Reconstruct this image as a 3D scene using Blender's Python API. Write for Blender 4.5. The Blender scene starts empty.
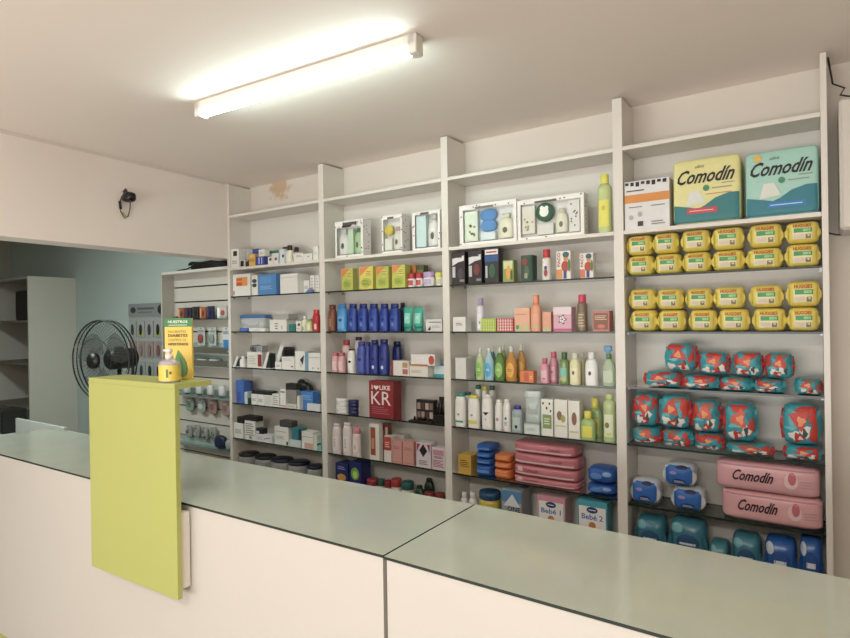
import bpy, bmesh, math, random
from mathutils import Vector, Matrix
random.seed(4)
TUBE_POWER=25.0
DAY_POWER=108.0
ALC_POWER=21.0
FILL_POWER=34.0
EXPOSURE=0.74
CAM=[0.0, -2.875, 1.65]
YAW=0.596217304
PIT=-0.00174861978
ROL=-0.0154170913
F=580.0
XL={'0L': -3.8019, '0R': -3.7727, '1L': -2.8163, '1R': -2.7686, '2L': -1.8232, '2R': -1.7776, '3L': -0.826, '3R': -0.779, '4L': 0.0156, '4R': 0.0381}
ZT={'lT': 2.0602, 'g1': 1.8399, 'g2': 1.5686, 'g3': 1.2946, 'g4': 1.0186, 'g5': 0.7471, 'g6': 0.4751}
ZB={'lT': 2.0602, 'g1': 1.8399, 'g2': 1.5686, 'g3': 1.3024, 'g4': 1.0246, 'g5': 0.7347, 'g6': 0.4627}
UT=2.4676
LT=2.0602
TOP=2.7062
ITEMS=[
('carton', 'medicine_carton', 'carton', 'white medicine carton with black square near top, first bay, topmost stocked shelf', 'medicine cartons on the topmost stocked shelf of the first bay', -3.7252, 0.047, 2.0602, 0.09, 0.07, 0.1453, {'c': '#E4E2DA', 'dc': [('r', 0.3, 0.62, 0.8, 0.88, '#23211F'), ('l', 0.15, 0.2, 0.8, 0.4, '#8E8F8C', 2)]}),
('carton', 'medicine_carton', 'carton', 'white medicine carton with grey stripe, behind two black-ended cartons, first bay, topmost stocked shelf', 'medicine cartons on the topmost stocked shelf of the first bay', -3.7216, 0.125, 2.0602, 0.0926, 0.07, 0.144, {'c': '#E4E2DA', 'dc': [('r', 0.1, 0.85, 0.9, 0.92, '#8E8F8C')]}),
('carton', 'medicine_carton', 'carton', 'tiny white carton with black end, first bay, topmost stocked shelf', 'medicine cartons on the topmost stocked shelf of the first bay', -3.6377, 0.032, 2.0602, 0.0471, 0.04, 0.0526, {'c': '#E4E2DA', 'dc': [('r', 0.1, 0.1, 0.9, 0.9, '#23211F')]}),
('carton', 'medicine_carton', 'carton', 'tiny black-fronted carton beside yellow carton, first bay, topmost stocked shelf', 'medicine cartons on the topmost stocked shelf of the first bay', -3.5841, 0.032, 2.0602, 0.0302, 0.04, 0.0505, {'c': '#2b2a28', 'dc': [('r', 0.1, 0.8, 0.9, 0.9, '#E4E2DA')]}),
('carton', 'medicine_carton', 'carton', 'yellow medicine carton, first bay, topmost stocked shelf', 'medicine cartons on the topmost stocked shelf of the first bay', -3.5268, 0.047, 2.0602, 0.0708, 0.07, 0.0917, {'c': '#D9AA3C', 'dc': [('r', 0.1, 0.35, 0.9, 0.6, '#C48A2A'), ('l', 0.2, 0.7, 0.8, 0.9, '#F1DFA0', 2)]}),
('carton', 'medicine_carton', 'carton', 'upright blue carton behind white and blue cartons, first bay, topmost stocked shelf', 'medicine cartons on the topmost stocked shelf of the first bay', -3.5919, 0.125, 2.0602, 0.0664, 0.05, 0.1439, {'c': '#3A4FA8', 'dc': [('r', 0.2, 0.5, 0.8, 0.8, '#2b3c8d')]}),
('carton', 'medicine_carton', 'carton', 'squat blue carton with white stripes, first bay, topmost stocked shelf', 'medicine cartons on the topmost stocked shelf of the first bay', -3.4362, 0.042, 2.0602, 0.0892, 0.06, 0.0656, {'c': '#3947A0', 'dc': [('r', 0.35, 0.15, 0.45, 0.9, '#dfe2ee'), ('r', 0.7, 0.15, 0.78, 0.9, '#dfe2ee')]}),
('carton', 'medicine_carton', 'carton', 'pale carton lying on squat blue carton, first bay, topmost stocked shelf', 'medicine cartons on the topmost stocked shelf of the first bay', -3.417, 0.037, 2.1266, 0.0644, 0.05, 0.0505, {'c': '#E4E2DA', 'dc': [('l', 0.15, 0.3, 0.85, 0.6, '#8E8F8C', 3)]}),
('carton', 'medicine_carton', 'carton', 'white carton with dark green band across top, first bay, topmost stocked shelf', 'medicine cartons on the topmost stocked shelf of the first bay', -3.3856, 0.12, 2.0602, 0.15, 0.07, 0.1156, {'c': '#E4E2DA', 'dc': [('r', 0, 0.78, 1, 0.97, '#2D7A5A'), ('l', 0.1, 0.3, 0.9, 0.5, '#8E8F8C', 3)]}),
('carton', 'medicine_carton', 'carton', 'tiny white carton with dark spot, left one below green band, first bay, topmost stocked shelf', 'medicine cartons on the topmost stocked shelf of the first bay', -3.3236, 0.032, 2.0602, 0.0509, 0.04, 0.0545, {'c': '#E4E2DA', 'dc': [('r', 0.3, 0.5, 0.8, 0.85, '#5d5c58')]}),
('carton', 'medicine_carton', 'carton', 'tiny white carton with dark spot, right one below green band, first bay, topmost stocked shelf', 'medicine cartons on the topmost stocked shelf of the first bay', -3.264, 0.032, 2.0602, 0.0511, 0.04, 0.0539, {'c': '#E4E2DA', 'dc': [('r', 0.3, 0.5, 0.8, 0.85, '#6b4a48')]}),
('carton', 'medicine_carton', 'carton', 'pale blue carton with black square, first bay, topmost stocked shelf', 'medicine cartons on the topmost stocked shelf of the first bay', -3.1976, 0.047, 2.0602, 0.0477, 0.07, 0.1029, {'c': '#CFDCE2', 'dc': [('r', 0.55, 0.4, 0.95, 0.6, '#23211F')]}),
('carton', 'medicine_carton', 'carton', 'dark brown carton leaning behind pale blue carton, first bay, topmost stocked shelf', 'medicine cartons on the topmost stocked shelf of the first bay', -3.2618, 0.125, 2.0602, 0.0545, 0.05, 0.1324, {'c': '#39352c', 'dc': [('r', 0.2, 0.2, 0.8, 0.4, '#8a8675')]}),
('bottle', 'toiletry_bottle', 'bottle', 'white bottle with tall black cap, first bay, topmost stocked shelf', 'toiletry bottles on the topmost stocked shelf of the first bay', -3.1409, 0.037, 2.0602, 0.0615, 0.05, 0.127, {'c': '#DDD9C4', 'cap': '#2a2722', 'capf': 0.28, 'prof': 'straight', 'lab': '#E7E4D3'}),
('bottle', 'toiletry_bottle', 'bottle', 'white bottle with short black cap, first bay, topmost stocked shelf', 'toiletry bottles on the topmost stocked shelf of the first bay', -3.1548, 0.115, 2.0602, 0.0551, 0.05, 0.1207, {'c': '#E4E2DA', 'cap': '#35302a', 'capf': 0.28, 'prof': 'straight', 'lab': '#EFEDE6'}),
('carton', 'medicine_carton', 'carton', 'low white carton in front of short black-capped bottle, first bay, topmost stocked shelf', 'medicine cartons on the topmost stocked shelf of the first bay', -3.0342, 0.042, 2.0602, 0.091, 0.06, 0.0605, {'c': '#E4E2DA', 'dc': [('l', 0.3, 0.5, 0.9, 0.8, '#8E8F8C', 2)]}),
('carton', 'medicine_carton', 'carton', 'low white carton with pale print near right upright, first bay, topmost stocked shelf', 'medicine cartons on the topmost stocked shelf of the first bay', -2.939, 0.052, 2.0602, 0.0896, 0.08, 0.0519, {'c': '#E4E2DA', 'dc': [('r', 0.5, 0.5, 0.7, 0.65, '#9c9a90')]}),
('carton', 'medicine_carton', 'carton', 'tall plain white carton at right end, first bay, topmost stocked shelf', 'medicine cartons on the topmost stocked shelf of the first bay', -2.8601, 0.047, 2.0602, 0.0505, 0.07, 0.0949, {'c': '#E4E2DA', 'dc': [('l', 0.2, 0.4, 0.8, 0.6, '#c9c6bb', 2)]}),
('carton', 'medicine_carton', 'carton', 'white carton with orange and red panel, first bay, first glass shelf', 'medicine cartons on the first glass shelf of the first bay', -3.6527, 0.072, 1.8399, 0.2014, 0.12, 0.1683, {'c': '#E4E2DA', 'dc': [('r', 0.2, 0.45, 0.85, 0.85, '#E8913A'), ('r', 0.22, 0.47, 0.55, 0.62, '#C94A2C'), ('r', 0.22, 0.7, 0.55, 0.8, '#D9552f'), ('r', 0.02, 0.05, 0.12, 0.25, '#D98A72')]}),
('carton', 'medicine_carton', 'carton', 'narrow white carton with two dark ovals, first bay, first glass shelf', 'medicine cartons on the first glass shelf of the first bay', -3.5006, 0.072, 1.8399, 0.0647, 0.12, 0.1487, {'c': '#E4E2DA', 'dc': [('e', 0.1, 0.62, 0.9, 0.82, '#3b4742'), ('e', 0.1, 0.4, 0.9, 0.6, '#3b4742')]}),
('carton', 'medicine_carton', 'carton', 'large light blue carton, first bay, first glass shelf', 'medicine cartons on the first glass shelf of the first bay', -3.3625, 0.072, 1.8399, 0.1956, 0.12, 0.1507, {'c': '#4E8CCB', 'dc': [('r', 0.05, 0.55, 0.75, 0.9, '#5C9AD8'), ('l', 0.1, 0.25, 0.8, 0.45, '#8FBCE6', 3)]}),
('carton', 'medicine_carton', 'carton', 'large plain white carton beside blue carton, first bay, first glass shelf', 'medicine cartons on the first glass shelf of the first bay', -3.1321, 0.077, 1.8399, 0.1785, 0.13, 0.1408, {'c': '#E4E2DA', 'dc': [('r', 0, 0.8, 1, 0.84, '#c9c8cc')]}),
('carton', 'medicine_carton', 'carton', 'small white carton behind blue corner pack, first bay, first glass shelf', 'medicine cartons on the first glass shelf of the first bay', -3.014, 0.1, 1.8399, 0.0537, 0.06, 0.09, {'c': '#E4E2DA', 'dc': [('l', 0.15, 0.3, 0.85, 0.6, '#8E8F8C', 3)]}),
('wedge', 'blister_pack', 'blister pack', 'small blue and pink triangular blister pack, first bay, first glass shelf', '', -2.9358, 0.027, 1.8399, 0.0574, 0.03, 0.0312, {'c': '#2F86C8'}),
('carton', 'medicine_carton', 'carton', 'white tube carton, left of pair at right end, first bay, first glass shelf', 'medicine cartons on the first glass shelf of the first bay', -2.9371, 0.085, 1.8399, 0.0419, 0.07, 0.1217, {'c': '#E4E2DA', 'dc': [('l', 0.2, 0.2, 0.8, 0.9, '#b9b6ae', 4)]}),
('carton', 'medicine_carton', 'carton', 'white tube carton, right of pair at right end, first bay, first glass shelf', 'medicine cartons on the first glass shelf of the first bay', -2.8887, 0.085, 1.8399, 0.0394, 0.07, 0.1191, {'c': '#E4E2DA', 'dc': [('l', 0.2, 0.2, 0.8, 0.9, '#b9b6ae', 4)]}),
('tub', 'plastic_tub', 'tub', 'clear storage tub with blue lid, first bay, second glass shelf', '', -3.6224, 0.12, 1.5686, 0.2955, 0.1, 0.1252, {'c': '#C9CCC9', 'cap': '#3F6FAE'}),
('carton', 'medicine_carton', 'carton', 'small blue carton in front of clear tub, first bay, second glass shelf', 'medicine cartons on the second glass shelf of the first bay', -3.6325, 0.032, 1.5686, 0.0997, 0.04, 0.0247, {'c': '#3E5DB8', 'dc': [('r', 0.1, 0.4, 0.9, 0.55, '#6f88cf')]}),
('carton', 'medicine_carton', 'carton', 'low white carton in front of clear tub, first bay, second glass shelf', 'medicine cartons on the second glass shelf of the first bay', -3.4827, 0.032, 1.5686, 0.1793, 0.04, 0.0258, {'c': '#E4E2DA', 'dc': [('r', 0.1, 0.2, 0.7, 0.6, '#cfcfc8')]}),
('carton', 'medicine_carton', 'carton', 'white carton printed with three black bars, first bay, second glass shelf', 'medicine cartons on the second glass shelf of the first bay', -3.2517, 0.057, 1.5686, 0.1793, 0.09, 0.0861, {'c': '#E4E2DA', 'dc': [('r', 0.32, 0.62, 0.5, 0.68, '#23211F'), ('r', 0.32, 0.42, 0.5, 0.48, '#23211F'), ('r', 0.32, 0.22, 0.5, 0.28, '#23211F'), ('r', 0.72, 0.2, 0.76, 0.5, '#88898a')]}),
('carton', 'medicine_carton', 'carton', 'flat grey carton on top of white carton, first bay, second glass shelf', 'medicine cartons on the second glass shelf of the first bay', -3.2216, 0.057, 1.6555, 0.1621, 0.09, 0.0372, {'c': '#A9A8A4'}),
('carton', 'medicine_carton', 'carton', 'small dark teal carton, first bay, second glass shelf', 'medicine cartons on the second glass shelf of the first bay', -3.1054, 0.047, 1.5686, 0.0653, 0.07, 0.0517, {'c': '#1E7A73', 'dc': [('r', 0.45, 0.1, 0.5, 0.9, '#57a79f')]}),
('carton', 'medicine_carton', 'carton', 'white carton with dark round emblem, first bay, second glass shelf', 'medicine cartons on the second glass shelf of the first bay', -3.041, 0.047, 1.5686, 0.0464, 0.07, 0.0738, {'c': '#E4E2DA', 'dc': [('e', 0.35, 0.5, 0.9, 0.8, '#5e5a4a'), ('r', 0.1, 0.2, 0.9, 0.3, '#c8c29a')]}),
('bottle', 'toiletry_bottle', 'bottle', 'white bottle with orange and green label, first bay, second glass shelf', 'toiletry bottles on the second glass shelf of the first bay', -2.9963, 0.037, 1.5686, 0.039, 0.05, 0.1085, {'c': '#E6E3D2', 'cap': '#E8E6DA', 'capf': 0.22, 'prof': 'straight', 'lab': '#D9E3B0', 'dc': [('r', 0.2, 0.3, 0.7, 0.5, '#D6622A'), ('r', 0.1, 0.02, 0.9, 0.22, '#7BA644')]}),
('bottle', 'toiletry_bottle', 'bottle', 'pale yellow-green bottle, first bay, second glass shelf', 'toiletry bottles on the second glass shelf of the first bay', -2.9484, 0.037, 1.5686, 0.044, 0.05, 0.0866, {'c': '#D6DC93', 'cap': '#8C9A4E', 'capf': 0.2, 'prof': 'straight', 'lab': '#E9E7C2'}),
('bottle', 'toiletry_bottle', 'bottle', 'red bottle at right end, first bay, second glass shelf', 'toiletry bottles on the second glass shelf of the first bay', -2.8868, 0.037, 1.5686, 0.0586, 0.05, 0.1512, {'c': '#C4202A', 'cap': '#D42A33', 'capf': 0.22, 'prof': 'shampoo', 'lab': '#B81B26', 'dc': [('r', 0.5, 0.02, 0.95, 0.6, '#E9C7BE')]}),
('slant', 'dispenser_box', 'box', 'white slant-cut dispenser box at left end, first bay, third glass shelf', 'dispenser box items on the third glass shelf of the first bay', -3.7353, 0.052, 1.2946, 0.0698, 0.08, 0.0817, {'c': '#D6D4CD'}),
('bottle', 'toiletry_bottle', 'bottle', 'short white tub beside left dispenser, first bay, third glass shelf', '', -3.6727, 0.037, 1.2946, 0.0514, 0.05, 0.0838, {'c': '#E4E2DC', 'cap': '#DAD8D2', 'capf': 0.25, 'prof': 'straight', 'lab': '#E9E7E2'}),
('carton', 'medicine_carton', 'carton', 'long white carton with red panel, first bay, third glass shelf', 'medicine cartons on the third glass shelf of the first bay', -3.5152, 0.062, 1.2946, 0.1695, 0.1, 0.1194, {'c': '#DAD6CB', 'dc': [('r', 0.72, 0.1, 0.98, 0.85, '#8E2F30'), ('l', 0.1, 0.2, 0.6, 0.8, '#bdb8a8', 4)]}),
('slant', 'dispenser_box', 'box', 'white slant-cut dispenser box beside red-panelled carton, first bay, third glass shelf', 'dispenser box items on the third glass shelf of the first bay', -3.3887, 0.042, 1.2946, 0.0771, 0.06, 0.1219, {'c': '#DDDBD4'}),
('roll', 'bandage_roll', 'bandage', 'rolled grey bandage lying on long white carton, first bay, third glass shelf', '', -3.5325, 0.042, 1.4148, 0.0698, 0.06, 0.0516, {'c': '#6E7277'}),
('carton', 'medicine_carton', 'carton', 'flat grey carton on long white carton, first bay, third glass shelf', 'medicine cartons on the third glass shelf of the first bay', -3.4609, 0.042, 1.4148, 0.0629, 0.06, 0.0451, {'c': '#9EA0A2', 'dc': [('l', 0.1, 0.2, 0.9, 0.8, '#6d6f73', 3)]}),
('slant', 'dispenser_box', 'box', 'tall white slant-cut dispenser box with shade painted in opening, first bay, third glass shelf', 'dispenser box items on the third glass shelf of the first bay', -3.3238, 0.123, 1.2946, 0.1257, 0.1, 0.1684, {'c': '#DEDCD6'}),
('carton', 'medicine_carton', 'carton', 'small low white carton in front of tall dispenser, first bay, third glass shelf', 'medicine cartons on the third glass shelf of the first bay', -3.2569, 0.032, 1.2946, 0.0649, 0.04, 0.0497, {'c': '#E4E2DA', 'dc': [('l', 0.15, 0.3, 0.85, 0.6, '#8E8F8C', 3)]}),
('carton', 'medicine_carton', 'carton', 'low white carton with small dark print, first bay, third glass shelf', 'medicine cartons on the third glass shelf of the first bay', -3.1528, 0.052, 1.2946, 0.1312, 0.08, 0.0908, {'c': '#E4E2DA', 'dc': [('r', 0.75, 0.2, 0.9, 0.3, '#555'), ('l', 0.1, 0.7, 0.8, 0.9, '#bbb', 2)]}),
('carton', 'medicine_carton', 'carton', 'white carton with dark triangular mark, first bay, third glass shelf', 'medicine cartons on the third glass shelf of the first bay', -3.0307, 0.052, 1.2946, 0.0969, 0.08, 0.1362, {'c': '#E4E2DA', 'dc': [('p', [(0.5, 0.55), (0.95, 0.8), (0.8, 0.3)], '#30343a'), ('p', [(0.5, 0.5), (0.8, 0.3), (0.5, 0.1)], '#c9c9c6')]}),
('carton', 'medicine_carton', 'carton', 'slim light blue carton on its end, first bay, third glass shelf', 'medicine cartons on the third glass shelf of the first bay', -2.9642, 0.052, 1.2946, 0.0245, 0.08, 0.1284, {'c': '#6F9FC6'}),
('carton', 'medicine_carton', 'carton', 'white carton with faint dots at right end, first bay, third glass shelf', 'medicine cartons on the third glass shelf of the first bay', -2.891, 0.062, 1.2946, 0.1144, 0.1, 0.1251, {'c': '#E4E2DA', 'dc': [('e', 0.35, 0.12, 0.43, 0.2, '#333'), ('e', 0.8, 0.12, 0.88, 0.2, '#333'), ('r', 0, 0.72, 1, 0.76, '#a9b2b8')]}),
('carton', 'medicine_carton', 'carton', 'tall blue carton at left, first bay, fourth glass shelf', 'medicine cartons on the fourth glass shelf of the first bay', -3.6895, 0.042, 1.0186, 0.0917, 0.06, 0.1719, {'c': '#3F6BB8', 'dc': [('r', 0.1, 0.1, 0.6, 0.5, '#3a55a8')]}),
('carton', 'medicine_carton', 'carton', 'blue carton standing behind tall blue carton, first bay, fourth glass shelf', 'medicine cartons on the fourth glass shelf of the first bay', -3.7372, 0.125, 1.0186, 0.0659, 0.05, 0.1572, {'c': '#4A63B4', 'dc': [('r', 0.4, 0.4, 0.9, 0.6, '#6f86cc')]}),
('carton', 'medicine_carton', 'carton', 'narrow pale blue carton beside tall blue carton, first bay, fourth glass shelf', 'medicine cartons on the fourth glass shelf of the first bay', -3.6208, 0.042, 1.0186, 0.034, 0.06, 0.0882, {'c': '#BCCFD6'}),
('carton', 'medicine_carton', 'carton', 'small black carton lying before white cartons, first bay, fourth glass shelf', 'medicine cartons on the fourth glass shelf of the first bay', -3.5788, 0.025, 1.0186, 0.036, 0.03, 0.0424, {'c': '#2d2f33'}),
('carton', 'medicine_carton', 'carton', 'white carton under dark flat box, left, first bay, fourth glass shelf', 'medicine cartons on the fourth glass shelf of the first bay', -3.526, 0.047, 1.0186, 0.064, 0.07, 0.0787, {'c': '#E4E2DA', 'dc': [('l', 0.15, 0.3, 0.85, 0.6, '#8E8F8C', 3)]}),
('carton', 'medicine_carton', 'carton', 'white carton under dark flat box, middle, first bay, fourth glass shelf', 'medicine cartons on the fourth glass shelf of the first bay', -3.4532, 0.047, 1.0186, 0.0706, 0.07, 0.079, {'c': '#E4E2DA', 'dc': [('l', 0.15, 0.3, 0.85, 0.6, '#8E8F8C', 3)]}),
('carton', 'medicine_carton', 'carton', 'white carton under dark flat box, right, first bay, fourth glass shelf', 'medicine cartons on the fourth glass shelf of the first bay', -3.3714, 0.047, 1.0186, 0.0822, 0.07, 0.079, {'c': '#E4E2DA', 'dc': [('r', 0.1, 0.1, 0.9, 0.9, '#c9ccc2')]}),
('carton', 'medicine_carton', 'carton', 'long dark flat box resting on three white cartons, first bay, fourth glass shelf', 'medicine cartons on the fourth glass shelf of the first bay', -3.4435, 0.042, 1.0981, 0.2233, 0.06, 0.0267, {'c': '#26231f'}),
('carton', 'medicine_carton', 'carton', 'white carton with fine printed grid, first bay, fourth glass shelf', 'medicine cartons on the fourth glass shelf of the first bay', -3.289, 0.047, 1.0186, 0.0719, 0.07, 0.0931, {'c': '#E4E2DA', 'dc': [('l', 0.1, 0.1, 0.9, 0.9, '#9c9c95', 5)]}),
('carton', 'medicine_carton', 'carton', 'white carton standing on pink-striped carton, first bay, fourth glass shelf', 'medicine cartons on the fourth glass shelf of the first bay', -3.2115, 0.042, 1.0416, 0.0582, 0.06, 0.1113, {'c': '#E4E2DA', 'dc': [('r', 0.1, 0.75, 0.9, 0.85, '#77776f')]}),
('carton', 'medicine_carton', 'carton', 'low white carton with pink stripe, first bay, fourth glass shelf', 'medicine cartons on the fourth glass shelf of the first bay', -3.2076, 0.047, 1.0186, 0.0714, 0.07, 0.0222, {'c': '#E4E2DA', 'dc': [('r', 0, 0.3, 0.95, 0.8, '#D49A8C')]}),
('carton', 'medicine_carton', 'carton', 'grey carton resting on low pale carton, first bay, fourth glass shelf', 'medicine cartons on the fourth glass shelf of the first bay', -3.1198, 0.0305, 1.0512, 0.0912, 0.037, 0.0993, {'c': '#8C8A83'}),
('carton', 'medicine_carton', 'carton', 'low pale carton beneath grey carton, first bay, fourth glass shelf', 'medicine cartons on the fourth glass shelf of the first bay', -3.1221, 0.047, 1.0186, 0.0912, 0.07, 0.0319, {'c': '#CFCDBE', 'dc': [('l', 0.15, 0.3, 0.85, 0.6, '#8E8F8C', 3)]}),
('carton', 'medicine_carton', 'carton', 'dark crumpled plastic pack on top of grey carton, first bay, fourth glass shelf', 'medicine cartons on the fourth glass shelf of the first bay', -3.1278, 0.037, 1.1514, 0.1052, 0.05, 0.0442, {'c': '#2b2a26'}),
('carton', 'medicine_carton', 'carton', 'pale narrow carton beside blue carton, first bay, fourth glass shelf', 'medicine cartons on the fourth glass shelf of the first bay', -3.0535, 0.0305, 1.0186, 0.0251, 0.037, 0.0933, {'c': '#D9DAD4'}),
('bag', 'plastic_bag', 'plastic bag', 'dark folded plastic bag behind blue carton, first bay, fourth glass shelf', '', -3.1326, 0.15, 1.0186, 0.154, 0.06, 0.196, {'c': '#28302c'}),
('carton', 'medicine_carton', 'carton', 'wide light blue carton at right, first bay, fourth glass shelf', 'medicine cartons on the fourth glass shelf of the first bay', -3.0119, 0.0845, 1.0186, 0.1266, 0.069, 0.1226, {'c': '#3F82CC', 'dc': [('l', 0.1, 0.5, 0.9, 0.8, '#7fb0e4', 3)]}),
('carton', 'medicine_carton', 'carton', 'white leaflet bundle lying before blue carton, first bay, fourth glass shelf', 'medicine cartons on the fourth glass shelf of the first bay', -2.9035, 0.0225, 1.0186, 0.1244, 0.025, 0.0475, {'c': '#D8D9DA'}),
('carton', 'medicine_carton', 'carton', 'white carton under black flat box, left, first bay, fifth glass shelf', 'medicine cartons on the fifth glass shelf of the first bay', -3.7156, 0.052, 0.7471, 0.1091, 0.08, 0.1141, {'c': '#E4E2DA', 'dc': [('l', 0.15, 0.3, 0.85, 0.6, '#99938c', 3)]}),
('carton', 'medicine_carton', 'carton', 'black flat box on left white carton, first bay, fifth glass shelf', 'medicine cartons on the fifth glass shelf of the first bay', -3.694, 0.042, 0.862, 0.0728, 0.06, 0.048, {'c': '#1f1d1b'}),
('carton', 'medicine_carton', 'carton', 'white carton with dense grey print under black lid box, first bay, fifth glass shelf', 'medicine cartons on the fifth glass shelf of the first bay', -3.5801, 0.052, 0.7471, 0.1215, 0.08, 0.1421, {'c': '#E4E2DA', 'dc': [('l', 0.1, 0.2, 0.9, 0.9, '#8f8d90', 6), ('e', 0.4, 0.05, 0.7, 0.2, '#8b8a86')]}),
('carton', 'medicine_carton', 'carton', 'black flat box on printed white carton, first bay, fifth glass shelf', 'medicine cartons on the fifth glass shelf of the first bay', -3.5737, 0.042, 0.89, 0.1513, 0.06, 0.0362, {'c': '#201e1c'}),
('carton', 'medicine_carton', 'carton', 'low white carton with black stripe, first bay, fifth glass shelf', 'medicine cartons on the fifth glass shelf of the first bay', -3.4251, 0.047, 0.7471, 0.18, 0.07, 0.0544, {'c': '#D9D9DB', 'dc': [('p', [(0.5, 0.35), (0.9, 0.6), (0.9, 0.68), (0.5, 0.43)], '#222'), ('l', 0.1, 0.2, 0.4, 0.7, '#aaa', 2)]}),
('carton', 'medicine_carton', 'carton', 'small black and white carton on low white carton, first bay, fifth glass shelf', 'medicine cartons on the fifth glass shelf of the first bay', -3.4751, 0.037, 0.8023, 0.071, 0.05, 0.0398, {'c': '#26262a', 'dc': [('r', 0.05, 0.1, 0.5, 0.5, '#dcdce0')]}),
('carton', 'medicine_carton', 'carton', 'white carton with dark corner tab, first bay, fifth glass shelf', 'medicine cartons on the fifth glass shelf of the first bay', -3.2329, 0.052, 0.7471, 0.1457, 0.08, 0.1288, {'c': '#E4E2DA', 'dc': [('r', 0.85, 0.02, 0.97, 0.22, '#1d2024'), ('l', 0.1, 0.3, 0.7, 0.5, '#a5a7a5', 3), ('r', 0, 0.72, 0.85, 0.75, '#999')]}),
('carton', 'medicine_carton', 'carton', 'flat dark grey box on top of white carton, first bay, fifth glass shelf', 'medicine cartons on the fifth glass shelf of the first bay', -3.1888, 0.042, 0.8767, 0.1251, 0.06, 0.0462, {'c': '#4a4743'}),
('carton', 'medicine_carton', 'carton', 'teal carton with dark end resting on white carton, first bay, fifth glass shelf', 'medicine cartons on the fifth glass shelf of the first bay', -3.0781, 0.042, 0.7971, 0.0922, 0.06, 0.0849, {'c': '#2A7F8E', 'dc': [('r', 0.75, 0.05, 1, 0.95, '#1c2526')]}),
('carton', 'medicine_carton', 'carton', 'low white carton beneath teal carton, first bay, fifth glass shelf', 'medicine cartons on the fifth glass shelf of the first bay', -3.0934, 0.047, 0.7471, 0.1149, 0.07, 0.0492, {'c': '#CBD5D3'}),
('carton', 'medicine_carton', 'carton', 'white carton with pink lower half, first bay, fifth glass shelf', 'medicine cartons on the fifth glass shelf of the first bay', -2.9701, 0.052, 0.7471, 0.1111, 0.08, 0.1182, {'c': '#E4E2DA', 'dc': [('r', 0.25, 0.02, 1, 0.35, '#D8A69C'), ('r', 0, 0.68, 1, 0.72, '#aaa')]}),
('carton', 'medicine_carton', 'carton', 'narrow cream carton near right upright, first bay, fifth glass shelf', 'medicine cartons on the fifth glass shelf of the first bay', -2.8938, 0.042, 0.7471, 0.0327, 0.06, 0.1048, {'c': '#D6D4C4'}),
('carton', 'medicine_carton', 'carton', 'teal carton with black stripe at right end, first bay, fifth glass shelf', 'medicine cartons on the fifth glass shelf of the first bay', -2.8571, 0.042, 0.7471, 0.0352, 0.06, 0.0603, {'c': '#7FC0BC', 'dc': [('p', [(0, 0.55), (1, 0.75), (1, 0.95), (0, 0.75)], '#12262c')]}),
('jar', 'cream_jar', 'jar', 'leftmost dark-lidded grey jar low behind the counter, first bay, bottom shelf', 'cream jars on the bottom shelf of the first bay', -3.6887, 0.087, 0.4751, 0.163, 0.15, 0.1489, {'c': '#9a9a98', 'cap': '#1e1b20', 'capf': 0.13}),
('jar', 'cream_jar', 'jar', 'second dark-lidded grey jar low behind the counter, first bay, bottom shelf', 'cream jars on the bottom shelf of the first bay', -3.4961, 0.087, 0.4751, 0.1748, 0.15, 0.1509, {'c': '#9a9a98', 'cap': '#1e1b20', 'capf': 0.13}),
('jar', 'cream_jar', 'jar', 'middle dark-lidded grey jar low behind the counter, first bay, bottom shelf', 'cream jars on the bottom shelf of the first bay', -3.3112, 0.087, 0.4751, 0.1829, 0.15, 0.1507, {'c': '#9a9a98', 'cap': '#1b1d33', 'capf': 0.13}),
('jar', 'cream_jar', 'jar', 'fourth dark-lidded grey jar low behind the counter, first bay, bottom shelf', 'cream jars on the bottom shelf of the first bay', -3.1345, 0.087, 0.4751, 0.159, 0.15, 0.1506, {'c': '#9a9a98', 'cap': '#1b1d33', 'capf': 0.13}),
('jar', 'cream_jar', 'jar', 'rightmost dark-lidded grey jar low behind the counter, first bay, bottom shelf', 'cream jars on the bottom shelf of the first bay', -2.9706, 0.087, 0.4751, 0.1175, 0.15, 0.1427, {'c': '#9a9a98', 'cap': '#1b1d33', 'capf': 0.13}),
('gift', 'gift_box', 'gift box', 'spotted white gift box holding white bottle and green-capped bottle, second bay, topmost stocked shelf', 'gift box items on the topmost stocked shelf of the second bay', -2.555, 0.052, 2.0602, 0.2433, 0.08, 0.2396, {'inner': [('b', 0.02, 0.42, 0.03, 0.97, '#E9E7DE', '#d7d5cc'), ('b', 0.68, 0.98, 0.03, 0.95, '#BBD9A5', '#2E7A4E'), ('p', 0.44, 0.66, 0.03, 0.92, '#CFE0C4', '')], 'win': (0.06, 0.06, 0.92, 0.82), 'tag': '#1d1d1b', 'D': [('r', 0.3, 0.87, 0.8, 0.95, '#55524e')]}),
('gift', 'gift_box', 'gift box', 'spotted white gift box with round yellow sponge and white soap, second bay, topmost stocked shelf', 'gift box items on the topmost stocked shelf of the second bay', -2.1996, 0.052, 2.0602, 0.1597, 0.08, 0.236, {'inner': [('d', 0.02, 0.5, 0.42, 0.9, '#E4CB2E', ''), ('b', 0.5, 0.98, 0.03, 0.75, '#E8E3DA', '#cfa9a0'), ('p', 0.04, 0.46, 0.03, 0.4, '#E5E2D6', '')], 'win': (0.08, 0.05, 0.92, 0.9), 'tag': '#57614a'}),
('gift', 'gift_box', 'gift box', 'spotted white gift box with pale blue panel and tall bottle, second bay, topmost stocked shelf', 'gift box items on the topmost stocked shelf of the second bay', -1.9421, 0.052, 2.0602, 0.2013, 0.08, 0.231, {'inner': [('p', 0.03, 0.46, 0.03, 0.97, '#CFE0DE', ''), ('b', 0.5, 0.98, 0.03, 0.97, '#E6E1DC', '#d8d3cc')], 'win': (0.1, 0.05, 0.92, 0.92), 'tag': '#555b50'}),
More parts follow.
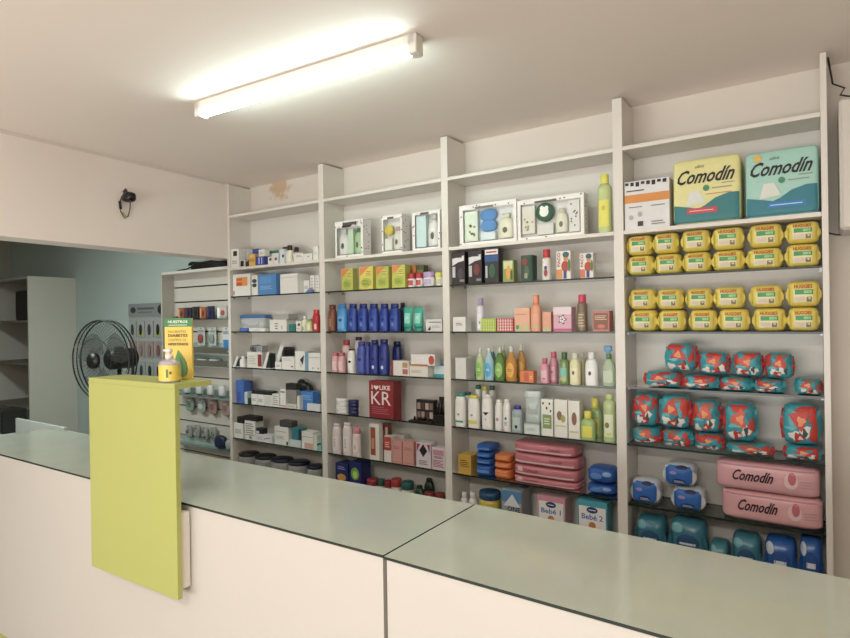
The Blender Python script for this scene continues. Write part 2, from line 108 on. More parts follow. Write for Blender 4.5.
('carton', 'toiletry_carton', 'carton', 'olive-yellow carton with orange corner, leftmost and smaller, second bay, first glass shelf', 'toiletry cartons on the first glass shelf of the second bay', -2.6018, 0.065, 1.8399, 0.101, 0.05, 0.1484, {'c': '#BFC14A', 'dc': [('p', [(0.05, 0.98), (0.75, 0.98), (0.05, 0.58)], '#E07E35'), ('e', 0.12, 0.08, 0.9, 0.5, '#A9B53C'), ('l', 0.25, 0.18, 0.75, 0.42, '#6E7A22', 4), ('r', 0.5, 0.55, 0.9, 0.85, '#D7CE58'), ('l', 0.52, 0.58, 0.88, 0.82, '#8d8a2a', 3)]}),
('carton', 'toiletry_carton', 'carton', 'bright yellow carton with orange corner, second of four, second bay, first glass shelf', 'toiletry cartons on the first glass shelf of the second bay', -2.415, 0.042, 1.8399, 0.1145, 0.06, 0.1476, {'c': '#D8C945', 'dc': [('p', [(0.05, 0.98), (0.75, 0.98), (0.05, 0.58)], '#E07E35'), ('e', 0.12, 0.08, 0.9, 0.5, '#A9B53C'), ('l', 0.25, 0.18, 0.75, 0.42, '#6E7A22', 4), ('r', 0.5, 0.55, 0.9, 0.85, '#D7CE58'), ('l', 0.52, 0.58, 0.88, 0.82, '#8d8a2a', 3)]}),
('carton', 'toiletry_carton', 'carton', 'olive-yellow carton with orange corner, third of four, second bay, first glass shelf', 'toiletry cartons on the first glass shelf of the second bay', -2.282, 0.042, 1.8399, 0.1003, 0.06, 0.138, {'c': '#B9BE42', 'dc': [('p', [(0.05, 0.98), (0.75, 0.98), (0.05, 0.58)], '#E07E35'), ('e', 0.12, 0.08, 0.9, 0.5, '#A9B53C'), ('l', 0.25, 0.18, 0.75, 0.42, '#6E7A22', 4), ('r', 0.5, 0.55, 0.9, 0.85, '#D7CE58'), ('l', 0.52, 0.58, 0.88, 0.82, '#8d8a2a', 3)]}),
('carton', 'toiletry_carton', 'carton', 'olive-yellow carton with orange corner beside red jars, second bay, first glass shelf', 'toiletry cartons on the first glass shelf of the second bay', -2.1533, 0.042, 1.8399, 0.101, 0.06, 0.1412, {'c': '#BBC046', 'dc': [('p', [(0.05, 0.98), (0.75, 0.98), (0.05, 0.58)], '#E07E35'), ('e', 0.12, 0.08, 0.9, 0.5, '#A9B53C'), ('l', 0.25, 0.18, 0.75, 0.42, '#6E7A22', 4), ('r', 0.5, 0.55, 0.9, 0.85, '#D7CE58'), ('l', 0.52, 0.58, 0.88, 0.82, '#8d8a2a', 3)]}),
('carton', 'toiletry_carton', 'carton', 'orange carton behind red jars, second bay, first glass shelf', 'toiletry cartons on the first glass shelf of the second bay', -2.1129, 0.125, 1.8399, 0.0591, 0.05, 0.1426, {'c': '#C8792E', 'dc': [('r', 0.3, 0.1, 0.9, 0.5, '#7a4a1c')]}),
('carton', 'toiletry_carton', 'carton', 'olive green carton behind red jars, second bay, first glass shelf', 'toiletry cartons on the first glass shelf of the second bay', -2.0503, 0.125, 1.8399, 0.058, 0.05, 0.1386, {'c': '#4f4e26', 'dc': [('r', 0.1, 0.6, 0.9, 0.8, '#7a7a3a')]}),
('jar', 'cream_jar', 'jar', 'left red-lidded white cream jar, second bay, first glass shelf', 'cream jars on the first glass shelf of the second bay', -2.0699, 0.042, 1.8399, 0.0564, 0.06, 0.0846, {'c': '#E5E2DD', 'cap': '#B8202A', 'capf': 0.38, 'lab': '#C9423f'}),
('jar', 'cream_jar', 'jar', 'right red-lidded white cream jar, second bay, first glass shelf', 'cream jars on the first glass shelf of the second bay', -2.0129, 0.042, 1.8399, 0.0465, 0.06, 0.0851, {'c': '#E5E2DD', 'cap': '#B8202A', 'capf': 0.38, 'lab': '#C9423f'}),
('jar', 'cream_jar', 'jar', 'lilac-lidded cream jar, second bay, first glass shelf', 'cream jars on the first glass shelf of the second bay', -1.9433, 0.042, 1.8399, 0.0788, 0.06, 0.0872, {'c': '#E5E2DD', 'cap': '#B49AC6', 'capf': 0.38, 'lab': '#B9A6CB'}),
('jar', 'cream_jar', 'jar', 'yellow-lidded cream jar, second bay, first glass shelf', 'cream jars on the first glass shelf of the second bay', -1.8686, 0.042, 1.8399, 0.0514, 0.06, 0.0805, {'c': '#E5E2DD', 'cap': '#D2CC35', 'capf': 0.38, 'lab': '#c9c88a'}),
('bottle', 'toiletry_bottle', 'bottle', 'brown lotion bottle, second bay, second glass shelf', 'toiletry bottles on the second glass shelf of the second bay', -2.7341, 0.037, 1.5686, 0.0607, 0.05, 0.1807, {'c': '#7A452E', 'cap': '#6B3A26', 'capf': 0.16, 'prof': 'shampoo', 'lab': '#8a5238', 'dc': [('l', 0.3, 0.2, 0.7, 0.8, '#c79a72', 5)]}),
('bottle', 'toiletry_bottle', 'bottle', 'light blue lotion bottle, second bay, second glass shelf', 'toiletry bottles on the second glass shelf of the second bay', -2.6436, 0.037, 1.5686, 0.078, 0.05, 0.1851, {'c': '#3F93D6', 'cap': '#2F7CC2', 'capf': 0.16, 'prof': 'shampoo', 'lab': '#5AA8E2', 'dc': [('e', 0.25, 0.55, 0.75, 0.8, '#1c4f9a')]}),
('bottle', 'toiletry_bottle', 'bottle', 'first of the navy blue lotion bottles, second bay, second glass shelf', 'toiletry bottles on the second glass shelf of the second bay', -2.5497, 0.037, 1.5686, 0.0759, 0.05, 0.1826, {'c': '#1F3C96', 'cap': '#162C74', 'capf': 0.15, 'prof': 'shampoo', 'lab': '#2A4DAE', 'dc': [('e', 0.25, 0.6, 0.75, 0.85, '#142a6c'), ('l', 0.3, 0.2, 0.7, 0.5, '#8fa5de', 4)]}),
('bottle', 'toiletry_bottle', 'bottle', 'second of the navy blue lotion bottles, second bay, second glass shelf', 'toiletry bottles on the second glass shelf of the second bay', -2.4609, 0.037, 1.5686, 0.0756, 0.05, 0.1803, {'c': '#1F3C96', 'cap': '#162C74', 'capf': 0.15, 'prof': 'shampoo', 'lab': '#2A4DAE', 'dc': [('e', 0.25, 0.6, 0.75, 0.85, '#142a6c'), ('l', 0.3, 0.2, 0.7, 0.5, '#8fa5de', 4)]}),
('bottle', 'toiletry_bottle', 'bottle', 'third of the navy blue lotion bottles, second bay, second glass shelf', 'toiletry bottles on the second glass shelf of the second bay', -2.3719, 0.037, 1.5686, 0.0769, 0.05, 0.1779, {'c': '#1F3C96', 'cap': '#162C74', 'capf': 0.15, 'prof': 'shampoo', 'lab': '#2A4DAE', 'dc': [('e', 0.25, 0.6, 0.75, 0.85, '#142a6c'), ('l', 0.3, 0.2, 0.7, 0.5, '#8fa5de', 4)]}),
('bottle', 'toiletry_bottle', 'bottle', 'fourth of the navy blue lotion bottles, second bay, second glass shelf', 'toiletry bottles on the second glass shelf of the second bay', -2.2852, 0.037, 1.5686, 0.0684, 0.05, 0.1756, {'c': '#1F3C96', 'cap': '#162C74', 'capf': 0.15, 'prof': 'shampoo', 'lab': '#2A4DAE', 'dc': [('e', 0.25, 0.6, 0.75, 0.85, '#142a6c'), ('l', 0.3, 0.2, 0.7, 0.5, '#8fa5de', 4)]}),
('bottle', 'toiletry_bottle', 'bottle', 'fifth of the navy blue lotion bottles, second bay, second glass shelf', 'toiletry bottles on the second glass shelf of the second bay', -2.2039, 0.037, 1.5686, 0.073, 0.05, 0.1735, {'c': '#1F3C96', 'cap': '#162C74', 'capf': 0.15, 'prof': 'shampoo', 'lab': '#2A4DAE', 'dc': [('e', 0.25, 0.6, 0.75, 0.85, '#142a6c'), ('l', 0.3, 0.2, 0.7, 0.5, '#8fa5de', 4)]}),
('bottle', 'toiletry_bottle', 'bottle', 'black-blue bottle behind teal tubes, second bay, second glass shelf', 'toiletry bottles on the second glass shelf of the second bay', -2.2104, 0.13, 1.5686, 0.0405, 0.06, 0.1811, {'c': '#141C3E', 'cap': '#101630', 'capf': 0.15, 'prof': 'straight', 'lab': '#1b2850'}),
('tube', 'cream_tube', 'tube', 'left of two teal green tubes, second bay, second glass shelf', 'cream tubes on the second glass shelf of the second bay', -2.0982, 0.0345, 1.5686, 0.0691, 0.045, 0.1509, {'c': '#1FA58E', 'cap': '#138a78', 'lab': '#7fd6c2', 'dc': [('l', 0.25, 0.4, 0.75, 0.7, '#c9efe4', 3)]}),
('tube', 'cream_tube', 'tube', 'right of two teal green tubes, second bay, second glass shelf', 'cream tubes on the second glass shelf of the second bay', -2.0206, 0.0345, 1.5686, 0.0719, 0.045, 0.149, {'c': '#1FA58E', 'cap': '#138a78', 'lab': '#7fd6c2', 'dc': [('l', 0.25, 0.4, 0.75, 0.7, '#c9efe4', 3)]}),
('carton', 'toiletry_carton', 'carton', 'white carton lying flat with small black emblem, second bay, second glass shelf', '', -1.8963, 0.047, 1.5686, 0.1144, 0.07, 0.0727, {'c': '#D8D6D2', 'dc': [('p', [(0.08, 0.1), (0.3, 0.45), (0.3, 0.1)], '#222'), ('r', 0.2, 0.72, 0.95, 0.8, '#777'), ('l', 0.4, 0.3, 0.9, 0.5, '#aaa', 2)]}),
('bottle', 'toiletry_bottle', 'bottle', 'small pink bottle, left of pair, second bay, third glass shelf', 'toiletry bottles on the third glass shelf of the second bay', -2.7102, 0.037, 1.2946, 0.0502, 0.05, 0.1301, {'c': '#DDA6A8', 'cap': '#C2606C', 'capf': 0.16, 'prof': 'shampoo', 'lab': '#EBC3C2'}),
('bottle', 'toiletry_bottle', 'bottle', 'small pink bottle, right of pair, second bay, third glass shelf', 'toiletry bottles on the third glass shelf of the second bay', -2.653, 0.037, 1.2946, 0.0512, 0.05, 0.1313, {'c': '#DDA6A8', 'cap': '#C2606C', 'capf': 0.16, 'prof': 'shampoo', 'lab': '#EBC3C2'}),
('bottle', 'toiletry_bottle', 'bottle', 'tall pink bottle with red cap behind pink pair, second bay, third glass shelf', 'toiletry bottles on the third glass shelf of the second bay', -2.6819, 0.115, 1.2946, 0.0666, 0.05, 0.2127, {'c': '#DDB4B0', 'cap': '#B23A48', 'capf': 0.16, 'prof': 'shampoo', 'lab': '#e5c5c0'}),
('bottle', 'toiletry_bottle', 'bottle', 'dark-capped white bottle in front, second bay, third glass shelf', 'toiletry bottles on the third glass shelf of the second bay', -2.5672, 0.037, 1.2946, 0.057, 0.05, 0.157, {'c': '#E3DFDA', 'cap': '#2b2222', 'capf': 0.06, 'prof': 'shampoo', 'lab': '#EFECE8', 'dc': [('e', 0.2, 0.6, 0.8, 0.8, '#1d1a1a')]}),
('bottle', 'toiletry_bottle', 'bottle', 'tall white bottle with dark brown cap behind, second bay, third glass shelf', 'toiletry bottles on the third glass shelf of the second bay', -2.5804, 0.125, 1.2946, 0.0612, 0.05, 0.2335, {'c': '#D8D0CC', 'cap': '#43282c', 'capf': 0.1, 'prof': 'shampoo', 'lab': '#E3DAD4'}),
('bottle', 'toiletry_bottle', 'bottle', 'periwinkle blue lotion bottle, second bay, third glass shelf', 'toiletry bottles on the third glass shelf of the second bay', -2.4804, 0.037, 1.2946, 0.0675, 0.05, 0.207, {'c': '#4351A8', 'cap': '#38459A', 'capf': 0.12, 'prof': 'shampoo', 'lab': '#4E5DB6', 'dc': [('e', 0.2, 0.6, 0.8, 0.78, '#1b2468')]}),
('bottle', 'toiletry_bottle', 'bottle', 'slim blue bottle beside periwinkle bottle, second bay, third glass shelf', 'toiletry bottles on the third glass shelf of the second bay', -2.4235, 0.037, 1.2946, 0.0343, 0.05, 0.205, {'c': '#3A469C', 'cap': '#2f3a88', 'capf': 0.12, 'prof': 'shampoo', 'lab': '#4552aa'}),
('bottle', 'toiletry_bottle', 'bottle', 'dark blue bottle with drop emblem, left, second bay, third glass shelf', 'toiletry bottles on the third glass shelf of the second bay', -2.3691, 0.037, 1.2946, 0.0652, 0.05, 0.2185, {'c': '#253385', 'cap': '#1a2568', 'capf': 0.12, 'prof': 'shampoo', 'lab': '#2c3c94', 'dc': [('e', 0.3, 0.1, 0.7, 0.32, '#c9d6ec'), ('e', 0.2, 0.62, 0.8, 0.8, '#141d54')]}),
('bottle', 'toiletry_bottle', 'bottle', 'dark blue bottle with drop emblem, right, second bay, third glass shelf', 'toiletry bottles on the third glass shelf of the second bay', -2.2937, 0.037, 1.2946, 0.0702, 0.05, 0.2229, {'c': '#253385', 'cap': '#1a2568', 'capf': 0.12, 'prof': 'shampoo', 'lab': '#2c3c94', 'dc': [('e', 0.3, 0.1, 0.7, 0.32, '#c9d6ec'), ('e', 0.2, 0.62, 0.8, 0.8, '#141d54')]}),
('bottle', 'toiletry_bottle', 'bottle', 'navy blue bottle standing behind white cartons, second bay, third glass shelf', 'toiletry bottles on the third glass shelf of the second bay', -2.2566, 0.125, 1.2946, 0.0669, 0.05, 0.2068, {'c': '#1c2768', 'cap': '#141c50', 'capf': 0.12, 'prof': 'shampoo', 'lab': '#24317a'}),
('carton', 'toiletry_carton', 'carton', 'white carton with red end and gold print, second bay, third glass shelf', 'toiletry cartons on the third glass shelf of the second bay', -2.152, 0.047, 1.2946, 0.1304, 0.07, 0.0911, {'c': '#DDD8D2', 'dc': [('r', 0, 0, 0.1, 1, '#A8262E'), ('r', 0.65, 0.1, 0.95, 0.45, '#B8604e'), ('r', 0.65, 0.55, 0.95, 0.9, '#B89050')]}),
('carton', 'toiletry_carton', 'carton', 'cream carton lying under red-spotted carton, second bay, third glass shelf', 'toiletry cartons on the third glass shelf of the second bay', -2.0127, 0.047, 1.2946, 0.1351, 0.07, 0.0672, {'c': '#E0D8CC', 'dc': [('r', 0, 0.92, 1, 1, '#C99c50'), ('l', 0.1, 0.3, 0.7, 0.6, '#b8aaa0', 3)]}),
('carton', 'toiletry_carton', 'carton', 'white carton with red circle, topmost of its stack, second bay, third glass shelf', 'toiletry cartons on the third glass shelf of the second bay', -1.9796, 0.042, 1.3626, 0.1746, 0.06, 0.0679, {'c': '#E2DCD8', 'dc': [('e', 0.74, 0.1, 0.97, 0.9, '#C4453A'), ('r', 0, 0, 0.7, 0.1, '#C0504a')]}),
('carton', 'toiletry_carton', 'carton', 'white and aqua carton lying beside upright, second bay, third glass shelf', 'toiletry cartons on the third glass shelf of the second bay', -1.889, 0.108, 1.2946, 0.1013, 0.07, 0.0808, {'c': '#C9D9DA', 'dc': [('r', 0, 0, 1, 0.18, '#2E9AA2'), ('r', 0.3, 0.8, 1, 1, '#2F6FA8')]}),
('jar', 'cream_jar', 'jar', 'lower white jar with black dot, second bay, fourth glass shelf', 'cream jars on the fourth glass shelf of the second bay', -2.6645, 0.042, 1.0186, 0.0947, 0.06, 0.046, {'c': '#DCD8D4', 'cap': '#E4E1DD', 'capf': 0.4, 'dc': [('e', 0.15, 0.5, 0.35, 0.8, '#23211F')]}),
('jar', 'cream_jar', 'jar', 'white jar stacked on another white jar, second bay, fourth glass shelf', 'cream jars on the fourth glass shelf of the second bay', -2.6634, 0.042, 1.0654, 0.0947, 0.06, 0.0505, {'c': '#DCD8D4', 'cap': '#E4E1DD', 'capf': 0.4, 'dc': [('e', 0.15, 0.5, 0.35, 0.8, '#23211F')]}),
('jar', 'cream_jar', 'jar', 'lower navy blue cream jar, second bay, fourth glass shelf', 'cream jars on the fourth glass shelf of the second bay', -2.5647, 0.042, 1.0186, 0.078, 0.06, 0.0479, {'c': '#1B2150', 'cap': '#232a62', 'capf': 0.45}),
('jar', 'cream_jar', 'jar', 'navy blue cream jar stacked on its twin, second bay, fourth glass shelf', 'cream jars on the fourth glass shelf of the second bay', -2.5638, 0.042, 1.0673, 0.078, 0.06, 0.0457, {'c': '#1B2150', 'cap': '#232a62', 'capf': 0.45}),
('carton', 'perfume_carton', 'carton', 'red carton lettered KR in white, second bay, fourth glass shelf', '', -2.3048, 0.0525, 1.0186, 0.1966, 0.085, 0.2333, {'c': '#8E1A22', 'dc': [('t', 0.12, 0.77, 0.16, 0.89, '#F0DFDA', 'I', 'b'), ('h', 0.2, 0.755, 0.42, 0.9, '#F0DFDA'), ('t', 0.45, 0.77, 0.88, 0.89, '#F0DFDA', 'LIKE', 'b'), ('t', 0.1, 0.36, 0.9, 0.72, '#E8D9D6', 'KR', ''), ('l', 0.12, 0.1, 0.85, 0.32, '#b5555a', 4)]}),
('makeup', 'makeup_display', 'makeup display', 'dark makeup palette display on black tray, second bay, fourth glass shelf', '', -2.0105, 0.062, 1.0186, 0.169, 0.1, 0.1285, {'c': '#241a18'}),
('rackblk', 'mascara_stand', 'makeup stand', 'black mascara stand with dark sticks, second bay, fourth glass shelf', '', -1.8748, 0.052, 1.0186, 0.0683, 0.08, 0.1531, {'c': '#1a1414'}),
('bottle', 'toiletry_bottle', 'bottle', 'leftmost rounded white lotion bottle, second bay, fifth glass shelf', 'toiletry bottles on the fifth glass shelf of the second bay', -2.7095, 0.037, 0.7471, 0.0685, 0.05, 0.1976, {'c': '#DDD0CC', 'cap': '#D8CAC6', 'capf': 0.1, 'prof': 'shampoo', 'lab': '#E6DAD6', 'dc': [('l', 0.3, 0.2, 0.6, 0.8, '#b08f8c', 5)]}),
('bottle', 'toiletry_bottle', 'bottle', 'second rounded white lotion bottle, second bay, fifth glass shelf', 'toiletry bottles on the fifth glass shelf of the second bay', -2.6128, 0.037, 0.7471, 0.0755, 0.05, 0.2129, {'c': '#DDD0CC', 'cap': '#D0C4C2', 'capf': 0.1, 'prof': 'shampoo', 'lab': '#E6DAD6', 'dc': [('l', 0.3, 0.2, 0.6, 0.8, '#b08f8c', 5)]}),
('tube', 'cream_tube', 'tube', 'pink-capped white lotion bottle, second bay, fifth glass shelf', '', -2.5324, 0.0345, 0.7471, 0.0668, 0.045, 0.1936, {'c': '#E0C9C6', 'cap': '#CB7F86', 'capf': 0.24, 'lab': '#EBDAD6', 'dc': [('l', 0.3, 0.2, 0.7, 0.6, '#B05a66', 3)], 'inv': 1}),
('carton', 'toiletry_carton', 'carton', 'tall white carton with brown window strip, front, second bay, fifth glass shelf', 'toiletry cartons on the fifth glass shelf of the second bay', -2.3662, 0.032, 0.7471, 0.0782, 0.04, 0.2284, {'c': '#E2DACE', 'dc': [('r', 0.1, 0.12, 0.62, 0.9, '#9A4A2C'), ('r', 0.2, 0.3, 0.5, 0.6, '#C98A5a')]}),
('carton', 'toiletry_carton', 'carton', 'tall brown and white carton standing behind, second bay, fifth glass shelf', 'toiletry cartons on the fifth glass shelf of the second bay', -2.3358, 0.1, 0.7471, 0.0567, 0.04, 0.2228, {'c': '#8E4A38', 'dc': [('r', 0.6, 0.1, 0.95, 0.9, '#D8C8BC'), ('r', 0.1, 0.5, 0.5, 0.8, '#b5785a')]}),
('carton', 'toiletry_carton', 'carton', 'red and white carton before tall brown carton, second bay, fifth glass shelf', 'toiletry cartons on the fifth glass shelf of the second bay', -2.2604, 0.037, 0.7471, 0.0598, 0.05, 0.1597, {'c': '#DED2CC', 'dc': [('r', 0, 0.45, 1, 0.98, '#B5342E'), ('l', 0.2, 0.55, 0.8, 0.8, '#E8C0B4', 3)]}),
('carton', 'toiletry_carton', 'carton', 'left of two salmon pink cartons, second bay, fifth glass shelf', 'toiletry cartons on the fifth glass shelf of the second bay', -2.1867, 0.042, 0.7471, 0.074, 0.06, 0.1422, {'c': '#D2948A', 'dc': [('l', 0.15, 0.6, 0.85, 0.75, '#a86a64', 2), ('r', 0.05, 0.05, 0.95, 0.08, '#c07e76')]}),
('carton', 'toiletry_carton', 'carton', 'right of two salmon pink cartons, second bay, fifth glass shelf', 'toiletry cartons on the fifth glass shelf of the second bay', -2.1013, 0.042, 0.7471, 0.0827, 0.06, 0.1439, {'c': '#D2948A', 'dc': [('l', 0.15, 0.6, 0.85, 0.75, '#a86a64', 2), ('r', 0.05, 0.05, 0.95, 0.08, '#c07e76')]}),
('carton', 'toiletry_carton', 'carton', 'flat white carton behind salmon cartons, second bay, fifth glass shelf', 'toiletry cartons on the fifth glass shelf of the second bay', -2.2431, 0.13, 0.7471, 0.0953, 0.06, 0.1574, {'c': '#C9C6BE', 'dc': [('l', 0.15, 0.3, 0.85, 0.6, '#8E8F8C', 3)]}),
('carton', 'toiletry_carton', 'carton', 'white carton with black diamond and magenta corners, second bay, fifth glass shelf', 'toiletry cartons on the fifth glass shelf of the second bay', -1.9866, 0.047, 0.7471, 0.1061, 0.07, 0.1477, {'c': '#D5C8CE', 'dc': [('p', [(0.05, 0.95), (0.3, 0.95), (0.05, 0.6)], '#B03060'), ('p', [(0.5, 0.95), (0.78, 0.68), (0.5, 0.42), (0.22, 0.68)], '#241822'), ('p', [(0.95, 0.95), (0.75, 0.95), (0.95, 0.6)], '#B03060'), ('l', 0.2, 0.1, 0.8, 0.3, '#8a6a7c', 3)]}),
('carton', 'toiletry_carton', 'carton', 'white carton covered in pink and maroon print, second bay, fifth glass shelf', 'toiletry cartons on the fifth glass shelf of the second bay', -1.8782, 0.047, 0.7471, 0.0925, 0.07, 0.1297, {'c': '#D9C9CC', 'dc': [('l', 0.08, 0.1, 0.92, 0.45, '#9a4a5e', 5), ('r', 0.1, 0.65, 0.9, 0.9, '#C488A0'), ('l', 0.15, 0.5, 0.85, 0.62, '#7a3a4c', 2)]}),
('carton', 'toiletry_carton', 'carton', 'navy pack with yellow fruit picture, second bay, bottom shelf', 'toiletry cartons on the bottom shelf of the second bay', -2.6525, 0.062, 0.4751, 0.1104, 0.1, 0.2097, {'c': '#1d2660', 'dc': [('e', 0.15, 0.45, 0.85, 0.68, '#C9902E'), ('l', 0.2, 0.8, 0.8, 0.92, '#8a93c8', 2)]}),
('carton', 'toiletry_carton', 'carton', 'navy pack with bright green leaf picture, second bay, bottom shelf', 'toiletry cartons on the bottom shelf of the second bay', -2.533, 0.062, 0.4751, 0.1014, 0.1, 0.2329, {'c': '#1a2468', 'dc': [('e', 0.15, 0.5, 0.85, 0.85, '#6FA82E'), ('e', 0.3, 0.55, 0.7, 0.75, '#B4D05a')]}),
('jar', 'cream_jar', 'jar', 'leftmost red-lidded jar, second bay, bottom shelf', 'cream jars on the bottom shelf of the second bay', -2.422, 0.057, 0.4751, 0.0799, 0.09, 0.1328, {'c': '#C9B8B0', 'cap': '#8E2A2E', 'capf': 0.3, 'lab': '#C6B9B0'}),
('jar', 'cream_jar', 'jar', 'small green-lidded jar between red-lidded jars, second bay, bottom shelf', 'cream jars on the bottom shelf of the second bay', -2.3493, 0.057, 0.4751, 0.0469, 0.09, 0.1393, {'c': '#C9B8B0', 'cap': '#1E5A46', 'capf': 0.3, 'lab': '#C6B9B0'}),
('jar', 'cream_jar', 'jar', 'second red-lidded jar, second bay, bottom shelf', 'cream jars on the bottom shelf of the second bay', -2.2939, 0.057, 0.4751, 0.0493, 0.09, 0.1382, {'c': '#C9B8B0', 'cap': '#8A2428', 'capf': 0.3, 'lab': '#C6B9B0'}),
('jar', 'cream_jar', 'jar', 'bright red-lidded jar with pale label, second bay, bottom shelf', 'cream jars on the bottom shelf of the second bay', -2.227, 0.057, 0.4751, 0.069, 0.09, 0.1593, {'c': '#C9B8B0', 'cap': '#A82C2A', 'capf': 0.3, 'lab': '#C6B9B0'}),
('jar', 'cream_jar', 'jar', 'teal-lidded jar with pale label, second bay, bottom shelf', 'cream jars on the bottom shelf of the second bay', -2.1396, 0.057, 0.4751, 0.0795, 0.09, 0.1543, {'c': '#C9B8B0', 'cap': '#1B5A55', 'capf': 0.3, 'lab': '#C6B9B0'}),
('bottle', 'toiletry_bottle', 'bottle', 'short dark green bottle, second bay, bottom shelf', 'toiletry bottles on the bottom shelf of the second bay', -2.0344, 0.037, 0.4751, 0.0558, 0.05, 0.1487, {'c': '#1d3a28', 'cap': '#16301f', 'capf': 0.1, 'prof': 'round', 'lab': '#24462f'}),
('bottle', 'toiletry_bottle', 'bottle', 'taller dark green bottle, second bay, bottom shelf', 'toiletry bottles on the bottom shelf of the second bay', -2.0153, 0.115, 0.4751, 0.062, 0.05, 0.177, {'c': '#1a3524', 'cap': '#142a1c', 'capf': 0.1, 'prof': 'round', 'lab': '#20402b'}),
('jar', 'cream_jar', 'jar', 'left red-lidded jar by right upright, second bay, bottom shelf', 'cream jars on the bottom shelf of the second bay', -1.966, 0.042, 0.4751, 0.0666, 0.06, 0.1189, {'c': '#9a8a80', 'cap': '#7E2020', 'capf': 0.3}),
('jar', 'cream_jar', 'jar', 'right red-lidded jar by right upright, second bay, bottom shelf', 'cream jars on the bottom shelf of the second bay', -1.9002, 0.057, 0.4751, 0.061, 0.09, 0.1191, {'c': '#9a8a80', 'cap': '#7E2020', 'capf': 0.3}),
('gift', 'gift_box', 'gift box', 'long spotted gift box with blue sponge and cream bottle, third bay, topmost stocked shelf', 'gift box items on the topmost stocked shelf of the third bay', -1.5289, 0.042, 2.0602, 0.3587, 0.06, 0.23, {'inner': [('p', 0.02, 0.29, 0.03, 0.95, '#DCE3D0', '#A08a4c'), ('s', 0.32, 0.66, 0.3, 0.98, '#5C9AD4', ''), ('b', 0.68, 0.98, 0.03, 0.78, '#E8E4C8', '#DAD6BC'), ('p', 0.34, 0.64, 0.03, 0.27, '#DDE5E4', '')], 'win': (0.07, 0.07, 0.95, 0.88), 'tag': '#77736a', 'gm': 1}),
('gift', 'gift_box', 'gift box', 'long spotted gift box with green cow-spot sponge and cream bottle, third bay, topmost stocked shelf', 'gift box items on the topmost stocked shelf of the third bay', -1.1597, 0.042, 2.0602, 0.3671, 0.06, 0.2153, {'inner': [('p', 0.02, 0.24, 0.1, 0.95, '#E4DFD0', '#b59a5c'), ('d', 0.24, 0.58, 0.42, 0.99, '#2C5E42', '#EDEDE6'), ('b', 0.58, 0.78, 0.05, 0.78, '#E9E5CC', '#D8D4BC'), ('p', 0.81, 0.98, 0.03, 0.97, '#E6E3DC', '#5a5852'), ('p', 0.28, 0.55, 0.03, 0.36, '#E2E0D8', '')], 'win': (0.05, 0.07, 0.95, 0.88), 'tag': '#4d4a44', 'gm': 2}),
('bottle', 'toiletry_bottle', 'bottle', 'tall pale green cologne bottle with yellow cap and label, third bay, topmost stocked shelf', '', -0.8778, 0.037, 2.0602, 0.0668, 0.05, 0.293, {'c': 't#C9D98C', 'cap': '#DEDC3C', 'capf': 0.16, 'prof': 'straight', 'lab': '#E2DB45', 'dc': [('e', 0.3, 0.6, 0.7, 0.8, '#C9BE30')]}),
('carton', 'toiletry_carton', 'carton', 'black carton with white swoosh, leftmost of three, third bay, first glass shelf', 'toiletry cartons on the first glass shelf of the third bay', -1.7209, 0.042, 1.8399, 0.0877, 0.06, 0.1887, {'c': '#2A2226', 'dc': [('p', [(0.05, 0.8), (0.95, 0.88), (0.95, 0.72), (0.5, 0.68), (0.05, 0.58)], '#D8D4D4'), ('l', 0.12, 0.8, 0.8, 0.88, '#2a2a30', 1), ('r', 0.05, 0.22, 0.28, 0.55, '#B9B9BC'), ('e', 0.45, 0.15, 0.9, 0.5, '#4b4045'), ('r', 0.6, 0.08, 0.95, 0.15, '#8c8288')]}),
('carton', 'toiletry_carton', 'carton', 'black carton with white swoosh and red figures, middle of three, third bay, first glass shelf', 'toiletry cartons on the first glass shelf of the third bay', -1.6112, 0.042, 1.8399, 0.0871, 0.06, 0.1882, {'c': '#2A2226', 'dc': [('p', [(0.05, 0.8), (0.95, 0.88), (0.95, 0.72), (0.5, 0.68), (0.05, 0.58)], '#D8D4D4'), ('l', 0.12, 0.8, 0.8, 0.88, '#2a2a30', 1), ('r', 0.05, 0.22, 0.28, 0.55, '#B9B9BC'), ('e', 0.4, 0.25, 0.85, 0.6, '#7b2a30'), ('r', 0.6, 0.08, 0.95, 0.15, '#8c8288')]}),
('carton', 'toiletry_carton', 'carton', 'black carton with blue band and red lettering, rightmost of three, third bay, first glass shelf', 'toiletry cartons on the first glass shelf of the third bay', -1.5048, 0.042, 1.8399, 0.0852, 0.06, 0.1922, {'c': '#2B2A2C', 'dc': [('r', 0, 0.62, 1, 0.8, '#24508C'), ('r', 0.02, 0.82, 0.98, 0.97, '#E0DCDA'), ('l', 0.1, 0.85, 0.88, 0.94, '#A8242E', 1), ('e', 0.3, 0.15, 0.75, 0.55, '#2c5c40'), ('r', 0.05, 0.15, 0.2, 0.5, '#B9B9BC')]}),
('carton', 'toiletry_carton', 'carton', 'small green and yellow carton with orange figure, third bay, first glass shelf', 'toiletry cartons on the first glass shelf of the third bay', -1.4039, 0.037, 1.8399, 0.0653, 0.05, 0.1195, {'c': '#8C9A4C', 'dc': [('r', 0.1, 0.6, 0.9, 0.95, '#CCD09A'), ('e', 0.3, 0.1, 0.75, 0.75, '#D99A28'), ('r', 0.7, 0.1, 0.9, 0.5, '#3a5a34')]}),
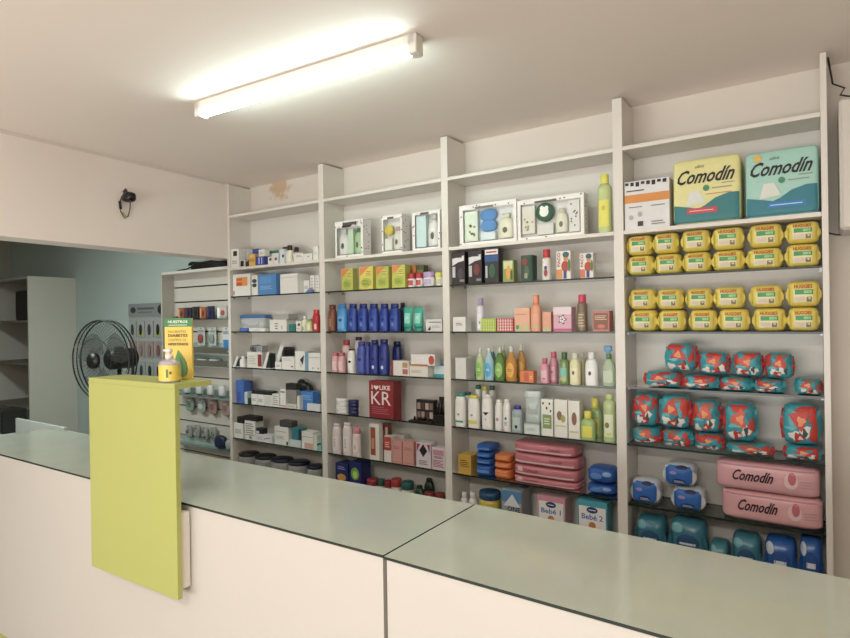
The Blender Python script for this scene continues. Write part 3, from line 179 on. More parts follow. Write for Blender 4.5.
('carton', 'toiletry_carton', 'carton', 'dark green carton with red cap picture, third bay, first glass shelf', 'toiletry cartons on the first glass shelf of the third bay', -1.2936, 0.042, 1.8399, 0.0674, 0.06, 0.1387, {'c': '#1F4A34', 'dc': [('e', 0.1, 0.6, 0.55, 0.9, '#8E2E28'), ('e', 0.3, 0.15, 0.7, 0.6, '#54634a'), ('r', 0.3, 0.1, 0.55, 0.3, '#a59c84'), ('r', 0.82, 0.05, 0.97, 0.95, '#173c2a')]}),
('bottle', 'spray_can', 'spray can', 'white spray can with red cap and red figure, third bay, first glass shelf', '', -1.1898, 0.037, 1.8399, 0.0495, 0.05, 0.1628, {'c': '#E0DAD2', 'cap': '#C92A2A', 'capf': 0.27, 'prof': 'can', 'lab': '#E3DDD6', 'dc': [('e', 0.3, 0.05, 0.85, 0.7, '#A03A34'), ('e', 0.35, 0.6, 0.8, 0.95, '#35557a')]}),
('carton', 'toiletry_carton', 'carton', 'larger white and orange carton reading PACO, third bay, first glass shelf', 'toiletry cartons on the first glass shelf of the third bay', -1.0886, 0.037, 1.8399, 0.0764, 0.05, 0.1454, {'c': '#E4DAD0', 'dc': [('t', 0.07, 0.45, 0.28, 0.95, '#9A2A2A', 'PACO', 'vb'), ('r', 0, 0.02, 0.4, 0.35, '#D98A3C'), ('e', 0.35, 0.25, 0.9, 0.65, '#B5402A'), ('e', 0.5, 0.62, 0.85, 0.85, '#C98A5c'), ('e', 0.45, 0.76, 0.9, 0.97, '#2E5E66'), ('r', 0.5, 0.02, 0.72, 0.3, '#2A4C8C'), ('e', 0.8, 0.25, 1, 0.7, '#57773c')]}),
('carton', 'toiletry_carton', 'carton', 'smaller white and orange carton reading PACO, third bay, first glass shelf', 'toiletry cartons on the first glass shelf of the third bay', -0.9679, 0.037, 1.8399, 0.0688, 0.05, 0.1259, {'c': '#E4DAD0', 'dc': [('t', 0.07, 0.45, 0.28, 0.95, '#9A2A2A', 'PACO', 'vb'), ('r', 0, 0.02, 0.4, 0.35, '#D27040'), ('e', 0.35, 0.25, 0.9, 0.65, '#B5402A'), ('e', 0.5, 0.62, 0.85, 0.85, '#C98A5c'), ('e', 0.45, 0.76, 0.9, 0.97, '#2E5E66'), ('r', 0.5, 0.02, 0.72, 0.3, '#2A4C8C'), ('e', 0.8, 0.25, 1, 0.7, '#57773c')]}),
('carton', 'toiletry_carton', 'carton', 'small square white carton with tiny dark lettering, third bay, second glass shelf', 'toiletry cartons on the second glass shelf of the third bay', -1.7215, 0.047, 1.5686, 0.0837, 0.07, 0.084, {'c': '#E3DFD9', 'dc': [('l', 0.25, 0.4, 0.75, 0.62, '#7a6a66', 2)]}),
('bottle', 'toiletry_bottle', 'bottle', 'white deodorant bottle with lilac cap, third bay, second glass shelf', 'toiletry bottles on the second glass shelf of the third bay', -1.6182, 0.085, 1.5686, 0.0463, 0.05, 0.1909, {'c': '#DFDBE4', 'cap': '#A79AC4', 'capf': 0.22, 'prof': 'can', 'lab': '#EAE7EC', 'dc': [('r', 0.55, 0.3, 0.75, 0.5, '#8a86a0')]}),
('carton', 'toiletry_carton', 'carton', 'low lime green checked soap carton, third bay, second glass shelf', 'toiletry cartons on the second glass shelf of the third bay', -1.5317, 0.0295, 1.5686, 0.0961, 0.035, 0.0725, {'c': '#A9BE2E', 'dc': [('r', 0.05, 0.04, 0.095, 0.96, '#D9E27A'), ('r', 0.20500000000000002, 0.04, 0.24999999999999997, 0.96, '#D9E27A'), ('r', 0.36, 0.04, 0.405, 0.96, '#D9E27A'), ('r', 0.515, 0.04, 0.5599999999999999, 0.96, '#D9E27A'), ('r', 0.67, 0.04, 0.715, 0.96, '#D9E27A'), ('r', 0.8250000000000001, 0.04, 0.87, 0.96, '#D9E27A'), ('r', 0.03, 0.12, 0.97, 0.16, '#D9E27A'), ('r', 0.03, 0.33999999999999997, 0.97, 0.38, '#D9E27A'), ('r', 0.03, 0.56, 0.97, 0.6, '#D9E27A'), ('r', 0.03, 0.78, 0.97, 0.8200000000000001, '#D9E27A')]}),
('carton', 'toiletry_carton', 'carton', 'low red and white checked soap carton, third bay, second glass shelf', 'toiletry cartons on the second glass shelf of the third bay', -1.4277, 0.0295, 1.5686, 0.0999, 0.035, 0.0723, {'c': '#C9504A', 'dc': [('r', 0.05, 0.04, 0.095, 0.96, '#F0D2CC'), ('r', 0.20500000000000002, 0.04, 0.24999999999999997, 0.96, '#F0D2CC'), ('r', 0.36, 0.04, 0.405, 0.96, '#F0D2CC'), ('r', 0.515, 0.04, 0.5599999999999999, 0.96, '#F0D2CC'), ('r', 0.67, 0.04, 0.715, 0.96, '#F0D2CC'), ('r', 0.8250000000000001, 0.04, 0.87, 0.96, '#F0D2CC'), ('r', 0.03, 0.12, 0.97, 0.16, '#F0D2CC'), ('r', 0.03, 0.33999999999999997, 0.97, 0.38, '#F0D2CC'), ('r', 0.03, 0.56, 0.97, 0.6, '#F0D2CC'), ('r', 0.03, 0.78, 0.97, 0.8200000000000001, '#F0D2CC')]}),
('carton', 'toiletry_carton', 'carton', 'wide peach carton with green grass print, third bay, second glass shelf', 'toiletry cartons on the second glass shelf of the third bay', -1.3265, 0.037, 1.5686, 0.089, 0.05, 0.1272, {'c': '#E8AE8C', 'dc': [('p', [(0, 0.02), (0.1, 0.3), (0.2, 0.05), (0.35, 0.35), (0.45, 0.05), (0.6, 0.38), (0.7, 0.05), (0.85, 0.36), (1, 0.05)], '#B9C48C'), ('e', 0.1, 0.08, 0.3, 0.28, '#5C8a5a'), ('r', 0.1, 0.7, 0.8, 0.75, '#d08c6a')]}),
('bottle', 'toiletry_bottle', 'bottle', 'peach cologne bottle with tall neck, third bay, second glass shelf', 'toiletry bottles on the second glass shelf of the third bay', -1.2531, 0.037, 1.5686, 0.0538, 0.05, 0.1955, {'c': '#E59E78', 'cap': '#E8906C', 'capf': 0.26, 'prof': 'round', 'lab': '#E8A886', 'dc': [('p', [(0.1, 0.02), (0.3, 0.3), (0.5, 0.05), (0.7, 0.3), (0.9, 0.05)], '#B9C48C')]}),
('carton', 'toiletry_carton', 'carton', 'small peach carton beside peach bottle, third bay, second glass shelf', 'toiletry cartons on the second glass shelf of the third bay', -1.1848, 0.037, 1.5686, 0.0469, 0.05, 0.103, {'c': '#E2A082', 'dc': [('p', [(0, 0.02), (0.2, 0.25), (0.4, 0.05), (0.6, 0.3), (0.8, 0.05), (1, 0.25), (1, 0.02)], '#B9C48C')]}),
('carton', 'toiletry_carton', 'carton', 'pink carton with white flower outlined black, third bay, second glass shelf', 'toiletry cartons on the second glass shelf of the third bay', -1.0992, 0.047, 1.5686, 0.0972, 0.07, 0.1273, {'c': '#DDA5B8', 'dc': [('r', 0, 0.7, 1, 1, '#E6D3D6'), ('f', 0.28, 0.3, 0.72, 0.68, '#F0E6E6', '#2a1c24'), ('r', 0, 0.02, 1, 0.12, '#C25a84')]}),
('bottle', 'spray_can', 'spray can', 'brown striped spray can with pink cap, third bay, second glass shelf', '', -1.0012, 0.037, 1.5686, 0.0513, 0.05, 0.1887, {'c': '#7E6A52', 'cap': '#D43A62', 'capf': 0.22, 'prof': 'can', 'lab': '#8E7A60', 'dc': [('l', 0.05, 0.05, 0.95, 0.95, '#C9B894', 5)]}),
('carton', 'toiletry_carton', 'carton', 'brown and pink carton in pink border, third bay, second glass shelf', 'toiletry cartons on the second glass shelf of the third bay', -0.8988, 0.045, 1.5686, 0.085, 0.07, 0.1027, {'c': '#C4756C', 'dc': [('r', 0.08, 0.1, 0.92, 0.9, '#8A5A44'), ('l', 0.15, 0.55, 0.85, 0.8, '#D9B89A', 3), ('e', 0.3, 0.15, 0.75, 0.35, '#D9725c')]}),
('carton', 'toiletry_carton', 'carton', 'plain white carton at left end, third bay, third glass shelf', 'toiletry cartons on the third glass shelf of the third bay', -1.7155, 0.062, 1.2946, 0.0715, 0.1, 0.121, {'c': '#D9D5D0'}),
('bottle', 'toiletry_bottle', 'bottle', 'lime green baby shampoo bottle, third bay, third glass shelf', 'toiletry bottles on the third glass shelf of the third bay', -1.5987, 0.0345, 1.2946, 0.0495, 0.045, 0.1796, {'c': 't#BFD69A', 'cap': 't#D8E2CF', 'capf': 0.17, 'prof': 'baby', 'lab': '#7FBF3F', 'dc': [('l', 0.2, 0.4, 0.8, 0.6, '#d9efb0', 2)]}),
('bottle', 'toiletry_bottle', 'bottle', 'light blue baby shampoo bottle, third bay, third glass shelf', 'toiletry bottles on the third glass shelf of the third bay', -1.5404, 0.0345, 1.2946, 0.0548, 0.045, 0.1805, {'c': 't#A9D2E2', 'cap': 't#D8E2CF', 'capf': 0.17, 'prof': 'baby', 'lab': '#3FA9D8', 'dc': [('l', 0.2, 0.4, 0.8, 0.6, '#d0ecf6', 2)]}),
('bottle', 'toiletry_bottle', 'bottle', 'deep green baby oil bottle, third bay, third glass shelf', 'toiletry bottles on the third glass shelf of the third bay', -1.4736, 0.0345, 1.2946, 0.0604, 0.045, 0.1872, {'c': 't#5E8A3C', 'cap': 't#D8E2CF', 'capf': 0.17, 'prof': 'baby', 'lab': '#8CBF52', 'dc': [('l', 0.2, 0.4, 0.8, 0.6, '#c9e39a', 2)]}),
('bottle', 'toiletry_bottle', 'bottle', 'orange baby shampoo bottle in front, third bay, third glass shelf', 'toiletry bottles on the third glass shelf of the third bay', -1.404, 0.0345, 1.2946, 0.0619, 0.045, 0.1904, {'c': 't#C98A22', 'cap': 't#D8E2CF', 'capf': 0.17, 'prof': 'baby', 'lab': '#E8A82E', 'dc': [('l', 0.2, 0.4, 0.8, 0.6, '#9a5c14', 2)]}),
('bottle', 'toiletry_bottle', 'bottle', 'taller amber baby shampoo bottle behind orange carton, third bay, third glass shelf', 'toiletry bottles on the third glass shelf of the third bay', -1.3724, 0.0975, 1.2946, 0.051, 0.045, 0.1989, {'c': 't#C08A30', 'cap': 't#D8E2CF', 'capf': 0.17, 'prof': 'baby', 'lab': '#CFA040'}),
('bottle', 'toiletry_bottle', 'bottle', 'dark teal baby bottle behind blue and green bottles, third bay, third glass shelf', 'toiletry bottles on the third glass shelf of the third bay', -1.5588, 0.1125, 1.2946, 0.0417, 0.045, 0.1854, {'c': 't#4f8a86', 'cap': 't#D8E2CF', 'capf': 0.17, 'prof': 'baby', 'lab': '#5c9c96'}),
('bottle', 'toiletry_bottle', 'bottle', 'olive baby bottle behind deep green bottle, third bay, third glass shelf', 'toiletry bottles on the third glass shelf of the third bay', -1.4916, 0.1125, 1.2946, 0.047, 0.045, 0.1933, {'c': 't#98A850', 'cap': 't#D8E2CF', 'capf': 0.17, 'prof': 'baby', 'lab': '#a7b560'}),
('carton', 'toiletry_carton', 'carton', 'small bright orange carton, third bay, third glass shelf', 'toiletry cartons on the third glass shelf of the third bay', -1.3029, 0.0325, 1.2946, 0.0792, 0.045, 0.0619, {'c': '#DE7A3C', 'dc': [('r', 0.3, 0.1, 0.65, 0.85, '#C85A2c'), ('l', 0.7, 0.3, 0.95, 0.6, '#F0B888', 2)]}),
('bottle', 'toiletry_bottle', 'bottle', 'shorter pink cologne bottle, third bay, third glass shelf', 'toiletry bottles on the third glass shelf of the third bay', -1.2062, 0.0305, 1.2946, 0.0441, 0.037, 0.1326, {'c': '#D78FA0', 'cap': '#CE6078', 'capf': 0.22, 'prof': 'round', 'lab': '#E3B8C0', 'dc': [('r', 0.2, 0.1, 0.8, 0.3, '#C87A92')]}),
('bottle', 'toiletry_bottle', 'bottle', 'taller pink cologne bottle behind, third bay, third glass shelf', 'toiletry bottles on the third glass shelf of the third bay', -1.1738, 0.075, 1.2946, 0.0417, 0.05, 0.163, {'c': '#CC8496', 'cap': '#C9566E', 'capf': 0.2, 'prof': 'round', 'lab': '#DCA6B2', 'dc': [('e', 0.3, 0.5, 0.6, 0.7, '#a03a56')]}),
('bottle', 'toiletry_bottle', 'bottle', 'green cologne bottle with turquoise label, third bay, third glass shelf', 'toiletry bottles on the third glass shelf of the third bay', -1.1001, 0.037, 1.2946, 0.0478, 0.05, 0.1646, {'c': 't#7E9E58', 'cap': '#3E6A38', 'capf': 0.22, 'prof': 'straight', 'lab': '#7FC0B0', 'dc': [('r', 0.1, 0.02, 0.9, 0.3, '#C9B85a')]}),
('bottle', 'toiletry_bottle', 'bottle', 'cream baby lotion bottle with dark emblem, third bay, third glass shelf', 'toiletry bottles on the third glass shelf of the third bay', -1.0427, 0.037, 1.2946, 0.05, 0.05, 0.1627, {'c': '#DFDAA2', 'cap': 't#D9DCC4', 'capf': 0.2, 'prof': 'round', 'lab': '#E8E3B8', 'dc': [('e', 0.25, 0.5, 0.6, 0.8, '#6a6440')]}),
('bottle', 'toiletry_bottle', 'bottle', 'cream baby bottle tucked behind emblem bottle, third bay, third glass shelf', 'toiletry bottles on the third glass shelf of the third bay', -1.0265, 0.105, 1.2946, 0.0236, 0.05, 0.159, {'c': '#D2CFA0', 'cap': '#C9CBB2', 'capf': 0.2, 'prof': 'straight', 'lab': '#DAD6AC'}),
('bottle', 'toiletry_bottle', 'bottle', 'white baby lotion bottle with dark emblem, third bay, third glass shelf', 'toiletry bottles on the third glass shelf of the third bay', -0.956, 0.037, 1.2946, 0.0586, 0.05, 0.1696, {'c': '#E6E6E2', 'cap': '#E0E2DC', 'capf': 0.22, 'prof': 'round', 'lab': '#EDEDEA', 'dc': [('e', 0.25, 0.5, 0.6, 0.8, '#5a5a4c')]}),
('spray', 'spray_bottle', 'spray bottle', 'clear green spray bottle with blue trigger, third bay, third glass shelf', '', -0.8686, 0.037, 1.2946, 0.0632, 0.05, 0.2025, {'c': 't#B5C9A8', 'cap': '#2F86B8'}),
('bottle', 'toiletry_bottle', 'bottle', 'white shampoo bottle with teal cap and teal stripe, third bay, fourth glass shelf', 'toiletry bottles on the fourth glass shelf of the third bay', -1.7326, 0.037, 1.0186, 0.0695, 0.05, 0.1907, {'c': '#E6E4DC', 'cap': '#1F8E7C', 'capf': 0.1, 'prof': 'shampoo', 'lab': '#EAE8E2', 'dc': [('r', 0, 0.02, 1, 0.14, '#2E9A8A'), ('e', 0.3, 0.45, 0.6, 0.6, '#9a9a96')]}),
('bottle', 'toiletry_bottle', 'bottle', 'white bottle with dark green cap, behind teal-capped bottle, third bay, fourth glass shelf', 'toiletry bottles on the fourth glass shelf of the third bay', -1.7292, 0.115, 1.0186, 0.0538, 0.05, 0.1879, {'c': '#E6E4DC', 'cap': '#1F6E64', 'capf': 0.1, 'prof': 'shampoo', 'lab': '#EAE8E2'}),
('bottle', 'toiletry_bottle', 'bottle', 'white shampoo bottle with yellow cap and yellow label, third bay, fourth glass shelf', 'toiletry bottles on the fourth glass shelf of the third bay', -1.6441, 0.037, 1.0186, 0.074, 0.05, 0.1845, {'c': '#E6E4DC', 'cap': '#D9CC2E', 'capf': 0.1, 'prof': 'shampoo', 'lab': '#EAE8E2', 'dc': [('r', 0, 0.02, 1, 0.25, '#DCD23C'), ('e', 0.3, 0.5, 0.6, 0.65, '#9a9a96')]}),
('bottle', 'toiletry_bottle', 'bottle', 'tall white bottle with green cap behind yellow-capped bottle, third bay, fourth glass shelf', 'toiletry bottles on the fourth glass shelf of the third bay', -1.6629, 0.125, 1.0186, 0.0379, 0.05, 0.2319, {'c': '#E6E4DC', 'cap': '#2A6A44', 'capf': 0.1, 'prof': 'shampoo', 'lab': '#EAE8E2'}),
('bottle', 'toiletry_bottle', 'bottle', 'tall white bottle with yellow cap behind heart-marked bottle, third bay, fourth glass shelf', 'toiletry bottles on the fourth glass shelf of the third bay', -1.6184, 0.125, 1.0186, 0.0387, 0.05, 0.226, {'c': '#E6E4DC', 'cap': '#D6C92E', 'capf': 0.1, 'prof': 'shampoo', 'lab': '#EAE8E2'}),
('bottle', 'toiletry_bottle', 'bottle', 'tall white bottle with dark green cap behind heart-marked bottle, third bay, fourth glass shelf', 'toiletry bottles on the fourth glass shelf of the third bay', -1.5712, 0.125, 1.0186, 0.038, 0.05, 0.2308, {'c': '#E6E4DC', 'cap': '#265C3E', 'capf': 0.1, 'prof': 'shampoo', 'lab': '#EAE8E2'}),
('bottle', 'toiletry_bottle', 'bottle', 'white shampoo bottle with black heart mark, third bay, fourth glass shelf', 'toiletry bottles on the fourth glass shelf of the third bay', -1.5565, 0.037, 1.0186, 0.068, 0.05, 0.1922, {'c': '#E6E4DC', 'cap': '#E4E2DC', 'capf': 0.1, 'prof': 'shampoo', 'lab': '#EAE8E2', 'dc': [('p', [(0.1, 0.8), (0.9, 0.8), (0.5, 0.6)], '#1b1b1d'), ('e', 0.4, 0.3, 0.55, 0.42, '#8FB0C8')]}),
('bottle', 'toiletry_bottle', 'bottle', 'pinkish white lotion bottle, left of pair, third bay, fourth glass shelf', 'toiletry bottles on the fourth glass shelf of the third bay', -1.4825, 0.037, 1.0186, 0.0463, 0.05, 0.1688, {'c': '#E6E4DC', 'cap': '#E6DEDC', 'capf': 0.1, 'prof': 'shampoo', 'lab': '#EAE8E2', 'dc': [('e', 0.2, 0.4, 0.7, 0.65, '#C8909c')]}),
('bottle', 'toiletry_bottle', 'bottle', 'white lotion bottle with dark print, right of pair, third bay, fourth glass shelf', 'toiletry bottles on the fourth glass shelf of the third bay', -1.4325, 0.037, 1.0186, 0.0443, 0.05, 0.1754, {'c': '#E6E4DC', 'cap': '#E6E2E0', 'capf': 0.1, 'prof': 'shampoo', 'lab': '#EAE8E2', 'dc': [('e', 0.3, 0.5, 0.7, 0.7, '#6a6670'), ('l', 0.2, 0.15, 0.8, 0.4, '#7a7680', 3)]}),
('bottle', 'toiletry_bottle', 'bottle', 'clear bottle with purple lid and black drop mark, third bay, fourth glass shelf', 'toiletry bottles on the fourth glass shelf of the third bay', -1.3714, 0.037, 1.0186, 0.0625, 0.05, 0.1443, {'c': 't#A9B8BE', 'cap': '#3F3A9A', 'capf': 0.14, 'prof': 'straight', 'lab': '#B4C6BE', 'dc': [('e', 0.35, 0.08, 0.7, 0.38, '#1d2a24')]}),
('carton', 'toiletry_carton', 'carton', 'pale green lidded box at bottom of stack, third bay, fourth glass shelf', 'toiletry cartons on the fourth glass shelf of the third bay', -1.279, 0.052, 1.0186, 0.0866, 0.08, 0.0546, {'c': '#CFD9D2', 'dc': [('r', 0.03, 0.9, 0.97, 1, '#b5c2bb'), ('l', 0.15, 0.3, 0.8, 0.6, '#a9b5ae', 3)]}),
('tub', 'plastic_tub', 'tub', 'pale green plastic tub stacked on pale box, third bay, fourth glass shelf', '', -1.2756, 0.052, 1.074, 0.0923, 0.08, 0.1741, {'c': '#BFCCC8', 'cap': '#C9D6D2'}),
('carton', 'toiletry_carton', 'carton', 'white spotted carton with green panel, third bay, fourth glass shelf', 'toiletry cartons on the fourth glass shelf of the third bay', -1.1911, 0.042, 1.0186, 0.0649, 0.06, 0.1923, {'c': '#E4E4D8', 'dc': [('r', 0.12, 0.2, 0.88, 0.58, '#7E9A5A'), ('e', 0.1, 0.85, 0.25, 0.92, '#23211F'), ('e', 0.4, 0.72, 0.55, 0.8, '#23211F'), ('e', 0.65, 0.85, 0.8, 0.92, '#23211F'), ('e', 0.75, 0.65, 0.88, 0.72, '#23211F'), ('l', 0.25, 0.3, 0.75, 0.5, '#D8E0C0', 3)]}),
('carton', 'toiletry_carton', 'carton', 'white floral carton, left of pair, third bay, fourth glass shelf', 'toiletry cartons on the fourth glass shelf of the third bay', -1.1157, 0.042, 1.0186, 0.0707, 0.06, 0.1942, {'c': '#E4E2D6', 'dc': [('e', 0.2, 0.45, 0.6, 0.7, '#8a6a4c'), ('e', 0.5, 0.4, 0.85, 0.6, '#A8A050'), ('r', 0.1, 0.28, 0.9, 0.32, '#c9c28a')]}),
('carton', 'toiletry_carton', 'carton', 'white floral carton, right of pair, third bay, fourth glass shelf', 'toiletry cartons on the fourth glass shelf of the third bay', -1.0453, 0.042, 1.0186, 0.0598, 0.06, 0.1938, {'c': '#E4E2D6', 'dc': [('e', 0.3, 0.35, 0.75, 0.7, '#8a6248'), ('r', 0.1, 0.15, 0.9, 0.2, '#c9c28a')]}),
('bottle', 'toiletry_bottle', 'bottle', 'squat light green bottle with yellow cap, in front, third bay, fourth glass shelf', 'toiletry bottles on the fourth glass shelf of the third bay', -0.9789, 0.037, 1.0186, 0.069, 0.05, 0.1439, {'c': 't#A8C878', 'cap': '#DDD53A', 'capf': 0.26, 'prof': 'round', 'lab': '#E0D838'}),
('bottle', 'toiletry_bottle', 'bottle', 'larger green bottle with yellow cap, behind, third bay, fourth glass shelf', 'toiletry bottles on the fourth glass shelf of the third bay', -0.9668, 0.115, 1.0186, 0.0693, 0.05, 0.2015, {'c': 't#A2C076', 'cap': '#DAD23C', 'capf': 0.26, 'prof': 'round', 'lab': '#D4D060'}),
('bottle', 'toiletry_bottle', 'bottle', 'tall pale green flat bottle at right end, third bay, fourth glass shelf', 'toiletry bottles on the fourth glass shelf of the third bay', -0.8696, 0.037, 1.0186, 0.0597, 0.05, 0.2374, {'c': 't#BCD08C', 'cap': '#BCD07A', 'capf': 0.12, 'prof': 'straight', 'lab': '#DDE4C0', 'dc': [('e', 0.1, 0.4, 0.6, 0.65, '#8a7a3a'), ('r', 0.3, 0.05, 0.8, 0.2, '#cfd86a')]}),
('carton', 'toiletry_carton', 'carton', 'yellow carton with dark lettering lines, third bay, fifth glass shelf', '', -1.6988, 0.062, 0.7471, 0.0844, 0.1, 0.1096, {'c': '#CFA22A', 'dc': [('l', 0.15, 0.35, 0.85, 0.75, '#6a4a12', 4)]}),
('pack', 'wipes_pack', 'pack', 'lowest blue wet wipes pack of its stack, third bay, fifth glass shelf', 'wipes packs on the fifth glass shelf of the third bay', -1.5841, 0.087, 0.7471, 0.1047, 0.15, 0.0648, {'c': '#1F5CB0', 'dc': [('r', 0.1, 0.35, 0.9, 0.6, '#5c93dc')], 'n': 3}),
('pack', 'wipes_pack', 'pack', 'second lowest blue wet wipes pack of its stack, third bay, fifth glass shelf', 'wipes packs on the fifth glass shelf of the third bay', -1.5835, 0.087, 0.8126, 0.1046, 0.15, 0.0363, {'c': '#1F5CB0', 'dc': [('r', 0.1, 0.35, 0.9, 0.6, '#5c93dc')], 'n': 3}),
('pack', 'wipes_pack', 'pack', 'second highest blue wet wipes pack of its stack, third bay, fifth glass shelf', 'wipes packs on the fifth glass shelf of the third bay', -1.5828, 0.087, 0.8497, 0.1046, 0.15, 0.0362, {'c': '#1F5CB0', 'dc': [('r', 0.1, 0.35, 0.9, 0.6, '#5c93dc')], 'n': 3}),
('pack', 'wipes_pack', 'pack', 'topmost blue wet wipes pack of its stack, third bay, fifth glass shelf', 'wipes packs on the fifth glass shelf of the third bay', -1.5821, 0.087, 0.8867, 0.1046, 0.15, 0.0391, {'c': '#1F5CB0', 'dc': [('r', 0.1, 0.35, 0.9, 0.6, '#5c93dc')], 'n': 3}),
('pack', 'wipes_pack', 'pack', 'lowest orange wet wipes pack of its stack, third bay, fifth glass shelf', 'wipes packs on the fifth glass shelf of the third bay', -1.4674, 0.077, 0.7471, 0.1042, 0.13, 0.0554, {'c': '#E0762A', 'dc': [('r', 0.1, 0.4, 0.9, 0.6, '#F0A060')], 'n': 3}),
('pack', 'wipes_pack', 'pack', 'middle orange wet wipes pack of its stack, third bay, fifth glass shelf', 'wipes packs on the fifth glass shelf of the third bay', -1.4668, 0.077, 0.8033, 0.1041, 0.13, 0.0383, {'c': '#E0762A', 'dc': [('r', 0.1, 0.4, 0.9, 0.6, '#F0A060')], 'n': 3}),
('pack', 'wipes_pack', 'pack', 'topmost orange wet wipes pack of its stack, third bay, fifth glass shelf', 'wipes packs on the fifth glass shelf of the third bay', -1.4661, 0.077, 0.8424, 0.1041, 0.13, 0.0411, {'c': '#E0762A', 'dc': [('r', 0.1, 0.4, 0.9, 0.6, '#F0A060')], 'n': 3}),
('pack', 'wipes_pack', 'pack', 'lowest long pink nappy pack of its stack, third bay, fifth glass shelf', 'wipes packs on the fifth glass shelf of the third bay', -1.2189, 0.097, 0.7471, 0.3717, 0.17, 0.0373, {'c': '#C8747E', 'dc': [('r', 0.03, 0.2, 0.97, 0.34, '#E8C4C8'), ('t', 0.2, 0.45, 0.42, 0.75, '#8a3444', 'Comodín', 'i'), ('r', 0.07, 0.45, 0.16, 0.85, '#E3C0C2')], 'n': 5}),
('pack', 'wipes_pack', 'pack', 'second lowest long pink nappy pack of its stack, third bay, fifth glass shelf', 'wipes packs on the fifth glass shelf of the third bay', -1.2179, 0.097, 0.7852, 0.3716, 0.17, 0.0607, {'c': '#C8747E', 'dc': [('r', 0.03, 0.2, 0.97, 0.34, '#E8C4C8'), ('t', 0.2, 0.45, 0.42, 0.75, '#8a3444', 'Comodín', 'i'), ('r', 0.07, 0.45, 0.16, 0.85, '#E3C0C2')], 'n': 5}),
('pack', 'wipes_pack', 'pack', 'second highest long pink nappy pack of its stack, third bay, fifth glass shelf', 'wipes packs on the fifth glass shelf of the third bay', -1.2169, 0.097, 0.8467, 0.3714, 0.17, 0.0633, {'c': '#C8747E', 'dc': [('r', 0.03, 0.22, 0.97, 0.36, '#E8C4C8'), ('t', 0.6, 0.45, 0.8, 0.75, '#8a3444', 'Comodín', 'i')], 'n': 5}),
('pack', 'wipes_pack', 'pack', 'topmost long pink nappy pack of its stack, third bay, fifth glass shelf', 'wipes packs on the fifth glass shelf of the third bay', -1.2239, 0.097, 0.9108, 0.3554, 0.17, 0.057, {'c': '#C8747E', 'dc': [('r', 0.03, 0.22, 0.97, 0.36, '#E8C4C8'), ('t', 0.6, 0.45, 0.8, 0.75, '#8a3444', 'Comodín', 'i')], 'n': 5}),
('pack', 'wipes_pack', 'pack', 'lower bright blue plastic wipes bag by right upright, third bay, fifth glass shelf', 'wipes packs on the fifth glass shelf of the third bay', -0.9187, 0.082, 0.7471, 0.1509, 0.14, 0.0528, {'c': '#1E56A8', 'dc': [('e', 0.15, 0.3, 0.6, 0.7, '#4E86D0'), ('e', 0.6, 0.5, 0.9, 0.8, '#7FA8DC')], 'n': 2.6}),
('pack', 'wipes_pack', 'pack', 'upper bright blue plastic wipes bag by right upright, third bay, fifth glass shelf', 'wipes packs on the fifth glass shelf of the third bay', -0.9174, 0.082, 0.8006, 0.1508, 0.14, 0.0851, {'c': '#1E56A8', 'dc': [('e', 0.15, 0.3, 0.6, 0.7, '#4E86D0'), ('e', 0.6, 0.5, 0.9, 0.8, '#7FA8DC')], 'n': 2.6}),
('bottle', 'toiletry_bottle', 'bottle', 'small white bottle, left of pair, third bay, bottom shelf', 'toiletry bottles on the bottom shelf of the third bay', -1.7164, 0.037, 0.4751, 0.0435, 0.05, 0.159, {'c': '#CFCCC8', 'cap': '#D4D2CE', 'capf': 0.2, 'prof': 'round', 'lab': '#D8D6D2'}),
('bottle', 'toiletry_bottle', 'bottle', 'small white bottle, right of pair, third bay, bottom shelf', 'toiletry bottles on the bottom shelf of the third bay', -1.6603, 0.037, 0.4751, 0.0506, 0.05, 0.1677, {'c': '#CFCCC8', 'cap': '#D4D2CE', 'capf': 0.2, 'prof': 'round', 'lab': '#D8D6D2'}),
('jar', 'cream_jar', 'jar', 'yellow tin with dark blue lid, third bay, bottom shelf', '', -1.5723, 0.077, 0.4751, 0.1231, 0.13, 0.177, {'c': '#C9B02E', 'cap': '#1C4A72', 'capf': 0.22, 'lab': '#D0B83A', 'dc': [('r', 0.2, 0.5, 0.6, 0.7, '#20508a')]}),
('carton', 'toiletry_carton', 'carton', 'grey carton with blue mountain picture, third bay, bottom shelf', '', -1.4055, 0.072, 0.4751, 0.1197, 0.12, 0.2238, {'c': '#9AA2A8', 'dc': [('r', 0, 0.7, 1, 0.98, '#4E86B4'), ('p', [(0.1, 0.6), (0.55, 0.9), (0.95, 0.6)], '#D8DCDE'), ('t', 0.3, 0.48, 0.95, 0.6, '#26303a', 'ONE', 'b')]}),
('carton', 'milk_formula_carton', 'carton', 'pink and white milk carton reading Bebé 1, third bay, bottom shelf', 'milk formula cartons on the bottom shelf of the third bay', -1.1767, 0.057, 0.4751, 0.1512, 0.09, 0.2233, {'c': '#CDA0A8', 'dc': [('r', 0, 0.86, 1, 1, '#D08C9A'), ('r', 0.05, 0.02, 0.95, 0.88, '#E4E0DC'), ('e', 0.31, 0.74, 0.69, 0.88, '#173A6E'), ('l', 0.38, 0.79, 0.62, 0.83, '#E4E0DC', 1), ('t', 0.14, 0.6, 0.86, 0.72, '#3A6FB8', 'Bebé 1', 'b'), ('e', 0.38, 0.4, 0.62, 0.56, '#B8742E'), ('e', 0.4, 0.2, 0.6, 0.42, '#C98A4a'), ('r', 0.2, 0.08, 0.8, 0.12, '#D08C9A')]}),
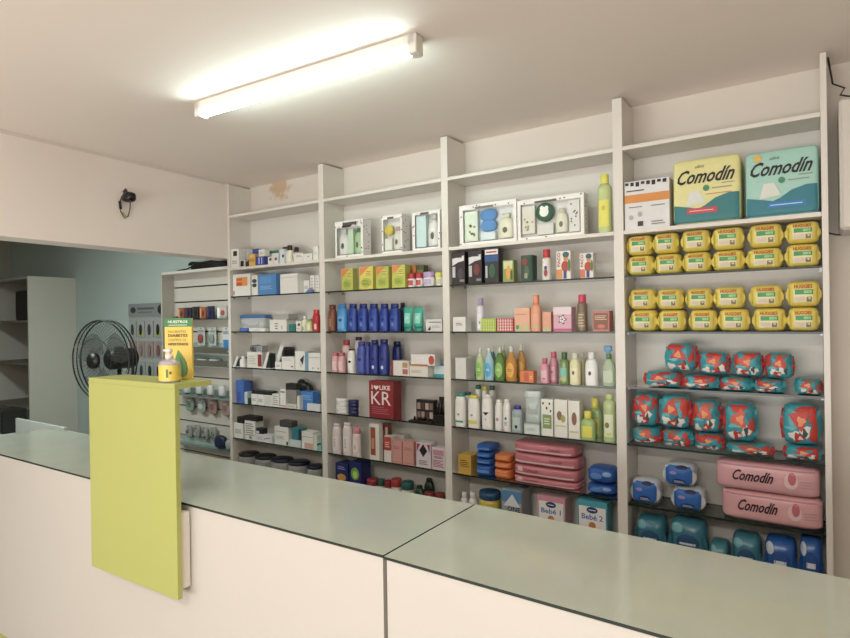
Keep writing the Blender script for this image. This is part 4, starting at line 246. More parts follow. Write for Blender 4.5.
('carton', 'milk_formula_carton', 'carton', 'teal and white milk carton reading Bebé 2, third bay, bottom shelf', 'milk formula cartons on the bottom shelf of the third bay', -0.9575, 0.057, 0.4751, 0.1515, 0.09, 0.2358, {'c': '#3F9AA8', 'dc': [('r', 0, 0.86, 1, 1, '#3AA0B4'), ('r', 0.05, 0.02, 0.95, 0.88, '#E4E0DC'), ('e', 0.31, 0.74, 0.69, 0.88, '#173A6E'), ('l', 0.38, 0.79, 0.62, 0.83, '#E4E0DC', 1), ('t', 0.14, 0.6, 0.86, 0.72, '#3A6FB8', 'Bebé 2', 'b'), ('e', 0.38, 0.4, 0.62, 0.56, '#B8742E'), ('e', 0.4, 0.2, 0.6, 0.42, '#C98A4a'), ('r', 0.2, 0.08, 0.8, 0.12, '#3AA0B4')]}),
('carton', 'nappy_carton', 'carton', 'large white carton with orange band and black top print, rightmost bay, topmost stocked shelf', '', -0.6722, 0.082, 2.0602, 0.2054, 0.14, 0.2333, {'c': '#DDDBDA', 'dc': [('r', 0, 0.55, 1, 0.72, '#DB8A22'), ('l', 0.05, 0.77, 0.45, 0.83, '#4a4a4c', 1), ('r', 0.02, 0.92, 0.1, 0.975, '#1f1d1c'), ('r', 0.13999999999999999, 0.9, 0.22, 0.975, '#1f1d1c'), ('r', 0.26, 0.88, 0.33999999999999997, 0.975, '#1f1d1c'), ('r', 0.38, 0.92, 0.45999999999999996, 0.975, '#1f1d1c'), ('r', 0.5, 0.9, 0.58, 0.975, '#1f1d1c'), ('r', 0.62, 0.88, 0.7, 0.975, '#1f1d1c'), ('r', 0.74, 0.92, 0.82, 0.975, '#1f1d1c'), ('r', 0.86, 0.9, 0.94, 0.975, '#1f1d1c'), ('l', 0.1, 0.44, 0.4, 0.48, '#777', 1), ('l', 0.6, 0.44, 0.9, 0.48, '#777', 1), ('e', 0.1, 0.2, 0.2, 0.3, '#aaa'), ('e', 0.3, 0.25, 0.4, 0.36, '#aaa'), ('r', 0.3, 0.06, 0.42, 0.16, '#333'), ('l', 0.6, 0.06, 0.9, 0.16, '#888', 2)]}),
('pack', 'nappy_pack', 'pack', 'large yellow adult nappy pack reading Comodín, rightmost bay, topmost stocked shelf', 'nappy packs on the topmost stocked shelf of the rightmost bay', -0.4159, 0.087, 2.0602, 0.2797, 0.15, 0.2974, {'c': '#E0DA8C', 'dc': [('p', [(-0.01, -0.01), (1.01, -0.01), (1.01, 0.42), (0.85, 0.42), (0.65, 0.36), (0.48, 0.25), (0.38, 0.21), (0.2, 0.25), (-0.01, 0.29)], '#1F7A80'), ('t', 0.05, 0.62, 0.95, 0.85, '#1c1a1c', 'Comodín', 'ib'), ('t', 0.34, 0.87, 0.48, 0.92, '#555', 'ultra', 'i'), ('e', 0.46, 0.48, 0.56, 0.58, '#3c8a62'), ('l', 0.6, 0.5, 0.9, 0.54, '#9a9a80', 1), ('l', 0.75, 0.57, 0.95, 0.6, '#8a8a78', 1), ('p', [(0.18, 0.25), (0.5, 0.3), (0.4, 0.5), (0.25, 0.5)], '#D8DCCF'), ('r', 0.2, 0.13, 0.68, 0.22, '#C93A48'), ('l', 0.24, 0.16, 0.62, 0.19, '#F0C0C0', 1), ('l', 0.5, 0.42, 0.9, 0.44, '#C94a40', 1)], 'n': 9}),
('pack', 'nappy_pack', 'pack', 'large aqua adult nappy pack reading Comodín, rightmost bay, topmost stocked shelf', 'nappy packs on the topmost stocked shelf of the rightmost bay', -0.1252, 0.087, 2.0602, 0.2678, 0.15, 0.2849, {'c': '#9CCFC0', 'dc': [('p', [(-0.01, -0.01), (1.01, -0.01), (1.01, 0.42), (0.85, 0.42), (0.65, 0.36), (0.48, 0.25), (0.38, 0.21), (0.2, 0.25), (-0.01, 0.29)], '#1C7C8C'), ('t', 0.05, 0.62, 0.95, 0.85, '#1c1a1c', 'Comodín', 'ib'), ('t', 0.34, 0.87, 0.48, 0.92, '#555', 'ultra', 'i'), ('e', 0.46, 0.48, 0.56, 0.58, '#3c8a62'), ('l', 0.6, 0.5, 0.9, 0.54, '#9a9a80', 1), ('l', 0.75, 0.57, 0.95, 0.6, '#8a8a78', 1), ('p', [(0.18, 0.25), (0.5, 0.3), (0.4, 0.5), (0.25, 0.5)], '#D8DCCF'), ('e', 0.1, 0.86, 0.22, 0.97, '#E8B52A'), ('r', 0.3, 0.1, 0.85, 0.19, '#1C7CC0'), ('l', 0.34, 0.13, 0.8, 0.16, '#BFE0F0', 1)], 'n': 9}),
('pack', 'wipes_pack', 'pack', 'first yellow wipes pack from left, lower row, rightmost bay, first glass shelf', 'wipes packs on the first glass shelf of the rightmost bay', -0.7135, 0.092, 1.8399, 0.1214, 0.16, 0.0975, {'c': '#E8D452', 'dc': [('r', 0.2, 0.14, 0.8, 0.68, '#E6DDA6'), ('t', 0.22, 0.7, 0.78, 0.86, '#BE2E1A', 'HUGGIES', 'b'), ('r', 0.24, 0.46, 0.8, 0.66, '#3C9A50'), ('r', 0.52, 0.5, 0.76, 0.62, '#8CCB84'), ('r', 0.24, 0.2, 0.56, 0.38, '#DCCBB8'), ('r', 0.6, 0.16, 0.76, 0.36, '#8a7a60')], 'n': 3.4, 'fin': 1}),
('pack', 'wipes_pack', 'pack', 'second yellow wipes pack from left, lower row, rightmost bay, first glass shelf', 'wipes packs on the first glass shelf of the rightmost bay', -0.5872, 0.092, 1.8399, 0.118, 0.16, 0.0972, {'c': '#E8D452', 'dc': [('r', 0.2, 0.14, 0.8, 0.68, '#E6DDA6'), ('t', 0.22, 0.7, 0.78, 0.86, '#BE2E1A', 'HUGGIES', 'b'), ('r', 0.24, 0.46, 0.8, 0.66, '#3C9A50'), ('r', 0.52, 0.5, 0.76, 0.62, '#8CCB84'), ('r', 0.24, 0.2, 0.56, 0.38, '#DCCBB8'), ('r', 0.6, 0.16, 0.76, 0.36, '#8a7a60')], 'n': 3.4, 'fin': 1}),
('pack', 'wipes_pack', 'pack', 'third yellow wipes pack from left, lower row, rightmost bay, first glass shelf', 'wipes packs on the first glass shelf of the rightmost bay', -0.4625, 0.092, 1.8399, 0.117, 0.16, 0.0961, {'c': '#E8D452', 'dc': [('r', 0.2, 0.14, 0.8, 0.68, '#E6DDA6'), ('t', 0.22, 0.7, 0.78, 0.86, '#BE2E1A', 'HUGGIES', 'b'), ('r', 0.24, 0.46, 0.8, 0.66, '#3C9A50'), ('r', 0.52, 0.5, 0.76, 0.62, '#8CCB84'), ('r', 0.24, 0.2, 0.56, 0.38, '#DCCBB8'), ('r', 0.6, 0.16, 0.76, 0.36, '#8a7a60')], 'n': 3.4, 'fin': 1}),
('pack', 'wipes_pack', 'pack', 'fourth yellow wipes pack from left, lower row, rightmost bay, first glass shelf', 'wipes packs on the first glass shelf of the rightmost bay', -0.3326, 0.092, 1.8399, 0.129, 0.16, 0.0941, {'c': '#E8D452', 'dc': [('r', 0.2, 0.14, 0.8, 0.68, '#E6DDA6'), ('t', 0.22, 0.7, 0.78, 0.86, '#BE2E1A', 'HUGGIES', 'b'), ('r', 0.24, 0.46, 0.8, 0.66, '#3C9A50'), ('r', 0.52, 0.5, 0.76, 0.62, '#8CCB84'), ('r', 0.24, 0.2, 0.56, 0.38, '#DCCBB8'), ('r', 0.6, 0.16, 0.76, 0.36, '#8a7a60')], 'n': 3.4, 'fin': 1}),
('pack', 'wipes_pack', 'pack', 'fifth yellow wipes pack from left, lower row, rightmost bay, first glass shelf', 'wipes packs on the first glass shelf of the rightmost bay', -0.193, 0.092, 1.8399, 0.1355, 0.16, 0.0927, {'c': '#E8D452', 'dc': [('r', 0.2, 0.14, 0.8, 0.68, '#E6DDA6'), ('t', 0.22, 0.7, 0.78, 0.86, '#BE2E1A', 'HUGGIES', 'b'), ('r', 0.24, 0.46, 0.8, 0.66, '#3C9A50'), ('r', 0.52, 0.5, 0.76, 0.62, '#8CCB84'), ('r', 0.24, 0.2, 0.56, 0.38, '#DCCBB8'), ('r', 0.6, 0.16, 0.76, 0.36, '#8a7a60')], 'n': 3.4, 'fin': 1}),
('pack', 'wipes_pack', 'pack', 'sixth yellow wipes pack from left, lower row, rightmost bay, first glass shelf', 'wipes packs on the first glass shelf of the rightmost bay', -0.0535, 0.092, 1.8399, 0.1222, 0.16, 0.0991, {'c': '#E8D452', 'dc': [('r', 0.2, 0.14, 0.8, 0.68, '#E6DDA6'), ('t', 0.22, 0.7, 0.78, 0.86, '#BE2E1A', 'HUGGIES', 'b'), ('r', 0.24, 0.46, 0.8, 0.66, '#3C9A50'), ('r', 0.52, 0.5, 0.76, 0.62, '#8CCB84'), ('r', 0.24, 0.2, 0.56, 0.38, '#DCCBB8'), ('r', 0.6, 0.16, 0.76, 0.36, '#8a7a60')], 'n': 3.4, 'fin': 1}),
('pack', 'wipes_pack', 'pack', 'first yellow wipes pack from left, upper row, rightmost bay, first glass shelf', 'wipes packs on the first glass shelf of the rightmost bay', -0.7159, 0.087, 1.9382, 0.1159, 0.15, 0.0975, {'c': '#E8D452', 'dc': [('r', 0.2, 0.14, 0.8, 0.68, '#E6DDA6'), ('t', 0.22, 0.7, 0.78, 0.86, '#BE2E1A', 'HUGGIES', 'b'), ('r', 0.24, 0.46, 0.8, 0.66, '#3C9A50'), ('r', 0.52, 0.5, 0.76, 0.62, '#8CCB84'), ('r', 0.24, 0.2, 0.56, 0.38, '#DCCBB8'), ('r', 0.6, 0.16, 0.76, 0.36, '#8a7a60')], 'n': 3.4, 'fin': 1}),
('pack', 'wipes_pack', 'pack', 'second yellow wipes pack from left, upper row, rightmost bay, first glass shelf', 'wipes packs on the first glass shelf of the rightmost bay', -0.5957, 0.087, 1.9379, 0.1121, 0.15, 0.0989, {'c': '#E8D452', 'dc': [('r', 0.2, 0.14, 0.8, 0.68, '#E6DDA6'), ('t', 0.22, 0.7, 0.78, 0.86, '#BE2E1A', 'HUGGIES', 'b'), ('r', 0.24, 0.46, 0.8, 0.66, '#3C9A50'), ('r', 0.52, 0.5, 0.76, 0.62, '#8CCB84'), ('r', 0.24, 0.2, 0.56, 0.38, '#DCCBB8'), ('r', 0.6, 0.16, 0.76, 0.36, '#8a7a60')], 'n': 3.4, 'fin': 1}),
('pack', 'wipes_pack', 'pack', 'third yellow wipes pack from left, upper row, rightmost bay, first glass shelf', 'wipes packs on the first glass shelf of the rightmost bay', -0.4662, 0.087, 1.9368, 0.1201, 0.15, 0.1019, {'c': '#E8D452', 'dc': [('r', 0.2, 0.14, 0.8, 0.68, '#E6DDA6'), ('t', 0.22, 0.7, 0.78, 0.86, '#BE2E1A', 'HUGGIES', 'b'), ('r', 0.24, 0.46, 0.8, 0.66, '#3C9A50'), ('r', 0.52, 0.5, 0.76, 0.62, '#8CCB84'), ('r', 0.24, 0.2, 0.56, 0.38, '#DCCBB8'), ('r', 0.6, 0.16, 0.76, 0.36, '#8a7a60')], 'n': 3.4, 'fin': 1}),
('pack', 'wipes_pack', 'pack', 'fourth yellow wipes pack from left, upper row, rightmost bay, first glass shelf', 'wipes packs on the first glass shelf of the rightmost bay', -0.3335, 0.087, 1.9349, 0.1266, 0.15, 0.102, {'c': '#E8D452', 'dc': [('r', 0.2, 0.14, 0.8, 0.68, '#E6DDA6'), ('t', 0.22, 0.7, 0.78, 0.86, '#BE2E1A', 'HUGGIES', 'b'), ('r', 0.24, 0.46, 0.8, 0.66, '#3C9A50'), ('r', 0.52, 0.5, 0.76, 0.62, '#8CCB84'), ('r', 0.24, 0.2, 0.56, 0.38, '#DCCBB8'), ('r', 0.6, 0.16, 0.76, 0.36, '#8a7a60')], 'n': 3.4, 'fin': 1}),
('pack', 'wipes_pack', 'pack', 'fifth yellow wipes pack from left, upper row, rightmost bay, first glass shelf', 'wipes packs on the first glass shelf of the rightmost bay', -0.1874, 0.087, 1.9334, 0.1284, 0.15, 0.1043, {'c': '#E8D452', 'dc': [('r', 0.2, 0.14, 0.8, 0.68, '#E6DDA6'), ('t', 0.22, 0.7, 0.78, 0.86, '#BE2E1A', 'HUGGIES', 'b'), ('r', 0.24, 0.46, 0.8, 0.66, '#3C9A50'), ('r', 0.52, 0.5, 0.76, 0.62, '#8CCB84'), ('r', 0.24, 0.2, 0.56, 0.38, '#DCCBB8'), ('r', 0.6, 0.16, 0.76, 0.36, '#8a7a60')], 'n': 3.4, 'fin': 1}),
('pack', 'wipes_pack', 'pack', 'sixth yellow wipes pack from left, upper row, rightmost bay, first glass shelf', 'wipes packs on the first glass shelf of the rightmost bay', -0.0524, 0.087, 1.9398, 0.1221, 0.15, 0.093, {'c': '#E8D452', 'dc': [('r', 0.2, 0.14, 0.8, 0.68, '#E6DDA6'), ('t', 0.22, 0.7, 0.78, 0.86, '#BE2E1A', 'HUGGIES', 'b'), ('r', 0.24, 0.46, 0.8, 0.66, '#3C9A50'), ('r', 0.52, 0.5, 0.76, 0.62, '#8CCB84'), ('r', 0.24, 0.2, 0.56, 0.38, '#DCCBB8'), ('r', 0.6, 0.16, 0.76, 0.36, '#8a7a60')], 'n': 3.4, 'fin': 1}),
('pack', 'wipes_pack', 'pack', 'first yellow wipes pack from left, lower row, rightmost bay, second glass shelf', 'wipes packs on the second glass shelf of the rightmost bay', -0.7024, 0.092, 1.5686, 0.1228, 0.16, 0.1047, {'c': '#E8D452', 'dc': [('r', 0.2, 0.14, 0.8, 0.68, '#E6DDA6'), ('t', 0.22, 0.7, 0.78, 0.86, '#BE2E1A', 'HUGGIES', 'b'), ('r', 0.24, 0.46, 0.8, 0.66, '#3C9A50'), ('r', 0.52, 0.5, 0.76, 0.62, '#8CCB84'), ('r', 0.24, 0.2, 0.56, 0.38, '#DCCBB8'), ('r', 0.6, 0.16, 0.76, 0.36, '#8a7a60')], 'n': 3.4, 'fin': 1}),
('pack', 'wipes_pack', 'pack', 'second yellow wipes pack from left, lower row, rightmost bay, second glass shelf', 'wipes packs on the second glass shelf of the rightmost bay', -0.575, 0.092, 1.5686, 0.1209, 0.16, 0.102, {'c': '#E8D452', 'dc': [('r', 0.2, 0.14, 0.8, 0.68, '#E6DDA6'), ('t', 0.22, 0.7, 0.78, 0.86, '#BE2E1A', 'HUGGIES', 'b'), ('r', 0.24, 0.46, 0.8, 0.66, '#3C9A50'), ('r', 0.52, 0.5, 0.76, 0.62, '#8CCB84'), ('r', 0.24, 0.2, 0.56, 0.38, '#DCCBB8'), ('r', 0.6, 0.16, 0.76, 0.36, '#8a7a60')], 'n': 3.4, 'fin': 1}),
('pack', 'wipes_pack', 'pack', 'third yellow wipes pack from left, lower row, rightmost bay, second glass shelf', 'wipes packs on the second glass shelf of the rightmost bay', -0.4396, 0.092, 1.5686, 0.1151, 0.16, 0.1011, {'c': '#E8D452', 'dc': [('r', 0.2, 0.14, 0.8, 0.68, '#E6DDA6'), ('t', 0.22, 0.7, 0.78, 0.86, '#BE2E1A', 'HUGGIES', 'b'), ('r', 0.24, 0.46, 0.8, 0.66, '#3C9A50'), ('r', 0.52, 0.5, 0.76, 0.62, '#8CCB84'), ('r', 0.24, 0.2, 0.56, 0.38, '#DCCBB8'), ('r', 0.6, 0.16, 0.76, 0.36, '#8a7a60')], 'n': 3.4, 'fin': 1}),
('pack', 'wipes_pack', 'pack', 'fourth yellow wipes pack from left, lower row, rightmost bay, second glass shelf', 'wipes packs on the second glass shelf of the rightmost bay', -0.3135, 0.092, 1.5686, 0.1236, 0.16, 0.102, {'c': '#E8D452', 'dc': [('r', 0.2, 0.14, 0.8, 0.68, '#E6DDA6'), ('t', 0.22, 0.7, 0.78, 0.86, '#BE2E1A', 'HUGGIES', 'b'), ('r', 0.24, 0.46, 0.8, 0.66, '#3C9A50'), ('r', 0.52, 0.5, 0.76, 0.62, '#8CCB84'), ('r', 0.24, 0.2, 0.56, 0.38, '#DCCBB8'), ('r', 0.6, 0.16, 0.76, 0.36, '#8a7a60')], 'n': 3.4, 'fin': 1}),
('pack', 'wipes_pack', 'pack', 'fifth yellow wipes pack from left, lower row, rightmost bay, second glass shelf', 'wipes packs on the second glass shelf of the rightmost bay', -0.1774, 0.092, 1.5686, 0.1242, 0.16, 0.1025, {'c': '#E8D452', 'dc': [('r', 0.2, 0.14, 0.8, 0.68, '#E6DDA6'), ('t', 0.22, 0.7, 0.78, 0.86, '#BE2E1A', 'HUGGIES', 'b'), ('r', 0.24, 0.46, 0.8, 0.66, '#3C9A50'), ('r', 0.52, 0.5, 0.76, 0.62, '#8CCB84'), ('r', 0.24, 0.2, 0.56, 0.38, '#DCCBB8'), ('r', 0.6, 0.16, 0.76, 0.36, '#8a7a60')], 'n': 3.4, 'fin': 1}),
('pack', 'wipes_pack', 'pack', 'sixth yellow wipes pack from left, lower row, rightmost bay, second glass shelf', 'wipes packs on the second glass shelf of the rightmost bay', -0.0532, 0.092, 1.5686, 0.112, 0.16, 0.103, {'c': '#E8D452', 'dc': [('r', 0.2, 0.14, 0.8, 0.68, '#E6DDA6'), ('t', 0.22, 0.7, 0.78, 0.86, '#BE2E1A', 'HUGGIES', 'b'), ('r', 0.24, 0.46, 0.8, 0.66, '#3C9A50'), ('r', 0.52, 0.5, 0.76, 0.62, '#8CCB84'), ('r', 0.24, 0.2, 0.56, 0.38, '#DCCBB8'), ('r', 0.6, 0.16, 0.76, 0.36, '#8a7a60')], 'n': 3.4, 'fin': 1}),
('pack', 'wipes_pack', 'pack', 'first yellow wipes pack from left, upper row, rightmost bay, second glass shelf', 'wipes packs on the second glass shelf of the rightmost bay', -0.7061, 0.087, 1.6741, 0.121, 0.15, 0.1027, {'c': '#E8D452', 'dc': [('r', 0.2, 0.14, 0.8, 0.68, '#E6DDA6'), ('t', 0.22, 0.7, 0.78, 0.86, '#BE2E1A', 'HUGGIES', 'b'), ('r', 0.24, 0.46, 0.8, 0.66, '#3C9A50'), ('r', 0.52, 0.5, 0.76, 0.62, '#8CCB84'), ('r', 0.24, 0.2, 0.56, 0.38, '#DCCBB8'), ('r', 0.6, 0.16, 0.76, 0.36, '#8a7a60')], 'n': 3.4, 'fin': 1}),
('pack', 'wipes_pack', 'pack', 'second yellow wipes pack from left, upper row, rightmost bay, second glass shelf', 'wipes packs on the second glass shelf of the rightmost bay', -0.5799, 0.087, 1.6715, 0.1167, 0.15, 0.1011, {'c': '#E8D452', 'dc': [('r', 0.2, 0.14, 0.8, 0.68, '#E6DDA6'), ('t', 0.22, 0.7, 0.78, 0.86, '#BE2E1A', 'HUGGIES', 'b'), ('r', 0.24, 0.46, 0.8, 0.66, '#3C9A50'), ('r', 0.52, 0.5, 0.76, 0.62, '#8CCB84'), ('r', 0.24, 0.2, 0.56, 0.38, '#DCCBB8'), ('r', 0.6, 0.16, 0.76, 0.36, '#8a7a60')], 'n': 3.4, 'fin': 1}),
('pack', 'wipes_pack', 'pack', 'third yellow wipes pack from left, upper row, rightmost bay, second glass shelf', 'wipes packs on the second glass shelf of the rightmost bay', -0.4547, 0.087, 1.6705, 0.1107, 0.15, 0.0996, {'c': '#E8D452', 'dc': [('r', 0.2, 0.14, 0.8, 0.68, '#E6DDA6'), ('t', 0.22, 0.7, 0.78, 0.86, '#BE2E1A', 'HUGGIES', 'b'), ('r', 0.24, 0.46, 0.8, 0.66, '#3C9A50'), ('r', 0.52, 0.5, 0.76, 0.62, '#8CCB84'), ('r', 0.24, 0.2, 0.56, 0.38, '#DCCBB8'), ('r', 0.6, 0.16, 0.76, 0.36, '#8a7a60')], 'n': 3.4, 'fin': 1}),
('pack', 'wipes_pack', 'pack', 'fourth yellow wipes pack from left, upper row, rightmost bay, second glass shelf', 'wipes packs on the second glass shelf of the rightmost bay', -0.3309, 0.087, 1.6714, 0.1225, 0.15, 0.1006, {'c': '#E8D452', 'dc': [('r', 0.2, 0.14, 0.8, 0.68, '#E6DDA6'), ('t', 0.22, 0.7, 0.78, 0.86, '#BE2E1A', 'HUGGIES', 'b'), ('r', 0.24, 0.46, 0.8, 0.66, '#3C9A50'), ('r', 0.52, 0.5, 0.76, 0.62, '#8CCB84'), ('r', 0.24, 0.2, 0.56, 0.38, '#DCCBB8'), ('r', 0.6, 0.16, 0.76, 0.36, '#8a7a60')], 'n': 3.4, 'fin': 1}),
('pack', 'wipes_pack', 'pack', 'fifth yellow wipes pack from left, upper row, rightmost bay, second glass shelf', 'wipes packs on the second glass shelf of the rightmost bay', -0.1877, 0.087, 1.6719, 0.1254, 0.15, 0.1008, {'c': '#E8D452', 'dc': [('r', 0.2, 0.14, 0.8, 0.68, '#E6DDA6'), ('t', 0.22, 0.7, 0.78, 0.86, '#BE2E1A', 'HUGGIES', 'b'), ('r', 0.24, 0.46, 0.8, 0.66, '#3C9A50'), ('r', 0.52, 0.5, 0.76, 0.62, '#8CCB84'), ('r', 0.24, 0.2, 0.56, 0.38, '#DCCBB8'), ('r', 0.6, 0.16, 0.76, 0.36, '#8a7a60')], 'n': 3.4, 'fin': 1}),
('pack', 'wipes_pack', 'pack', 'sixth yellow wipes pack from left, upper row, rightmost bay, second glass shelf', 'wipes packs on the second glass shelf of the rightmost bay', -0.0518, 0.087, 1.6724, 0.1221, 0.15, 0.1109, {'c': '#E8D452', 'dc': [('r', 0.2, 0.14, 0.8, 0.68, '#E6DDA6'), ('t', 0.22, 0.7, 0.78, 0.86, '#BE2E1A', 'HUGGIES', 'b'), ('r', 0.24, 0.46, 0.8, 0.66, '#3C9A50'), ('r', 0.52, 0.5, 0.76, 0.62, '#8CCB84'), ('r', 0.24, 0.2, 0.56, 0.38, '#DCCBB8'), ('r', 0.6, 0.16, 0.76, 0.36, '#8a7a60')], 'n': 3.4, 'fin': 1}),
('pack', 'nappy_pack', 'pack', 'first teal and red nappy pack from left, lower row, rightmost bay, third glass shelf', 'nappy packs on the third glass shelf of the rightmost bay', -0.6182, 0.082, 1.3024, 0.1644, 0.14, 0.0786, {'c': '#2A9AA6', 'dc': [('e', 0.25, 0.3, 0.62, 0.85, '#C8321F'), ('e', 0.33, 0.42, 0.54, 0.7, '#D9B49A'), ('e', 0.66, 0.2, 0.92, 0.75, '#DDD8D2'), ('r', 0.6, 0.35, 0.7, 0.7, '#4c5a48'), ('e', 0.02, 0.1, 0.22, 0.6, '#B82E24')], 'n': 2.7, 'fin': 2}),
('pack', 'nappy_pack', 'pack', 'second teal and red nappy pack from left, lower row, rightmost bay, third glass shelf', 'nappy packs on the third glass shelf of the rightmost bay', -0.4541, 0.082, 1.3024, 0.1485, 0.14, 0.0666, {'c': '#2A9AA6', 'dc': [('e', 0.25, 0.3, 0.62, 0.85, '#C8321F'), ('e', 0.33, 0.42, 0.54, 0.7, '#D9B49A'), ('e', 0.66, 0.2, 0.92, 0.75, '#DDD8D2'), ('r', 0.6, 0.35, 0.7, 0.7, '#4c5a48'), ('e', 0.02, 0.1, 0.22, 0.6, '#B82E24')], 'n': 2.7, 'fin': 2}),
('pack', 'nappy_pack', 'pack', 'third teal and red nappy pack from left, lower row, rightmost bay, third glass shelf', 'nappy packs on the third glass shelf of the rightmost bay', -0.3075, 0.082, 1.3024, 0.1268, 0.14, 0.0639, {'c': '#2A9AA6', 'dc': [('e', 0.25, 0.3, 0.62, 0.85, '#C8321F'), ('e', 0.33, 0.42, 0.54, 0.7, '#D9B49A'), ('e', 0.66, 0.2, 0.92, 0.75, '#DDD8D2'), ('r', 0.6, 0.35, 0.7, 0.7, '#4c5a48'), ('e', 0.02, 0.1, 0.22, 0.6, '#B82E24')], 'n': 2.7, 'fin': 2}),
('pack', 'nappy_pack', 'pack', 'fourth teal and red nappy pack from left, lower row, rightmost bay, third glass shelf', 'nappy packs on the third glass shelf of the rightmost bay', -0.1779, 0.082, 1.3024, 0.1107, 0.14, 0.061, {'c': '#2A9AA6', 'dc': [('e', 0.25, 0.3, 0.62, 0.85, '#C8321F'), ('e', 0.33, 0.42, 0.54, 0.7, '#D9B49A'), ('e', 0.66, 0.2, 0.92, 0.75, '#DDD8D2'), ('r', 0.6, 0.35, 0.7, 0.7, '#4c5a48'), ('e', 0.02, 0.1, 0.22, 0.6, '#B82E24')], 'n': 2.7, 'fin': 2}),
('pack', 'nappy_pack', 'pack', 'fifth teal and red nappy pack from left, lower row, rightmost bay, third glass shelf', 'nappy packs on the third glass shelf of the rightmost bay', -0.0399, 0.082, 1.3024, 0.0956, 0.14, 0.071, {'c': '#2A9AA6', 'dc': [('e', 0.25, 0.3, 0.62, 0.85, '#C8321F'), ('e', 0.33, 0.42, 0.54, 0.7, '#D9B49A'), ('e', 0.66, 0.2, 0.92, 0.75, '#DDD8D2'), ('r', 0.6, 0.35, 0.7, 0.7, '#4c5a48'), ('e', 0.02, 0.1, 0.22, 0.6, '#B82E24')], 'n': 2.7, 'fin': 2}),
('pack', 'nappy_pack', 'pack', 'first teal and red nappy pack from left, upper row, rightmost bay, third glass shelf', 'nappy packs on the third glass shelf of the rightmost bay', -0.5349, 0.077, 1.3818, 0.1353, 0.13, 0.1331, {'c': '#2A9AA6', 'dc': [('e', 0.18, 0.42, 0.78, 0.92, '#C8321F'), ('e', 0.3, 0.55, 0.68, 0.8, '#E2854A'), ('r', 0.05, 0.3, 0.95, 0.4, '#2CA6B0'), ('e', 0.4, 0.08, 0.75, 0.32, '#C23A28'), ('e', 0.08, 0.06, 0.35, 0.28, '#D9D4CE'), ('r', 0.72, 0.1, 0.86, 0.3, '#4c5a48')], 'n': 2.7, 'fin': 2}),
('pack', 'nappy_pack', 'pack', 'second teal and red nappy pack from left, upper row, rightmost bay, third glass shelf', 'nappy packs on the third glass shelf of the rightmost bay', -0.3957, 0.077, 1.3698, 0.1235, 0.13, 0.1078, {'c': '#2A9AA6', 'dc': [('e', 0.18, 0.42, 0.78, 0.92, '#C8321F'), ('e', 0.3, 0.55, 0.68, 0.8, '#E2854A'), ('r', 0.05, 0.3, 0.95, 0.4, '#2CA6B0'), ('e', 0.4, 0.08, 0.75, 0.32, '#C23A28'), ('e', 0.08, 0.06, 0.35, 0.28, '#D9D4CE'), ('r', 0.72, 0.1, 0.86, 0.3, '#4c5a48')], 'n': 2.7, 'fin': 2}),
('pack', 'nappy_pack', 'pack', 'third teal and red nappy pack from left, upper row, rightmost bay, third glass shelf', 'nappy packs on the third glass shelf of the rightmost bay', -0.2609, 0.077, 1.3671, 0.1172, 0.13, 0.1132, {'c': '#2A9AA6', 'dc': [('e', 0.18, 0.42, 0.78, 0.92, '#C8321F'), ('e', 0.3, 0.55, 0.68, 0.8, '#E2854A'), ('r', 0.05, 0.3, 0.95, 0.4, '#2CA6B0'), ('e', 0.4, 0.08, 0.75, 0.32, '#C23A28'), ('e', 0.08, 0.06, 0.35, 0.28, '#D9D4CE'), ('r', 0.72, 0.1, 0.86, 0.3, '#4c5a48')], 'n': 2.7, 'fin': 2}),
('pack', 'nappy_pack', 'pack', 'fourth teal and red nappy pack from left, upper row, rightmost bay, third glass shelf', 'nappy packs on the third glass shelf of the rightmost bay', -0.1418, 0.077, 1.3642, 0.1042, 0.13, 0.1144, {'c': '#2A9AA6', 'dc': [('e', 0.18, 0.42, 0.78, 0.92, '#C8321F'), ('e', 0.3, 0.55, 0.68, 0.8, '#E2854A'), ('r', 0.05, 0.3, 0.95, 0.4, '#2CA6B0'), ('e', 0.4, 0.08, 0.75, 0.32, '#C23A28'), ('e', 0.08, 0.06, 0.35, 0.28, '#D9D4CE'), ('r', 0.72, 0.1, 0.86, 0.3, '#4c5a48')], 'n': 2.7, 'fin': 2}),
('pack', 'nappy_pack', 'pack', 'first teal and red nappy pack from left, lower row, rightmost bay, fourth glass shelf', 'nappy packs on the fourth glass shelf of the rightmost bay', -0.693, 0.082, 1.0246, 0.1278, 0.14, 0.0836, {'c': '#2A9AA6', 'dc': [('e', 0.25, 0.3, 0.62, 0.85, '#C8321F'), ('e', 0.33, 0.42, 0.54, 0.7, '#D9B49A'), ('e', 0.66, 0.2, 0.92, 0.75, '#DDD8D2'), ('r', 0.6, 0.35, 0.7, 0.7, '#4c5a48'), ('e', 0.02, 0.1, 0.22, 0.6, '#B82E24')], 'n': 2.7, 'fin': 2}),
('pack', 'nappy_pack', 'pack', 'second teal and red nappy pack from left, lower row, rightmost bay, fourth glass shelf', 'nappy packs on the fourth glass shelf of the rightmost bay', -0.5558, 0.082, 1.0246, 0.1306, 0.14, 0.0842, {'c': '#2A9AA6', 'dc': [('e', 0.25, 0.3, 0.62, 0.85, '#C8321F'), ('e', 0.33, 0.42, 0.54, 0.7, '#D9B49A'), ('e', 0.66, 0.2, 0.92, 0.75, '#DDD8D2'), ('r', 0.6, 0.35, 0.7, 0.7, '#4c5a48'), ('e', 0.02, 0.1, 0.22, 0.6, '#B82E24')], 'n': 2.7, 'fin': 2}),
